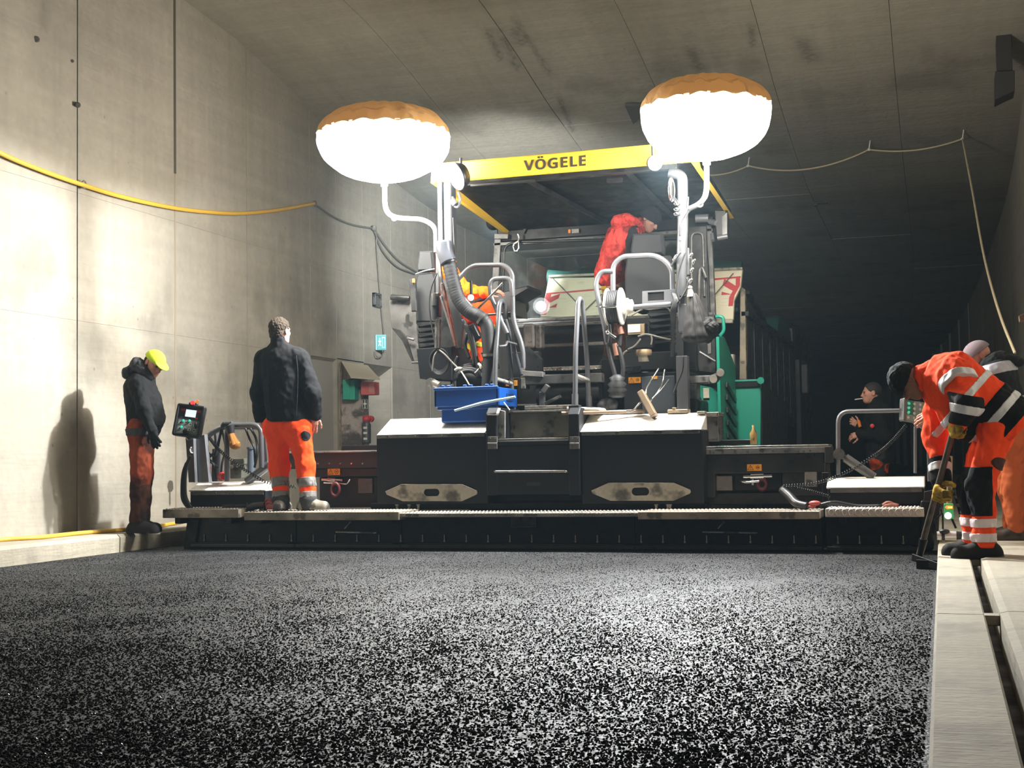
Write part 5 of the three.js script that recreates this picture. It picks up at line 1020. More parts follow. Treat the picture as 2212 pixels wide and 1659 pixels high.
// balloon lamps on bent arms
function balloonLamp(label, x0, x1, y0, y1, z, arm, side) {
  const a = U(x0, (y0 + y1) / 2, z), b = U(x1, (y0 + y1) / 2, z), R = (b.x - a.x) / 2, c = V((a.x + b.x) / 2, 0, z), yt = U((x0 + x1) / 2, y0, z).y, yb = U((x0 + x1) / 2, y1, z).y, h = yt - yb;
  const t = thing('balloon_lamp', label, 'work lamp', [c.x, yb - 0.6, z]);
  const prof = (u) => { const k = u; return R * Math.pow(Math.max(0, 1 - Math.pow(Math.abs(k - 0.56) / (k > 0.56 ? 0.44 : 0.56), 2.3)), 1 / 2.0); };
  const P = [], C = [], cut = 0.62;
  for (let i = 0; i <= 16; i++) { const u = lerp(0.0, cut, i / 16); P.push([Math.max(prof(u), 0.02), yb + u * h]); }
  for (let i = 0; i <= 14; i++) { const u = lerp(cut - 0.01, 1.0, i / 14); C.push([Math.max(prof(u) * 1.006, 0.001), yb + u * h]); }
  const puff = (g, s) => bend(g, (v) => { const an = Math.atan2(v.z, v.x), k = 1 + 0.016 * Math.sin(an * 10) + 0.006 * Math.sin(an * 37 + v.y * 30 + s); v.x *= k; v.z *= k; });
  const gl = part(t, 'glowing_envelope', [puff(new THREE.LatheGeometry(P.map(([r, y]) => new THREE.Vector2(r, y)), 60), 0).translate(c.x, 0, z)], glow(LIGHT.warm, LIGHT.balloonGlow), 'brightly lit white lower half');
  part(t, 'top_cover', [bend(puff(new THREE.LatheGeometry(C.map(([r, y]) => new THREE.Vector2(r, y)), 120), 2), (v) => { v.y += 0.012 * Math.sin(Math.atan2(v.z, v.x) * 18) * smooth(Math.hypot(v.x, v.z), 0.1, R); }).translate(c.x, 0, z)], mat([0.50, 0.29, 0.10], 0.75, 0, { side: THREE.DoubleSide, transmission: 0.035, bumpMap: fabricBump, bumpScale: 0.004 }), 'orange cloth top');
  part(t, 'arm', [pipe([V(c.x, yb + 0.03, z), ...arm], 0.024, 0.12, 10)], M.silverPaint);
  part(t, 'arm_joint', [rod(V(c.x, yb - 0.05, z), V(c.x, yb + 0.04, z), 0.035), ball(arm[1], 0.032)], M.silverPaint);
  const l = new THREE.PointLight(new THREE.Color().setRGB(...LIGHT.warm), LIGHT.balloon); l.position.set(0, 0.6 - 0.28, 0); l.castShadow = true; l.shadow.radius = 11; l.name = 'balloon_light';
  t.add(l);
}
{
  const zl = -11.6, cL = U(831, 390, zl);
  balloonLamp('white glowing balloon lamp with orange top, over the left seat of the paver', 700, 962, 228, 391, zl, [V(cL.x, U(834, 455, zl).y, zl), U(852, 471, -11.8), U(915, 474, -12.0), U(941, 490, -12.03), U(942, 545, -12.03)], -1);
  const zr = -11.6, cR = U(1525, 343, zr);
  balloonLamp('white glowing balloon lamp with orange top, over the bag at the right post', 1386, 1667, 168, 344, zr, [V(cR.x, U(1525, 420, zr).y, zr), U(1512, 441, -11.9), U(1486, 452, -12.1), U(1472, 476, -12.12), U(1472, 520, -12.12)], 1);
}
// floodlights under the roof edge
function flood(label, px, py, z, dir, k, r = 0.075, angle = 1.0, glowK = LIGHT.floodGlow) {
  const p = U(px, py, z), d = dir.clone().normalize(), t = thing('flood_light', label, 'work lamp', p.clone().addScaledVector(d, -0.1));
  part(t, 'housing', [lathe([[0.02, -0.1], [r * 0.8, -0.09], [r * 1.05, -0.02], [r * 1.05, 0.0], [r * 0.98, 0.0]], p, 20, d)], M.plasticBlack);
  part(t, 'lens', [lathe([[0.001, 0.012], [r * 0.6, 0.008], [r, -0.004]], p, 20, d)], glow(LIGHT.cool, glowK), 'glaring white lens');
  part(t, 'bracket', [rod(p.clone().addScaledVector(d, -0.06), p.clone().addScaledVector(d, -0.06).add(V(0, 0.16, 0)), 0.014)], M.plasticBlack);
  const s = new THREE.SpotLight(new THREE.Color().setRGB(...LIGHT.cool), k, 0, angle, 1); s.name = 'flood_beam';
  s.position.copy(d.clone().multiplyScalar(0.13)); s.castShadow = true; s.shadow.radius = 3;
  const tg = new THREE.Object3D(); tg.name = 'beam_target'; tg.position.copy(d.clone().multiplyScalar(3)); s.target = tg; t.add(s, tg);
}
flood('glaring flood light at the left end of the yellow roof beam', 985, 382, -11.72, V(-0.58, -0.36, 0.66), LIGHT.flood, 0.13, 1.5);
flood('round flood light under the yellow beam, left of the two near the bent post', 1415, 352, -11.9, V(0.5, -0.27, 0.85), LIGHT.floodR, 0.07, 0.95);
flood('smaller flood light where the bent post meets the yellow roof beam', 1460, 342, -11.92, V(-0.25, -0.75, 0.55), LIGHT.down, 0.06, 1.2);
flood('bright work light under the windscreen shining onto the truck tailgate', 1124, 664, -13.85, V(0.12, 0.0, -1), 2.2, 0.1, 1.2);
flood('forward work light on the front left corner of the paver roof', 1066, 482, -14.35, V(-0.3, 0.02, -1), 170, 0.08, 0.72);
flood('small round headlight held at the orange sleeve beside the duct hose', 1017, 643, -11.95, V(0.25, -0.15, 1), 1.2, 0.03, 0.9, 6);

// ---------------------------------------------------------------- the tipper truck in front of the paver
{
  const t = thing('tipper_truck', 'dark tipper truck backed up to the paver hopper, its white tailgate marked with red chevrons', 'truck', [-3.4, 0, -18.5]);
  const z = -15.75;
  const face = print(1024, 256, (c, w, h) => {
    c.fillStyle = '#e6dcc0'; c.fillRect(0, 0, w, h);
    const X = (px) => (px - 1164) / (1604 - 1164) * w, Y = (py) => (py - 582) / (690 - 582) * h;
    c.fillStyle = '#c8202a';
    const poly = (l) => { c.beginPath(); l.forEach(([x, y], i) => (i ? c.lineTo(X(x), Y(y)) : c.moveTo(X(x), Y(y)))); c.closePath(); c.fill(); };
    poly([[1184, 619], [1600, 601], [1600, 606], [1184, 624]]);
    poly([[1182, 619], [1194, 621], [1180, 684], [1169, 684]]);
    poly([[1188, 633], [1213, 623], [1209, 637], [1190, 649]]);
    poly([[1187, 663], [1206, 652], [1203, 664]]);
    poly([[1590, 602], [1599, 602], [1598, 628], [1586, 656], [1582, 686], [1573, 686], [1575, 660], [1589, 628]]);
    poly([[1566, 606], [1589, 628], [1587, 646], [1562, 624]]);
    poly([[1560, 643], [1580, 652], [1559, 653]]);
    c.fillStyle = '#2f6f5c'; poly([[1290, 668], [1302, 658], [1306, 670]]);
    c.globalAlpha = 0.25; for (let i = 0; i < 900; i++) { c.fillStyle = i % 3 ? '#8c7c5c' : '#fff8e0'; c.fillRect(hash(i, 1, 5) * w, hash(i, 2, 5) * h * 1.1, 2 + hash(i, 3, 5) * 40, 1.5); }
  });
  const A = [[1168, 684], [1185, 600], [1277, 599], [1440, 592], [1604, 582], [1600, 620], [1586, 650], [1584, 691]].map(([x, y]) => U(x, y, z));
  const g = prism(A, z, 0.07, 0.008), p = g.attributes.position, uv = g.attributes.uv, O = U(1164, 690, z), Q = U(1604, 582, z), K = 0;
  for (let i = 0; i < p.count; i++) uv.setXY(i, (p.getX(i) - O.x) / (Q.x - O.x), (p.getY(i) - (O.y + 0.03)) / (Q.y - O.y - 0.03));
  part(t, 'tailgate', g, face, 'white tailgate with red border and chevrons', true);
  part(t, 'tailgate_edge', [bar(U(1186, 597, z + 0.02), U(1604, 580, z + 0.02), 0.05, 0.03), bar(U(1168, 690, z + 0.03), U(1584, 694, z + 0.03), 0.06, 0.05)], M.cream);
  part(t, 'tailgate_rope', [rod(U(1193, 600, z + 0.02), U(1262, 670, z + 0.02), 0.006), rod(U(1300, 635, z + 0.02), U(1262, 672, z + 0.02), 0.006), rod(U(1584, 590, z + 0.02), U(1541, 640, z + 0.02), 0.006)], M.cableGrey);
  const xr = -2.16, xl = -4.66, yt = U(1604, 582, z).y;
  part(t, 'body_side', [box(xr - 0.05, xr, 1.35, 2.46, -21.2, -15.9, 0.01)], grime([0.035, 0.037, 0.037], 0.7));
  part(t, 'body_side', [box(xl, xl + 0.05, 1.35, 2.46, -21.2, -15.9, 0.01)], M.darkGrey);
  for (let k = 0; k < 6; k++) part(t, 'side_rib', [box(xr, xr + 0.012, 1.4, 2.42, -16.6 - k * 0.8, -16.54 - k * 0.8, 0.004)], grime([0.03, 0.032, 0.032], 0.7));
  part(t, 'top_rail', [box(xr - 0.06, xr + 0.05, 2.42, 2.5, -21.2, -15.85, 0.015), bar(V(xr + 0.03, 2.72, -15.9), V(xr + 0.03, 2.5, -17.4), 0.06, 0.06)], M.black);
  part(t, 'load_floor', [box(xl, xr, 1.2, 1.35, -21.2, -15.95, 0.01)], M.black);
  part(t, 'front_board', [box(xl, xr, 1.3, 2.75, -21.3, -21.2, 0.01)], M.darkGrey);
  part(t, 'tarpaulin', [bend(new THREE.CylinderGeometry(0.11, 0.11, 2.4, 24, 10).rotateZ(Math.PI / 2), (v) => { v.y += 0.02 * Math.sin(v.x * 9); }).translate(-3.4, yt + 0.04, -16.0).applyMatrix4(new THREE.Matrix4()), box(xl + 0.1, xr - 0.1, 2.5, 2.56, -21, -16, 0.02)], mat([0.006, 0.05, 0.042], 0.7), 'green rolled tarpaulin');
  part(t, 'tarpaulin', [prismX([[-19.2, 2.45], [-19.5, 2.75], [-20.2, 2.85], [-21.0, 2.7], [-21.2, 2.4]], xr - 0.3, xr - 0.02, 0.02)], mat([0.012, 0.10, 0.085], 0.6), 'green tarpaulin hump');
  part(t, 'corner_post', [pprism([[1599, 618], [1610, 625], [1613, 820], [1597, 820]], -15.85, 0.12, 0.01)], grime([0.55, 0.47, 0.33], 0.7), 'dirty yellowish corner post');
  part(t, 'corner_post', [box(xl - 0.02, xl + 0.08, 1.2, 2.6, -16, -15.85, 0.01)], M.grey);
  part(t, 'chassis', [box(-4.4, -2.4, 0.5, 1.2, -23.5, -16.2, 0.05)], M.black);
  part(t, 'mudguard', [box(-2.5, -2.15, 0.35, 1.25, -17.6, -16.1, 0.06), box(-4.65, -4.3, 0.35, 1.25, -17.6, -16.1, 0.06)], M.rubber);
  for (const zz of [-17.0, -18.4, -22.2]) for (const sx of [-2.36, -4.46]) part(t, 'wheel', [lathe([[0.12, -0.14], [0.3, -0.16], [0.48, -0.15], [0.5, -0.1], [0.5, 0.1], [0.48, 0.15], [0.3, 0.16], [0.12, 0.14]], V(sx, 0.5, zz), 28, V(1, 0, 0))], M.rubber);
  part(t, 'cab', [box(-4.62, -2.12, 0.7, 2.9, -23.9, -21.9, 0.12), box(-2.2, -2.08, 0.9, 2.3, -21.8, -21.5, 0.03)], M.black);
  part(t, 'side_mirror', [box(U(1724, 820, -21.6).x, U(1749, 820, -21.6).x, U(1735, 854, -21.6).y, U(1735, 782, -21.6).y, -21.75, -21.6, 0.05)], M.plasticBlack);
  for (const l of [[[1708, 790], [1722, 780], [1738, 783]], [[1708, 868], [1722, 862], [1738, 852]]]) part(t, 'mirror_arm', [pipe(l.map(([x, y]) => U(x, y, -21.7)), 0.028, 0.1)], M.plasticBlack);
}

// ---------------------------------------------------------------- things on the paver
{
  const x0 = U(940, 860, -11.75).x, x1 = U(1066, 860, -11.75).x, z1 = -11.72, z0 = -12.3;
  const y0 = U(1000, 906, -11.75).y - 0.03, y1 = U(1000, 836, -11.75).y;
  const t = thing('storage_crate', 'blue plastic crate with stepped rim standing left of the two tall ladder hoops', 'crate', [(x0 + x1) / 2, y0, -12]);
  const xr = U(1104, 850, -12.1).x;
  part(t, 'body', [box(x0 + 0.05, xr - 0.02, y0, y0 + 0.17, z0 + 0.06, z1 - 0.04, 0.02)], M.blue);
  part(t, 'rim', [box(x0, xr, y0 + 0.15, y1 - 0.01, z1 - 0.03, z1, 0.01), box(x0, xr, y0 + 0.15, y1 - 0.01, z0, z0 + 0.03, 0.01), box(x0, x0 + 0.03, y0 + 0.15, y1 - 0.01, z0, z1, 0.01), box(xr - 0.03, xr, y0 + 0.15, y1 - 0.01, z0, z1, 0.01), box(x0 + 0.02, xr - 0.02, y0 + 0.12, y0 + 0.17, z0 + 0.03, z1 - 0.02, 0.01), box(x0, xr, y1 - 0.03, y1, z1 - 0.012, z1 + 0.012, 0.008)], M.blue);
  for (const f of [0.14, 0.23, 0.48, 0.57, 0.82, 0.9]) part(t, 'stacking_lug', [box(lerp(x0, xr, f) - 0.018, lerp(x0, xr, f) + 0.018, y1 - 0.005, y1 + 0.02, z1 - 0.03, z1 + 0.006, 0.008)], M.blue);
  part(t, 'grip_recess', [box(xr - 0.004, xr + 0.008, y0 + 0.2, y0 + 0.27, -12.15, -11.95, 0.004)], mat([0.004, 0.03, 0.12], 0.5));
}
single('rope_stick', [rod(U(982, 887, -11.6), U(1040, 871, -11.62), 0.011, 0.014), rod(U(1040, 871, -11.62), U(1113, 857, -11.66), 0.014, 0.01), rod(U(1088, 869, -11.62), U(1101, 886, -11.62), 0.006)], mat([0.45, 0.62, 0.68], 0.6), 'pale blue rod lying slanted in front of the blue crate', 'rod');
{
  const t = thing('cable_reel', 'cable reel with two white round flanges and black cable below the right seat rail', 'reel', U(1330, 703, -12.2));
  const c = U(1341, 662, -12.2), d = V(1, 0, 0), R = 0.175;
  part(t, 'flange', [lathe([[0.001, 0], [R, 0], [R, 0.014], [R * 0.9, 0.02], [0.001, 0.02]], c, 40, d)], mat([0.86, 0.84, 0.78], 0.45));
  part(t, 'flange', [lathe([[0.001, 0], [R, 0], [R, 0.014], [0.001, 0.014]], c.clone().add(V(-0.13, 0, 0)), 40, d)], mat([0.86, 0.84, 0.78], 0.45));
  const w = []; for (let i = 0; i < 7; i++) for (let k = 0; k < 2; k++) w.push(new THREE.TorusGeometry(R * (0.72 + 0.1 * k), 0.012, 6, 36).rotateY(Math.PI / 2).translate(c.x - 0.012 - i * 0.017, c.y, c.z));
  part(t, 'wound_cable', w, M.rubber, 'black wound cable');
  part(t, 'hub', [lathe([[0.075, 0], [0.075, 0.06], [0.06, 0.075], [0.06, 0.1], [0.035, 0.11], [0.001, 0.11]], c.clone().add(V(0.01, 0, 0)), 20, d)], mat([0.75, 0.73, 0.66], 0.45));
  part(t, 'carrier', [pipe([c.clone().add(V(-0.16, 0.0, 0.12)), c.clone().add(V(-0.16, -0.02, 0.19)), c.clone().add(V(0.0, -0.02, 0.19))], 0.009, 0.03)], M.chrome);
}
{
  // plastic bag: folds hanging from one knot
  const t = thing('rubbish_bag', 'black plastic bag hanging full from the right post of the paver', 'bag', U(1503, 742, -11.95));
  const top = U(1491, 634, -11.95), low = U(1503, 742, -11.95), H = top.y - low.y, N = new ImprovedNoise();
  const prof = (u) => lerp(0.02, 0.155, Math.pow(u, 0.8)) * (u > 0.86 ? Math.sqrt(Math.max(0, 1 - Math.pow((u - 0.86) / 0.141, 2))) : 1);
  const g = new THREE.CylinderGeometry(1, 1, 1, 72, 40), p = g.attributes.position;
  bend(g, (v) => {
    const u = 0.5 - v.y, an = Math.atan2(v.z, v.x), rim = Math.hypot(v.x, v.z) > 0.5;
    const fold = 1 + (0.16 * Math.sin(an * 5 + 1 + u * 2) + 0.10 * Math.sin(an * 13 + u * 3) + 0.10 * N.noise(Math.cos(an) * 2.2, u * 6, Math.sin(an) * 2.2)) * (1 - 0.5 * u);
    const r = prof(u) * fold * (rim ? 1 : 0);
    v.set(top.x + 0.03 + u * 0.03 + r * Math.cos(an), top.y - u * H, top.z + r * 0.8 * Math.sin(an));
  });
  part(t, 'sack', g, mat([0.016, 0.0145, 0.014], 0.6, 0, { specularIntensity: 0.35 }));
  part(t, 'bulge', [bend(new THREE.IcosahedronGeometry(1, 5), (v) => { const k = 1 + 0.18 * N.noise(v.x * 2.5, v.y * 2.5, v.z * 2.5); v.set(U(1522, 708, -11.95).x + v.x * 0.12 * k, U(1522, 711, -11.95).y + v.y * 0.12 * k, -11.98 + v.z * 0.1 * k); }), bend(new THREE.IcosahedronGeometry(1, 4), (v) => { const k = 1 + 0.2 * N.noise(v.x * 2, v.y * 2, v.z * 2 + 4); v.set(U(1541, 706, -11.9).x + v.x * 0.05 * k, U(1541, 706, -11.9).y + v.y * 0.05 * k, -11.9 + v.z * 0.06 * k); })], mat([0.014, 0.013, 0.0125], 0.7, 0, { specularIntensity: 0.15 }));
  part(t, 'knot', [rod(top.clone().add(V(0.0, 0.06, 0)), top.clone().add(V(0.005, -0.03, 0)), 0.015, 0.035), ball(top.clone().add(V(0, 0.05, 0)), 0.022)], mat([0.25, 0.2, 0.16], 0.5));
}
{
  const t = thing('paint_bucket', 'small cream coloured pot with dirty rim on the shelf below the right seat', 'pot', U(1391, 781, -12.35));
  const b = U(1391, 781, -12.35);
  part(t, 'pot', [lathe([[0.001, 0], [0.05, 0], [0.055, 0.06], [0.048, 0.062], [0.044, 0.01], [0.001, 0.01]], b, 22)], M.cream);
  part(t, 'rim', [lathe([[0.055, 0.055], [0.074, 0.06], [0.078, 0.085], [0.074, 0.11], [0.066, 0.112], [0.06, 0.07]], b, 22)], grime([0.6, 0.45, 0.28], 0.7));
}
single('wooden_beam', [bar(U(1384, 846, -11.95), U(1414, 900, -11.85), 0.075, 0.06)], M.wood, 'short brown wooden beam leaning on the engine cover between thin white cables', 'beam');
{
  const t = thing('loose_cable', 'thin pale cable drooping over the engine cover to the white plate', 'cable', U(1360, 888, -11.9));
  part(t, 'cable', [cable([U(1423, 796, -12.3), U(1408, 820, -12.2), U(1396, 842, -12.0), U(1394, 858, -11.95), U(1380, 872, -11.9), U(1366, 887, -11.85), U(1352, 888, -11.85)], 0.009)], M.steel);
  const s = thing('loose_cable', 'second pale cable from the engine cover down behind the wooden beam', 'cable', U(1406, 866, -12));
  part(s, 'cable', [cable([U(1436, 798, -12.3), U(1432, 822, -12.25), U(1424, 842, -12.1), U(1406, 866, -12.0)], 0.008), cable([U(1445, 820, -12.25), U(1428, 842, -12.1), U(1408, 862, -12.0)], 0.007)], M.steel);
}
single('wooden_block', [pbox(1441, 884, 1486, 892, -11.95, 0.15, 0.01), pbox(1452, 880, 1459, 886, -11.95, 0.06, 0.004)], M.woodPale, 'pale wooden block lying on the right white cover plate', 'block');
single('paper_sack', [bend(new RoundedBoxGeometry(0.32, 0.05, 0.24, 4, 0.024), (v) => { v.y += 0.012 * Math.sin(v.x * 22) + 0.01 * Math.sin(v.z * 31 + v.x * 9); v.x *= 1 + v.y * 2; }).translate(U(1268, 884, -11.95).x, U(1268, 886, -11.95).y, -11.95)], grime([0.72, 0.66, 0.58], 0.8), 'flat pale paper sack lying at the foot of the right ladder hoop', 'sack');
single('metal_pipe', [rod(U(1213, 893, -11.75), U(1392, 888, -11.95), 0.017)], grime([0.5, 0.36, 0.25], 0.6), 'thin brown pipe lying along the top edge of the right white cover', 'pipe');
single('metal_profile', [bar(U(1134, 881, -12.1), U(1240, 878, -12.1), 0.05, 0.035)], M.bare, 'flat grey profile lying behind the step between the ladder hoops', 'profile');
{
  const t = thing('rolled_hose', 'black rolled hose bundle tied with pale tape behind the blue crate', 'hose', U(1020, 838, -12.05));
  const c = U(1018, 818, -12.05), w = [];
  for (let k = 0; k < 4; k++) w.push(tubeAlong(Array.from({ length: 25 }, (_, i) => { const a = lerp(0, Math.PI, i / 24); return V(c.x + Math.cos(a) * (0.16 - 0.02 * k), c.y + Math.sin(a) * (0.13 - 0.02 * k), c.z + 0.03 * k); }), 0.022, 8));
  part(t, 'hose', w, M.rubber);
  part(t, 'tape', [cable([U(984, 799, -11.92), U(990, 796, -11.9), U(998, 797, -11.9)], 0.016, 8), cable([U(1034, 786, -11.9), U(1038, 790, -11.88), U(1040, 797, -11.88)], 0.014, 8), cable([U(995, 800, -11.9), U(1006, 818, -11.86), U(1015, 834, -11.85)], 0.007, 8), cable([U(1034, 797, -11.88), U(1030, 802, -11.87), U(1026, 806, -11.87)], 0.007, 8)], mat([0.75, 0.68, 0.48], 0.7), 'pale tape ends');
}
{
  const t = thing('cable_coil', 'loose coil of thin black cable hung on the dark box below the left seat', 'cable', U(948, 805, -11.95));
  const w = []; for (let k = 0; k < 5; k++) w.push(tubeAlong(Array.from({ length: 30 }, (_, i) => { const a = i / 29 * Math.PI * 2; const p = U(949 + Math.cos(a + k) * (17 + k), 781 + Math.sin(a + k) * (20 + 2 * k), -11.97 + 0.006 * k); return p; }), 0.007, 6));
  part(t, 'loops', w, M.rubber);
  part(t, 'loose_end', [cable([U(943, 752, -11.95), U(960, 765, -11.93), U(976, 782, -11.92), U(990, 796, -11.9)], 0.009), cable([U(945, 758, -11.94), U(938, 770, -11.93), U(934, 802, -11.93)], 0.008)], M.cableGrey);
}
single('red_plug', [pbox(1041, 700, 1046, 716, -12.35, 0.03, 0.008)], M.red, 'small red plug between the duct hose and ladder hoop', 'plug');
single('plastic_bottle', [lathe([[0.001, 0], [0.03, 0], [0.032, 0.1], [0.012, 0.14], [0.012, 0.17], [0.001, 0.17]], U(1628, 960, -12.0), 16)], grime([0.55, 0.36, 0.12], 0.5), 'small brown bottle standing in front of the green hopper', 'bottle');
// ---------------------------------------------------------------- on the left wall
function festoon(name, list, r, m, label, cat, X, lift = 0.03) { return single(name, [cable(list.map(([x, y]) => UX(x, y, X)), r, 90, 8)], m, label, cat); }
{
  const t = thing('air_hose', 'yellow hose hung in a long sag across the pale left wall', 'hose', UX(400, 455, WL + 0.05));
  part(t, 'hose', [cable([[-140, 250], [-60, 295], [0, 330], [85, 366], [178, 399], [260, 424], [375, 449], [450, 458], [520, 461], [600, 454], [678, 440]].map(([x, y]) => UX(x, y, WL + 0.05)), 0.023, 110, 8)], M.hoseYellow);
  part(t, 'hanger', [178, 678].map((x) => { const p = UX(x, x < 300 ? 399 : 440, WL + 0.03); return [new THREE.TorusGeometry(0.035, 0.008, 6, 14).rotateY(Math.PI / 2).translate(p.x + 0.02, p.y, p.z), rod(p, p.clone().add(V(-0.05, 0.02, 0)), 0.01)]; }), M.cableGrey);
  const s = thing('wall_cable', 'dark cable sagging between hooks on the left wall behind the glowing balloon lamp', 'cable', UX(800, 490, WL + 0.04));
  part(s, 'cable', [cable([[678, 440], [720, 468], [760, 485], [808, 494]].map(([x, y]) => UX(x, y, WL + 0.04)), 0.014, 40), cable([[808, 494], [830, 528], [860, 562], [900, 588]].map(([x, y]) => UX(x, y, WL + 0.04)), 0.014, 40), cable([[808, 496], [826, 540], [855, 574], [896, 592]].map(([x, y]) => UX(x, y, WL + 0.05)), 0.011, 40), cable([[812, 498], [816, 560], [822, 640], [830, 722]].map(([x, y]) => UX(x, y, WL + 0.04)), 0.009, 40)], M.cableGrey);
  part(s, 'hook', [rod(UX(808, 490, WL), UX(808, 490, WL + 0.08), 0.02), ball(UX(808, 493, WL + 0.06), 0.04)], M.cableGrey);
}
{
  // upright joint profile beside the third panel
  const z = nz(378, 500);
  const wl = scene.children.find((o) => o.name === 'wall_left'), ym = UX(378, 375, WL).y;
  part(wl, 'joint_strip', [box(WL - 0.03, WL + 0.005, 0.17, ym, z - 0.014, z + 0.014, 0.004)], mat([0.30, 0.25, 0.18], 0.8));
  part(wl, 'joint_strip', [box(WL - 0.03, WL + 0.008, ym, 6.0, z - 0.02, z + 0.02, 0.004)], mat([0.09, 0.075, 0.055], 0.85));
  for (const [x, y, s] of [[168, 227, 0.03], [78, 85, 0.035], [156, 132, 0.02], [810, 640, 0.01]]) if (s > 0.01) single('formwork_anchor', [rod(UX(x, y, WL - 0.02), UX(x, y, WL + (s === 0.03 ? 0.05 : 0.012)), s, s * 0.7, 10)], M.joint, x === 168 ? 'dark bolt stub sticking out of the left wall joint' : x === 78 ? 'dark filled anchor hole high on the left wall nearest the edge' : 'small dark anchor hole under the wall top left of the bolt stub', 'anchor');
}
{
  const y0 = UX(812, 664, WL).y, y1 = UX(812, 634, WL).y, za = UX(804, 650, WL).z, zb = UX(818, 650, WL).z;
  const t = thing('wall_box', 'small open square junction box high on the left wall beside the left seat', 'box', [WL, y0, (za + zb) / 2]);
  part(t, 'frame', [box(WL - 0.02, WL + 0.05, y0, y1, za - 0.03, za, 0.004), box(WL - 0.02, WL + 0.05, y0, y1, zb, zb + 0.03, 0.004), box(WL - 0.02, WL + 0.05, y1 - 0.03, y1, zb, za, 0.004), box(WL - 0.02, WL + 0.05, y0, y0 + 0.03, zb, za, 0.004)], M.grey);
  part(t, 'back', [box(WL - 0.01, WL + 0.012, y0, y1, zb, za, 0.002)], M.joint);
}
{
  const c = UX(820, 740, WL + 0.06), t = thing('exit_sign', 'lit turquoise emergency exit sign with running figure hanging on the left wall', 'sign', [c.x, c.y - 0.2, c.z]);
  const sg = print(128, 128, (g, w, h) => {
    g.fillStyle = '#0a8f93'; g.fillRect(0, 0, w, h); g.fillStyle = '#d8f6f2'; g.fillRect(76, 16, 44, 96); g.fillStyle = '#0a8f93'; g.fillRect(82, 24, 32, 84);
    g.fillStyle = '#d8f6f2'; g.beginPath(); g.arc(44, 32, 9, 0, 7); g.fill(); g.beginPath(); g.moveTo(34, 44); g.lineTo(54, 42); g.lineTo(66, 58); g.lineTo(60, 62); g.lineTo(52, 54); g.lineTo(52, 72); g.lineTo(64, 92); g.lineTo(56, 98); g.lineTo(44, 78); g.lineTo(32, 98); g.lineTo(22, 96); g.lineTo(38, 70); g.lineTo(36, 56); g.lineTo(26, 62); g.lineTo(22, 56); g.closePath(); g.fill();
  });
  sg.emissiveMap = sg.map; sg.emissive = new THREE.Color(1, 1, 1); sg.emissiveIntensity = 0.2;
  const rot = (g) => g.rotateY(0.5).translate(c.x, c.y, c.z);
  part(t, 'sign_face', [rot(new THREE.BoxGeometry(0.13, 0.21, 0.01).translate(0.02, 0.0, 0.03))], sg, null, true);
  part(t, 'housing', [rot(box(-0.065, 0.095, -0.115, 0.115, -0.03, 0.026, 0.01))], mat([0.25, 0.55, 0.6], 0.4));
  part(t, 'wire_loop', [cable([UX(811, 757, WL + 0.05), UX(812, 768, WL + 0.05), UX(818, 772, WL + 0.05), UX(826, 768, WL + 0.05), UX(829, 757, WL + 0.05)], 0.007, 16)], M.cableGrey);
}
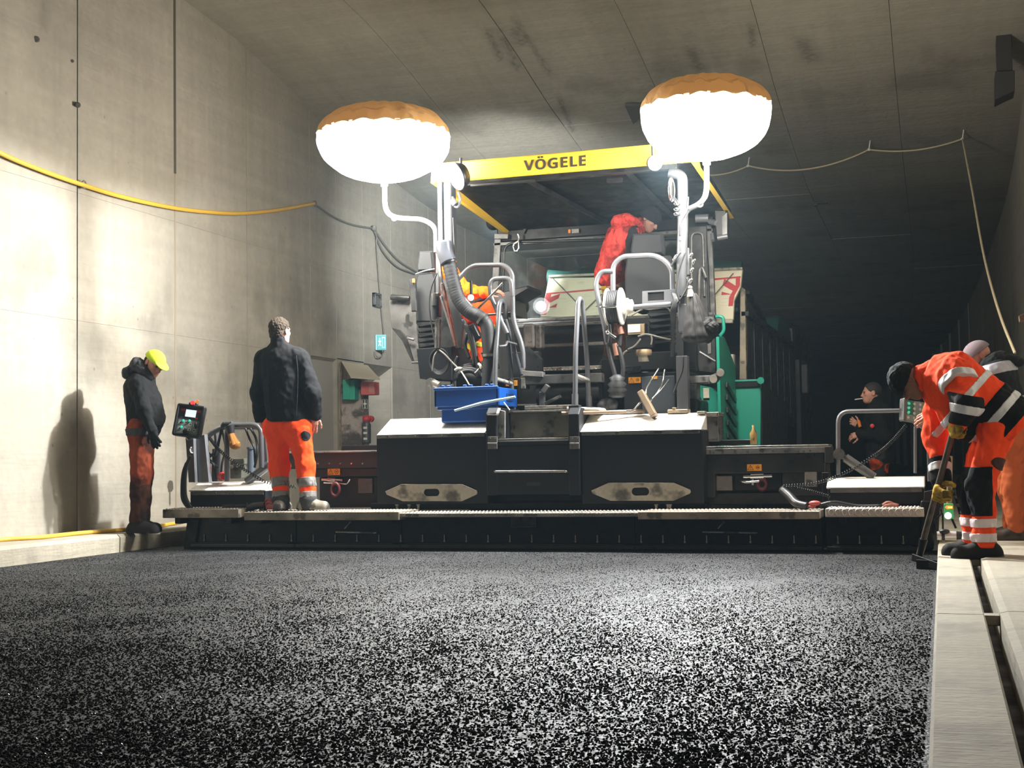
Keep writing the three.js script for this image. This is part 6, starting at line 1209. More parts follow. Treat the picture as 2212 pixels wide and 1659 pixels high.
{
  // emergency board with hood, boxes and extinguishers
  const zb = N1 - 0.02, zf = N2 + 0.0, X = WL + 0.02, y0 = KERB + 0.1, y1 = UX(733, 778, WL).y;
  const t = thing('emergency_board', 'grey plywood board with sloping hood standing out from the left wall niches', 'board', [X, KERB, (zb + zf) / 2]);
  const B = -7.42, zB = -16.95;      // board faces the camera, standing out from the wall
  const L = U(737, 900, zB).x, R = U(795, 900, zB).x, yl = U(760, 966, zB).y, yu = U(745, 782, zB).y, ym = U(795, 818, zB).y;
  part(t, 'board', [box(L, R, yl, yu - 0.1, zB - 0.03, zB, 0.004)], mat([0.55, 0.51, 0.50], 0.85, 0, { map: dirtyCloth }));
  part(t, 'edge_batten', [box(L - 0.045, L, yl - 0.1, yu, zB - 0.08, zB + 0.02, 0.005)], M.woodPale);
  const h0 = U(737, 780, zB), h1 = U(794, 789, zB), q0 = U(757, 814, zB + 0.5), q1 = U(821, 818, zB + 0.5);
  part(t, 'hood', [slab(q0, q1, h1, h0, 0.02)], mat([0.50, 0.45, 0.35], 0.85));
  part(t, 'hood_cheek', [slab(V(h0.x, h0.y, h0.z), V(h0.x + 0.005, q0.y - 0.02, h0.z), V(q0.x, q0.y - 0.02, q0.z), V(q0.x, q0.y, q0.z), 0.02)], M.wood);
  part(t, 'foot', [box(L, L + 0.06, KERB, yl, zB - 0.06, zB, 0.005), box(R - 0.06, R, KERB, yl, zB - 0.06, zB, 0.005), box(L, R, yl - 0.16, yl - 0.02, zB - 0.05, zB, 0.004)], M.joint);
  single('first_aid_box', [pbox(740, 820, 766, 864, zB + 0.16, 0.15, 0.01), pbox(740, 820, 755, 863, zB + 0.175, 0.02, 0.006)], mat([0.03, 0.36, 0.25], 0.5), 'green box hanging on the plywood board under the hood', 'box');
  {
    const b = thing('alarm_box', 'faded red box with pale print hanging on the plywood board under the hood', 'box', U(793, 853, zB + 0.1));
    part(b, 'casing', [pbox(779, 825, 809, 853, zB + 0.18, 0.17, 0.01)], mat([0.6, 0.12, 0.11], 0.6));
    part(b, 'print', [pbox(797, 829, 807, 848, zB + 0.184, 0.003, 0.001)], mat([0.5, 0.22, 0.2], 0.7));
  }
  {
    const s = print(64, 160, (c, w, h) => { c.fillStyle = '#e8e4da'; c.fillRect(0, 0, w, h); c.fillStyle = '#222c26'; c.fillRect(4, 4, 56, 152); c.fillStyle = '#e8e4da'; c.beginPath(); c.moveTo(32, 8); c.lineTo(44, 30); c.lineTo(38, 30); c.lineTo(38, 60); c.lineTo(52, 66); c.lineTo(52, 90); c.lineTo(38, 96); c.lineTo(38, 130); c.lineTo(44, 150); c.lineTo(20, 150); c.lineTo(26, 130); c.lineTo(26, 96); c.lineTo(12, 90); c.lineTo(12, 66); c.lineTo(26, 60); c.lineTo(26, 30); c.lineTo(20, 30); c.closePath(); c.fill(); });
    single('safety_sign', [printed(783.5, 862, 793, 883, zB + 0.012, 0.006)], s, 'small black and white sign on the plywood board below the red box', 'sign', null, null, true);
  }
  const ext = (px, label) => {
    const b = U(px, 958, zB + 0.13), e = thing('fire_extinguisher', label, 'extinguisher', b), H = U(px, 908, zB + 0.13).y - b.y;
    part(e, 'cylinder', [lathe([[0.001, 0], [0.055, 0], [0.06, 0.02], [0.06, H * 0.82], [0.04, H * 0.95], [0.02, H]], b, 20)], mat([0.06, 0.06, 0.065], 0.4));
    part(e, 'valve_head', [ball(V(b.x, b.y + H + 0.02, b.z), 0.055, 1, 0.9, 1), rod(V(b.x, b.y + H, b.z), V(b.x + 0.06, b.y + H + 0.03, b.z), 0.02)], M.red, 'red valve head');
    for (const k of [0.15, 0.4, 0.62]) part(e, 'label_patch', [box(b.x - 0.02, b.x + 0.035, b.y + H * k, b.y + H * (k + 0.1), b.z + 0.05, b.z + 0.064, 0.004)], mat([0.6, 0.6, 0.58], 0.6));
  };
  ext(792, 'black fire extinguisher with red head leaning on the plywood board');
  {
    const b = U(802, 905, zB + 0.05), e = thing('signal_disc', 'round red disc beside the head of the black fire extinguisher', 'disc', b);
    part(e, 'disc', [rod(V(b.x, b.y, b.z), V(b.x, b.y, b.z + 0.05), 0.045, 0.045, 18)], M.red);
    part(e, 'arm', [rod(V(b.x, b.y, b.z), V(b.x - 0.1, b.y, b.z), 0.015)], M.red);
  }
}
// ---------------------------------------------------------------- on the left kerb
{
  const t = thing('air_hose', 'yellow hose lying on the left kerb along the foot of the wall', 'hose', V(-7.85, KERB, -11.5));
  part(t, 'hose', [cable([[-60, 1173], [0, 1166], [80, 1161], [180, 1151], [260, 1145], [330, 1138], [404, 1126]].map(([x, y]) => UY(x, y, KERB + 0.02)), 0.02, 60, 8)], M.hoseYellow);
}
{
  const p = UX(368, 1066, WL + 0.003), blot = print(96, 192, (g, w, h) => { const im = g.createImageData(w, h); for (let y = 0; y < h; y++) for (let x = 0; x < w; x++) { const u = x / w - 0.5, v = y / h, n = 0.35 * (fbm(x / 12, y / 12, 99, 3, 4) - 0.5), top = 1 - smooth(Math.hypot(u / 0.34, (v - 0.27) / 0.22) + n, 0.75, 1.05), drip = (1 - smooth(Math.abs(u + 0.05) / 0.1 + n, 0.6, 1.1)) * smooth(v, 0.3, 0.4) * (1 - smooth(v, 0.8, 0.98)), k = 255 * Math.max(top, drip * 0.9), i = (y * w + x) * 4; im.data[i] = im.data[i + 1] = im.data[i + 2] = k; im.data[i + 3] = 255; } g.putImageData(im, 0, 0); });
  single('wall_stain', new THREE.PlaneGeometry(0.2, 0.34).rotateY(Math.PI / 2).translate(p.x, p.y, p.z), new THREE.MeshPhysicalMaterial({ color: new THREE.Color().setRGB(0.10, 0.085, 0.065), roughness: 0.95, transparent: true, alphaMap: blot.map, opacity: 0.85 }), 'dark grey splash stain running down the left wall above the left walkway board', 'stain', null, null, true);
}
// ---------------------------------------------------------------- ceiling and right wall
{
  const t = thing('ceiling_cable', 'pale cable sagging between hooks under the ceiling and down the right wall', 'cable', V(0, 4.5, -17));
  const cp = (x, y) => { let p = UY(x, y, 4.9); for (let i = 0; i < 6; i++) p = UY(x, y, ceilY(p.z) - 0.12); return p; };
  const A = cp(1515, 378), B = cp(1616, 358), C = cp(1877, 323), D = cp(2079, 300);
  const sag = (a, b, s) => tubeAlong(Array.from({ length: 24 }, (_, i) => { const k = i / 23; return a.clone().lerp(b, k).add(V(0, -s * 4 * k * (1 - k), 0)); }), 0.012, 6);
  part(t, 'cable', [sag(A, B, 0.05), sag(B, C, 0.16), sag(C, D, 0.08)], M.rope);
  part(t, 'drop', [cable([[2079, 300, 0], [2098, 400, 0.2], [2127, 560, 0.52], [2160, 680, 0.8], [2192, 762, 1]].map(([x, y, k]) => U(x, y, lerp(D.z, -13.2, k))), 0.014, 40)], M.rope);
  for (const p of [B, C, D]) part(t, 'hanger', [rod(p, V(p.x + 0.02, ceilY(p.z), p.z), 0.009), ball(p, 0.022)], M.white);
}
{
  const t = thing('ceiling_recess_lid', 'dark square plate under the ceiling left of the right balloon lamp', 'plate', V(-1.5, 4.9, -17));
  const q = [[1350, 226], [1386, 226], [1384, 250], [1368, 266]].map(([x, y]) => { let p = UY(x, y, 4.9); for (let i = 0; i < 6; i++) p = UY(x, y, ceilY(p.z) - 0.012); return p; });
  part(t, 'plate', [slab(q[0], q[1], q[2], q[3], 0.02), slab(q[3], q[2], q[1], q[0], 0.02)], M.joint);
  const s = thing('ceiling_bracket', 'small dark bracket on the far ceiling left of the hanging cable', 'bracket', V(-1, 4.8, -20));
  const b = (() => { let p = UY(1771, 440, 4.84); return UY(1771, 440, ceilY(p.z) - 0.02); })();
  part(s, 'plate', [box(b.x - 0.12, b.x + 0.12, b.y, ceilY(b.z), b.z - 0.06, b.z + 0.06, 0.006), box(b.x - 0.1, b.x - 0.04, b.y - 0.03, b.y, b.z - 0.04, b.z + 0.04, 0.004)], M.joint);
  const u = U(2160, 185, -16), n = thing('ceiling_housing', 'dark wedge shaped housing under the ceiling beside the right wall', 'housing', u);
  part(n, 'casing', [pprism([[2150, 154], [2192, 152], [2192, 196], [2170, 206], [2150, 216]], u.z, 0.35, 0.01), box(U(2155, 150, -16).x, U(2188, 150, -16).x, U(2170, 160, -16).y, ceilY(-16) + 0.02, -16.3, -16.05)], mat([0.035, 0.033, 0.03], 0.9));
  const w2 = thing('wall_bracket', 'thin dark bracket at the top edge of the far right wall', 'bracket', V(0.6, 4.6, -25));
  part(w2, 'plate', [pbox(2108, 408, 2138, 413, -24, 0.1, 0.004)], M.joint);
}
single('wall_niche_frame', [pprism([[2201, 682], [2224, 672], [2224, 690], [2203, 694]], -10.4, 0.1, 0.004)], M.wood, 'brown edge of a wooden frame on the near right wall', 'frame');
// far lights in the tunnel
{
  const far = (list, r, rgb, k, label, name, z = -40) => {
    const ps = list.map(([x, y]) => U(x, y, z)), q = ps[0], t = thing(name, label, 'light', V(q.x, -0.05, z));
    part(t, 'pole', [rod(V(q.x, -0.05, z - 0.1), V(q.x, q.y + 0.1, z - 0.1), 0.03)], M.plasticBlack);
    for (const p of ps) {
      part(t, 'lens', [ball(p, r)], glow(rgb, k));
      const l = new THREE.PointLight(new THREE.Color().setRGB(...rgb), k * 0.05); l.position.set(p.x - q.x, p.y + 0.05, r + 0.15); l.name = 'lamp_light'; l.castShadow = true; t.add(l);
    }
  };
  far([[1740, 942]], 0.055, [1, 0.62, 0.2], 6, 'small amber lamp low in the dark tunnel beyond the truck', 'warning_lamp', -37);
  far([[1736, 878], [1737, 896]], 0.055, [1, 0.13, 0.06], 1.2, 'pair of dim red signal lamps in the dark tunnel below the truck mirror', 'signal_lamp');
}
// ---------------------------------------------------------------- by the right kerb
{
  const z = -10.9, t = thing('level_sensor', 'pole with small green red and yellow lit indicator beside the black kneed trousers', 'sensor', U(2055, 1150, z));
  part(t, 'pole', [rod(U(2050, 1120, z), U(2052, 985, z), 0.022)], grime([0.55, 0.5, 0.36], 0.6));
  part(t, 'strap', [rod(U(2036, 1108, z), U(2037, 1146, z), 0.007), rod(U(2056, 1120, z), U(2065, 1141, z), 0.009)], M.black);
  part(t, 'indicator', [pbox(2039, 1088, 2060, 1121, z + 0.06, 0.08, 0.008)], glow([0.08, 0.55, 0.16], 0.35), 'green indicator housing');
  part(t, 'arrow_light', [pprism([[2041, 1096], [2045, 1092], [2058, 1093], [2058, 1099], [2045, 1100]], z + 0.075, 0.014, 0.003)], glow([1, 0.25, 0.03], 1.3), 'red and yellow lit arrow');
  part(t, 'arrow_light', [pbox(2047, 1094.5, 2057, 1097.5, z + 0.08, 0.01, 0.002)], glow([1, 0.8, 0.1], 2), 'yellow lit bar');
  part(t, 'lamp', [ball(U(2048, 1114, z + 0.06), 0.026)], glow([0.9, 0.97, 1], 2.5), 'white lit lamp');
}
{
  const z = -10.75, t = thing('gas_bottle', 'silver cylinder lying on the right kerb behind the bent worker boots', 'bottle', U(2046, 1167, z));
  part(t, 'body', [rod(U(2024, 1157, z), U(2066, 1157, z), 0.032, 0.032, 20), ball(U(2066, 1157, z), 0.032, 0.7, 1, 1)], mat([0.75, 0.76, 0.76], 0.3, 0.4));
  part(t, 'cap', [rod(U(2066, 1157, z), U(2078, 1157, z), 0.034, 0.028, 16)], M.darkGrey);
  part(t, 'clamp', [rod(U(2034, 1157, z), U(2041, 1157, z), 0.04, 0.04, 16), ball(U(2040, 1148, z + 0.02), 0.03, 1.3, 0.7, 1)], M.plasticBlack);
}

// ---------------------------------------------------------------- the crew
const plane = (p, n, sgn = 1) => { const m = n.clone().normalize(); return (x, y, z) => sgn * ((x - p.x) * m.x + (y - p.y) * m.y + (z - p.z) * m.z); };
const capField = (H, lift, k) => H.E(0, lift, -0.008, 0.092 * k, 0.095 * k, 0.112 * k);
// worker on the left kerb, seen from the side, looking down
{
  const z = -11.08, P = (x, y, d = 0) => U(x, y, z + d), gy = KERB;
  const J = { head: P(333, 785), shL: P(304, 832, -0.17), shR: P(300, 834, 0.17), elL: P(322, 880, -0.24), wrL: P(346, 905, -0.14), elR: P(311, 886, 0.23), wrR: P(328, 928, 0.21), hipL: P(308, 930, -0.09), hipR: P(306, 930, 0.09), knL: P(309, 1026, -0.11), knR: P(305, 1028, 0.1), anL: P(304, 1120, -0.13), anR: P(299, 1122, 0.1), chest: P(302, 845) };
  const hand = handField(J.wrR, P(338, 962, 0.21).sub(J.wrR), V(0.2, 0.1, 1), 1, 0.25);
  const t = person('worker in black hoodie and lime cap standing on the left kerb looking down', J, {
    face: V(0.8, -0.5, 0.28), crown: V(0.35, 0.93, 0), groundY: gy, toeL: V(1, 0, 0.1), toeR: V(1, 0, 0.15), jacket: M.blackCloth, jacketName: 'hoodie', trousers: M.rust, hem: P(310, 922), jr: 1.06, belly: C_(P(322, 868), P(330, 903), 0.11, 0.115), handR: { f: hand, glove: M.blackCloth }, seed: 1, cuff: 0.1, tr: 1.2, bootS: 1.12, fold: 0.012,
  });
  const H = t.H;
  part(t, 'cap', net(both(join([grow(capField(H, 0.03, 1.0), 0.004)], 0.01), plane(H.P(0, 0.03, 0), H.Y.clone().addScaledVector(H.Z, 0.12), -1)), 0.006), M.limeCloth, 'lime yellow cap');
  part(t, 'cap_peak', net(both(H.E(0, 0.032, 0.095, 0.075, 0.05, 0.085), (x, y, zz) => Math.max(Math.abs(plane(H.P(0, 0.04, 0.1), H.Y.clone().addScaledVector(H.Z, 0.35))(x, y, zz)) - 0.006, -plane(H.P(0, 0, 0.07), H.Z)(x, y, zz))), 0.005), M.limeCloth);
  part(t, 'hair', net(both(H.E(0, 0.0, -0.022, 0.083, 0.075, 0.09), plane(H.P(0, 0, 0.01), H.Z)), 0.006), M.hairGrey);
  part(t, 'hood', net(folds(join([C_(P(276, 806, -0.06), P(276, 806, 0.06), 0.055), C_(P(296, 786, -0.07), P(296, 786, 0.07), 0.062), C_(P(311, 800, -0.08), P(320, 812, -0.04), 0.05), C_(P(309, 800, 0.08), P(320, 814, 0.05), 0.052)], 0.07), 0.012, 18, 2), 0.009), M.charcoal, 'grey lined hood');
  const tf = t.trouserField;
  part(t, 'trouser_leg_soil', net(both(grow(tf, 0.004), (x, y) => y - (gy + 0.47 + 0.05 * NZ.noise(x * 9, y * 9, 2)), new THREE.Box3(V(J.knR.x - 0.3, gy, z - 0.4), V(J.knR.x + 0.3, gy + 0.56, z + 0.4))), 0.012), M.brown, 'dark dirty lower trouser legs');
  part(t, 'waistband', net(band(tf, P(307, 934), V(0, 1, 0), 0.035, 0.3, 0.008), 0.011), M.charcoal);
  part(t, 'pocket', net(both(grow(t.jacketField, 0.008), E_(P(340, 898, 0.08), 0.10, 0.10, 0.13)), 0.011), M.blackCloth);
}
// worker on the walkway, seen from behind
{
  const z = -11.38, P = (x, y, d = 0) => U(x, y, z + d), gy = U(660, 1101, z).y;
  const J = { head: P(606, 716), shL: P(572, 775), shR: P(648, 774), elL: P(558, 852, 0.02), wrL: P(563, 905, -0.08), elR: P(676, 850, 0.03), wrR: P(682, 898, -0.04), hipL: P(599, 925), hipR: P(643, 925), knL: P(603, 1005, -0.05), knR: P(660, 1003, -0.03), anL: P(607, 1082, 0.02), anR: P(666, 1082), chest: P(612, 800) };
  const hr = handField(J.wrR, P(677, 920, -0.03).sub(J.wrR), V(0.5, 0.1, 0.85), -1, 0.35), hl = handField(J.wrL, P(567, 928, -0.12).sub(J.wrL), V(-0.6, 0.1, 0.7), 1, 0.4);
  const t = person('man in black jacket and orange trousers standing on the walkway with his back turned', J, {
    face: V(0.2, 0.02, -0.98), crown: V(0, 1, 0.04), groundY: gy, toeL: V(-0.15, 0, -1), toeR: V(1, 0, -0.05), jacket: cloth(0x0d0d10), trousers: M.orange, hem: P(621, 896), jr: 1.14, sleeve: 1.2, belly: C_(P(590, 770), P(625, 770), 0.085, 0.085), handR: { f: hr }, handL: { f: hl }, collar: cloth(0x0d0d10), boot: M.bootGrey, seed: 4, tr: 1.14, cuff: 0.1, fold: 0.013, headS: 1.02,
    hemCut: (x, y) => U(620, 911, z).y - y,
  });
  const H = t.H, N2 = (f, a, s) => { const h = (x, y, zz) => f(x, y, zz) + a * NZ.noise(x * s, y * s, zz * s); h.box = f.box; return h; };
  part(t, 'hair', net(N2(both(join([H.E(0, 0.042, -0.022, 0.087, 0.092, 0.106), H.E(0, -0.03, -0.07, 0.07, 0.06, 0.04)], 0.03), (x, y, zz) => Math.max(-plane(H.P(0, -0.075, 0), H.Y)(x, y, zz), plane(H.P(0, 0.05, 0.05), H.Z.clone().addScaledVector(H.Y, -0.9))(x, y, zz))), 0.008, 55), 0.005), M.hairGrey, 'short grey brown hair');
  const tf = t.trouserField;
  for (const [kn, an] of [[J.knL, J.anL], [J.knR, J.anR]]) for (const [f, hw, m] of [[0.5, 0.045, M.reflectiveDirty], [0.84, 0.03, M.reflectiveDirty]]) part(t, 'reflective_stripe', net(band(tf, mid(kn, an, f), an.clone().sub(kn), hw, 0.14, 0.005), 0.008), m, 'dirty grey reflective stripe');
  for (const [kn, an] of [[J.knL, J.anL], [J.knR, J.anR]]) part(t, 'boot_shaft', net(C_(mid(kn, an, 0.98), an.clone().add(V(0, -0.035, 0)), 0.084, 0.078), 0.009), M.charcoal, 'dark boot shaft');
  part(t, 'pocket_patch', net(both(grow(tf, 0.006), E_(P(657, 942, 0.1), 0.035, 0.05, 0.12)), 0.008), M.navy, 'dark pocket patch');
  part(t, 'jacket_seam', [cable([P(580, 768, 0.12), P(578, 800, 0.16), P(580, 860, 0.17), P(584, 900, 0.16)], 0.004, 16), cable([P(640, 768, 0.12), P(643, 800, 0.16), P(642, 860, 0.17), P(640, 900, 0.16)], 0.004, 16)], M.navy);
}
// operator in orange on the left seat, mostly hidden by post and duct
{
  const z = -12.75, P = (x, y, d = 0) => U(x, y, z + d);
  const J = { head: P(958, 549, 0.0), shL: P(955, 592, -0.15), shR: P(968, 585, 0.15), elL: P(1000, 640, -0.2), wrL: P(1050, 630, -0.2), elR: P(1004, 624, 0.14), wrR: P(1055, 633, 0.12), hipL: P(962, 690, -0.1), hipR: P(964, 688, 0.1), knL: P(1062, 688, -0.1), knR: P(1052, 668, 0.12), anL: P(1010, 768, -0.1), anR: P(1036, 774, 0.1), chest: P(962, 605) };
  const h = handField(J.wrR, P(1078, 626, 0.12).sub(J.wrR), V(-0.2, 0.8, 0.5), 1, 0.45);
  const t = person('seated operator in bright orange jacket reaching past the black duct hose', J, { face: V(0.9, -0.3, 0.1), crown: V(0.25, 0.95, 0), groundY: U(1030, 800, z).y, toeL: V(1, 0, 0), toeR: V(1, 0, 0.1), jacket: M.orangeHot, trousers: M.orange, hem: P(962, 670), jr: 0.98, sleeve: 1.08, handR: { f: h }, seed: 8, cuff: 0.0, fold: 0.02, foldS: 16 });
  part(t, 'helmet', net(both(grow(capField(t.H, 0.03, 1), 0.006), plane(t.H.P(0, 0.03, 0), t.H.Y, -1)), 0.007), M.plasticBlack);
  const tf = t.trouserField;
  for (const [kn, an, f] of [[J.knL, J.anL, 0.12], [J.knR, J.anR, 0.72], [J.knL, J.anL, 0.8]]) part(t, 'reflective_stripe', net(band(tf, mid(kn, an, f), an.clone().sub(kn), 0.026, 0.14), 0.009), cloth(0xd8c838), 'yellow stripe');
}
// worker in red padded vest bending behind the right seat
{
  const z = -13.0, P = (x, y, d = 0) => U(x, y, z + d), gy = 1.69;
  const J = { head: P(1403, 474), shL: P(1332, 505, -0.12), shR: P(1368, 503, 0.14), elL: P(1312, 566, -0.05), wrL: P(1307, 606, 0.04), elR: P(1364, 556, 0.2), wrR: P(1392, 596, 0.1), hipL: P(1326, 645, -0.1), hipR: P(1332, 645, 0.1), knL: P(1322, 718, -0.1), knR: P(1336, 718, 0.1), anL: P(1316, 785, -0.1), anR: P(1334, 785, 0.12), chest: P(1345, 525) };
  const h = handField(J.wrL, P(1306, 628, 0.05).sub(J.wrL), V(-0.6, 0.1, 0.8), 1, 0.5);
  const t = person('worker in hooded red padded vest with black sleeves bending behind the right seat', J, { face: V(0.72, -0.62, 0.1), crown: V(0.6, 0.78, 0.05), groundY: gy, toeL: V(0.6, 0, -0.8), toeR: V(0.6, 0, -0.8), jacket: M.redCloth, jacketName: 'vest', noSleeve: true, sleeveM: cloth(0x1a1b1e), trousers: M.brown, hem: P(1324, 592), jr: 1.0, belly: C_(P(1336, 520), P(1316, 590), 0.12, 0.13), handL: { f: h, glove: M.glove }, seed: 12, skin: mat([0.22, 0.11, 0.08], 0.6), fold: 0.014, foldS: 17 });
  part(t, 'beanie', net(both(grow(capField(t.H, 0.03, 1), 0.006), plane(t.H.P(0, -0.01, 0), t.H.Y.clone().addScaledVector(t.H.Z, -0.15), -1)), 0.006), cloth(0x14161a), 'black beanie');
  part(t, 'hood', net(folds(join([C_(P(1333, 480, -0.08), P(1335, 478, 0.1), 0.062), C_(P(1352, 470, -0.06), P(1356, 471, 0.1), 0.045), C_(P(1372, 478, 0.08), P(1386, 495, 0.04), 0.04)], 0.06), 0.012, 20, 5), 0.008), M.redCloth);
}
// smoker in black hoodie beyond the right rail
{
  const z = -16.1, P = (x, y, d = 0) => U(x, y, z + d);
  const J = { head: P(1882, 849), shL: P(1893, 896, 0.2), shR: P(1900, 897, -0.18), elL: P(1910, 944, 0.26), wrL: P(1858, 938, 0.16), elR: P(1890, 942, -0.2), wrR: P(1856, 922, -0.02), hipL: P(1900, 985, 0.09), hipR: P(1900, 985, -0.09), knL: P(1897, 1062, 0.1), knR: P(1897, 1062, -0.1), anL: P(1900, 1128, 0.1), anR: P(1900, 1128, -0.1), chest: P(1897, 910) };
  const hl = handField(J.wrL, P(1838, 942, 0.15).sub(J.wrL), V(-0.2, 0.3, 0.9), -1, 0.5), hr = handField(J.wrR, P(1846, 914, 0.0).sub(J.wrR), V(-0.3, 0.4, 0.85), 1, 0.7);
  const t = person('dark haired man in black hoodie smoking behind the right hand rail', J, { face: V(-0.98, 0.0, 0.2), crown: V(-0.02, 1, 0), groundY: -0.05, toeL: V(-1, 0, 0), toeR: V(-1, 0, 0), jacket: M.blackCloth, jacketName: 'hoodie', trousers: cloth(0x26282b), hem: P(1901, 985), jr: 1.12, sleeve: 1.12, handL: { f: hl }, handR: { f: hr }, seed: 15, fold: 0.014 });
  const H = t.H;
  part(t, 'hair', net(both(H.E(0, 0.038, -0.02, 0.084, 0.09, 0.103), (x, y, zz) => Math.max(-plane(H.P(0, -0.05, 0), H.Y)(x, y, zz), plane(H.P(0, 0.05, 0.055), H.Z.clone().addScaledVector(H.Y, -0.55))(x, y, zz))), 0.006), mat([0.02, 0.016, 0.014], 0.7), 'short black hair');
  part(t, 'hood', net(folds(join([C_(P(1912, 884, -0.1), P(1910, 884, 0.14), 0.06), C_(P(1900, 876, -0.1), P(1890, 884, -0.1), 0.045), C_(P(1898, 876, 0.12), P(1888, 886, 0.12), 0.045)], 0.06), 0.01, 18), 0.009), M.blackCloth);
  part(t, 'cigarette', [rod(H.P(0.0, -0.062, 0.1), H.P(0.0, -0.072, 0.19), 0.006)], M.white, 'white cigarette');
  part(t, 'logo', [ball(P(1884, 920, 0.30), 0.025, 1, 1, 0.3)], M.red, 'small red logo');
  part(t, 'trouser_panel', [net(both(grow(t.trouserField, 0.012), E_(P(1885, 1003, 0.12), 0.13, 0.08, 0.16)), 0.012), net(both(grow(t.trouserField, 0.012), E_(P(1919, 1012, 0.12), 0.05, 0.06, 0.16)), 0.012)], M.orangeDirty, 'orange trouser panel');
  part(t, 'badge_cord', [rod(P(1854, 908, 0.12), P(1858, 922, 0.12), 0.02)], M.orangePaint, 'orange lighter');
}
// worker bent over at the right kerb with a rake
const rakeA = U(2067, 900, -9.55), rakeB = U(1986, 1198, -9.85);
{
  const z = -9.75, P = (x, y, d = 0) => U(x, y, z + d), gy = 0.09;
  const ax = P(2165, 905).sub(P(2050, 816)).normalize();
  const J = { head: P(1963, 826), shL: P(2066, 816, 0.16), shR: P(2030, 836, -0.2), elL: P(2091, 872, 0.3), wrL: P(2070, 914, 0.22), elR: P(2018, 940, -0.26), wrR: P(2034, 1036, -0.16), hipL: P(2152, 925, 0.1), hipR: P(2146, 925, -0.1), knL: P(2120, 1052, 0.12), knR: P(2098, 1050, -0.12), anL: P(2127, 1178, 0.13), anR: P(2105, 1172, -0.13), chest: P(2056, 818) };
  const grip = (w, y) => { const s = (y - 900) / 298; return rakeA.clone().lerp(rakeB, s); };
  const rd = rakeB.clone().sub(rakeA).normalize();
  const g1 = grip(0, 928), g2 = grip(0, 1062);
  const handAt = (w, g, side) => { const d = g.clone().sub(w); d.addScaledVector(rd, -d.dot(rd) * 0.6); const n = rd.clone().cross(d).multiplyScalar(side).cross(rd).length() ? d.clone().cross(rd).multiplyScalar(side) : V(0, 0, 1); return handField(g.clone().addScaledVector(d.clone().normalize(), -0.095).add(V(0, 0, 0.035)), d, n, side, 0.95, 0.02, 1.42, 0.8); };
  const hl = handAt(J.wrL, g1, 1), hr = handAt(J.wrR, g2, -1);
  const t = person('worker in orange jacket with black panels bent over a rake at the right kerb', J, {
    face: V(-0.4, -0.9, 0.12), crown: V(-0.9, 0.42, 0.05), groundY: gy, toeL: V(-1, 0, 0.05), toeR: V(-1, 0, -0.05), jacket: M.orange, trousers: M.orange, hem: P(2178, 916), jr: 1.3, sleeve: 1.25, belly: C_(P(2050, 850, 0), P(2085, 915, 0), 0.14, 0.12), skin: M.skinDark, seed: 20, fold: 0.02, foldS: 10, tfold: 0.02, cuff: 0.07, tr: 1.08, bootS: 1.05,
    handL: { f: hl, glove: M.glove }, handR: { f: hr, glove: M.glove }, hemCut: plane(P(2192, 942), ax),
  });
  const H = t.H, jf = t.jacketField, tf = t.trouserField;
  part(t, 'beanie', net(folds(both(join([grow(capField(H, 0.035, 1), 0.008), H.E(0, 0.07, -0.02, 0.085, 0.085, 0.095)], 0.03), plane(H.P(0, 0.012, 0), H.Y.clone().addScaledVector(H.Z, 0.05), -1)), 0.007, 30, 3), 0.005), cloth(0x15181a), 'black beanie');
  const slabBand = (p, d, hw, reach, m, label, out = 0.006) => part(t, 'reflective_stripe', net(band(jf, p, d, hw, reach, out), 0.008), m, label);
  // broad black panel with white stripe round the jacket, black cuffs
  const big = (s, hw, m, nm, out) => part(t, nm, net(band(jf, P(2056, 818).addScaledVector(ax, s), ax, hw, 0.42, out), 0.009), m);
  big(0.40, 0.115, M.blackCloth, 'black_panel', 0.005);
  big(0.39, 0.028, M.reflective, 'reflective_stripe', 0.010);
  big(0.16, 0.026, M.reflective, 'reflective_stripe', 0.005);
  const armL = folds(join([C_(J.shL, J.elL, 0.0925, 0.0775), C_(J.elL, J.wrL, 0.0775, 0.06)], 0.045), 0.012, 10, 20), armR = folds(join([C_(J.shR, J.elR, 0.0925, 0.0775), C_(J.elR, J.wrR, 0.0775, 0.06)], 0.045), 0.012, 10, 20);
  const cuffs = (f, p, d, hw, m, nm, out) => part(t, nm, net(band(f, p, d, hw, 0.17, out), 0.008), m);
  cuffs(armL, P(2083, 886, 0.28), P(2078, 905, 0.25).sub(P(2088, 855, 0.26)), 0.105, M.blackCloth, 'sleeve_panel', 0.012);
  cuffs(armL, P(2084, 884, 0.28), P(2078, 905, 0.25).sub(P(2088, 855, 0.26)), 0.03, M.reflective, 'reflective_stripe', 0.018);
  cuffs(armR, mid(J.elR, J.wrR, 0.82), J.wrR.clone().sub(J.elR), 0.095, M.blackCloth, 'sleeve_panel', 0.012);
  cuffs(armR, mid(J.elR, J.wrR, 0.74), J.wrR.clone().sub(J.elR), 0.03, M.reflective, 'reflective_stripe', 0.018);
  cuffs(armL, mid(J.shL, J.elL, 0.2), J.elL.clone().sub(J.shL), 0.028, M.reflective, 'reflective_stripe', 0.04);
  cuffs(armR, mid(J.shR, J.elR, 0.3), J.elR.clone().sub(J.shR).add(V(-0.2, 0, 0)), 0.024, M.reflective, 'reflective_stripe', 0.014);
  // collar and storm flap
  part(t, 'collar', net(folds(minus(C_(P(1996, 818, -0.02), P(2022, 812, -0.02), 0.105, 0.12), C_(P(1960, 830, -0.02), P(2000, 818, -0.02), 0.082, 0.082), 0.01), 0.008, 20), 0.007), M.orange);
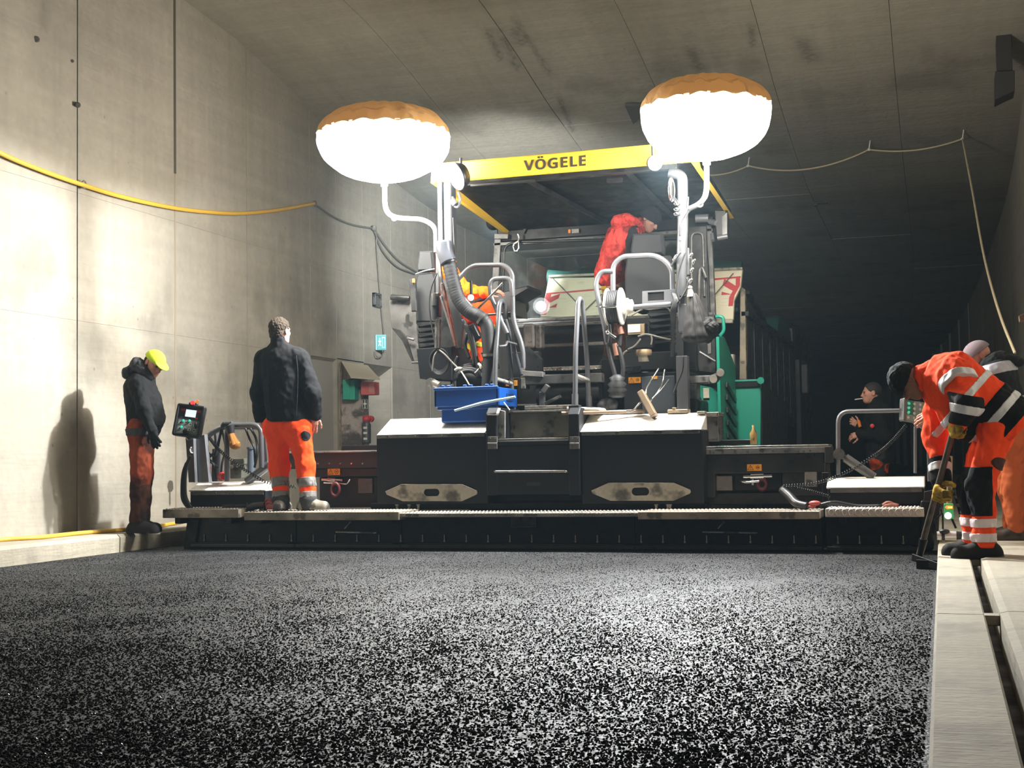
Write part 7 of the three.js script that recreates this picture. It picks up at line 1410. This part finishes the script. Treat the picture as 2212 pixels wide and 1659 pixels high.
  part(t, 'storm_flap', net(folds(join([C_(P(2036, 778, -0.08), P(2076, 766, 0.08), 0.025), C_(P(2050, 782, 0.1), P(2080, 786, 0.16), 0.03)], 0.06), 0.008, 20), 0.008), M.orange);
  // trousers: knee panels, stripes, pocket
  for (const [kn, an, hp] of [[J.knL, J.anL, J.hipL], [J.knR, J.anR, J.hipR]]) {
    part(t, 'knee_panel', net(both(band(tf, mid(hp, an, 0.54), an.clone().sub(kn), 0.165, 0.24, 0.008), plane(mid(kn, an, 0.1).add(V(0.055, 0, 0)), V(1, 0, -0.2))), 0.009), M.blackCloth, 'black knee panel');
    for (const f of [0.62, 0.87]) part(t, 'reflective_stripe', net(band(tf, mid(kn, an, f), an.clone().sub(kn), 0.03, 0.16, 0.007), 0.008), mat([0.75, 0.66, 0.68], 0.45), 'pinkish white reflective stripe');
  }
  part(t, 'pocket_flap', net(both(grow(tf, 0.014), E_(P(2155, 1000, 0.14), 0.085, 0.045, 0.09, V(0.9, -0.4, 0), V(0.4, 0.9, 0))), 0.008), mat([0.05, 0.012, 0.008], 0.8), 'dark pocket flap');
  // the rake
  const r = thing('asphalt_rake', 'long dark asphalt rake held in both yellow gloves above the fresh mat', 'rake', rakeB);
  part(r, 'handle', [rod(rakeA.clone().addScaledVector(rd, -0.08), rakeB, 0.02, 0.022, 12)], grime([0.12, 0.09, 0.06], 0.7));
  const hb = rakeB.clone(), hx = V(0.93, 0, 0.36).normalize();
  part(r, 'head', [bar(hb.clone().addScaledVector(hx, -0.05).add(V(0, -0.02, 0)), hb.clone().addScaledVector(hx, 0.14).add(V(0, -0.07, 0.12)), 0.05, 0.016, UP), rod(hb.clone().addScaledVector(rd, -0.12), hb.clone().add(V(0, -0.02, 0)), 0.03, 0.02)], M.black);
  part(r, 'blade', [bar(V(hb.x - 0.02, 0.03, hb.z + 0.06), V(hb.x + 0.26, 0.03, hb.z + 0.2), 0.07, 0.012, UP)], M.black);
}
// second worker at the right wall, partly hidden
{
  const z = -11.45, P = (x, y, d = 0) => U(x, y, z + d), gy = 0.1;
  const J = { head: P(2114, 772), shL: P(2152, 806, 0.18), shR: P(2145, 808, -0.18), elL: P(2092, 860, 0.2), wrL: P(2030, 900, 0.2), elR: P(2090, 850, -0.15), wrR: P(2018, 893, 0.42), hipL: P(2192, 950, 0.1), hipR: P(2190, 950, -0.1), knL: P(2188, 1055, 0.12), knR: P(2180, 1055, -0.12), anL: P(2196, 1140, 0.12), anR: P(2188, 1140, -0.12), chest: P(2152, 815) };
  const hr = handField(J.wrR, P(1984, 905, 0.46).sub(J.wrR), V(0.0, 0.3, 0.95), -1, 0.5, 0.05, 1.1);
  const hl = handField(J.wrL, P(1999, 926, 0.22).sub(J.wrL), V(0.1, 0.3, 0.9), -1, 0.9, 0.02, 1.05);
  const t = person('worker in grey cap and black silver jacket with dirty orange trousers by the right wall', J, { face: V(-0.85, -0.5, 0.15), crown: V(-0.5, 0.86, 0.05), groundY: gy, toeL: V(-1, 0, 0.1), toeR: V(-1, 0, 0), jacket: M.navy, trousers: cloth(0xc8683c), hem: P(2186, 930), jr: 1.15, sleeve: 1.08, handR: { f: hr }, handL: { f: hl }, seed: 30, boot: grime([0.10, 0.065, 0.04], 0.8), tr: 1.1, tfold: 0.02, cuff: 0.06 });
  const H = t.H, jf = t.jacketField;
  part(t, 'cap', net(both(grow(capField(H, 0.035, 1), 0.006), plane(H.P(0, 0.03, 0), H.Y.clone().addScaledVector(H.Z, 0.1), -1)), 0.006), M.greyCap, 'greyish purple cap');
  part(t, 'hood', net(folds(join([C_(P(2134, 786, -0.08), P(2136, 784, 0.14), 0.045), C_(P(2150, 778, -0.1), P(2156, 774, 0.14), 0.05), C_(P(2170, 770, 0.05), P(2200, 782, 0.06), 0.04), C_(P(2140, 784, 0.14), P(2128, 792, 0.12), 0.035)], 0.06), 0.012, 18, 7), 0.008), M.navy);
  part(t, 'silver_yoke', net(band(jf, P(2146, 800), P(2186, 930).sub(P(2152, 806)), 0.045, 0.34, 0.007), 0.009), mat([0.42, 0.43, 0.50], 0.45, 0.2), 'silver grey yoke');
  part(t, 'silver_yoke', net(band(jf, P(2172, 870), P(2186, 930).sub(P(2152, 806)), 0.025, 0.34, 0.007), 0.009), mat([0.42, 0.43, 0.50], 0.45, 0.2), 'silver grey back panel');
}

scene.traverse((o) => { if (o.isMesh) o.castShadow = o.receiveShadow = true; });
renderer.render(scene, camera);
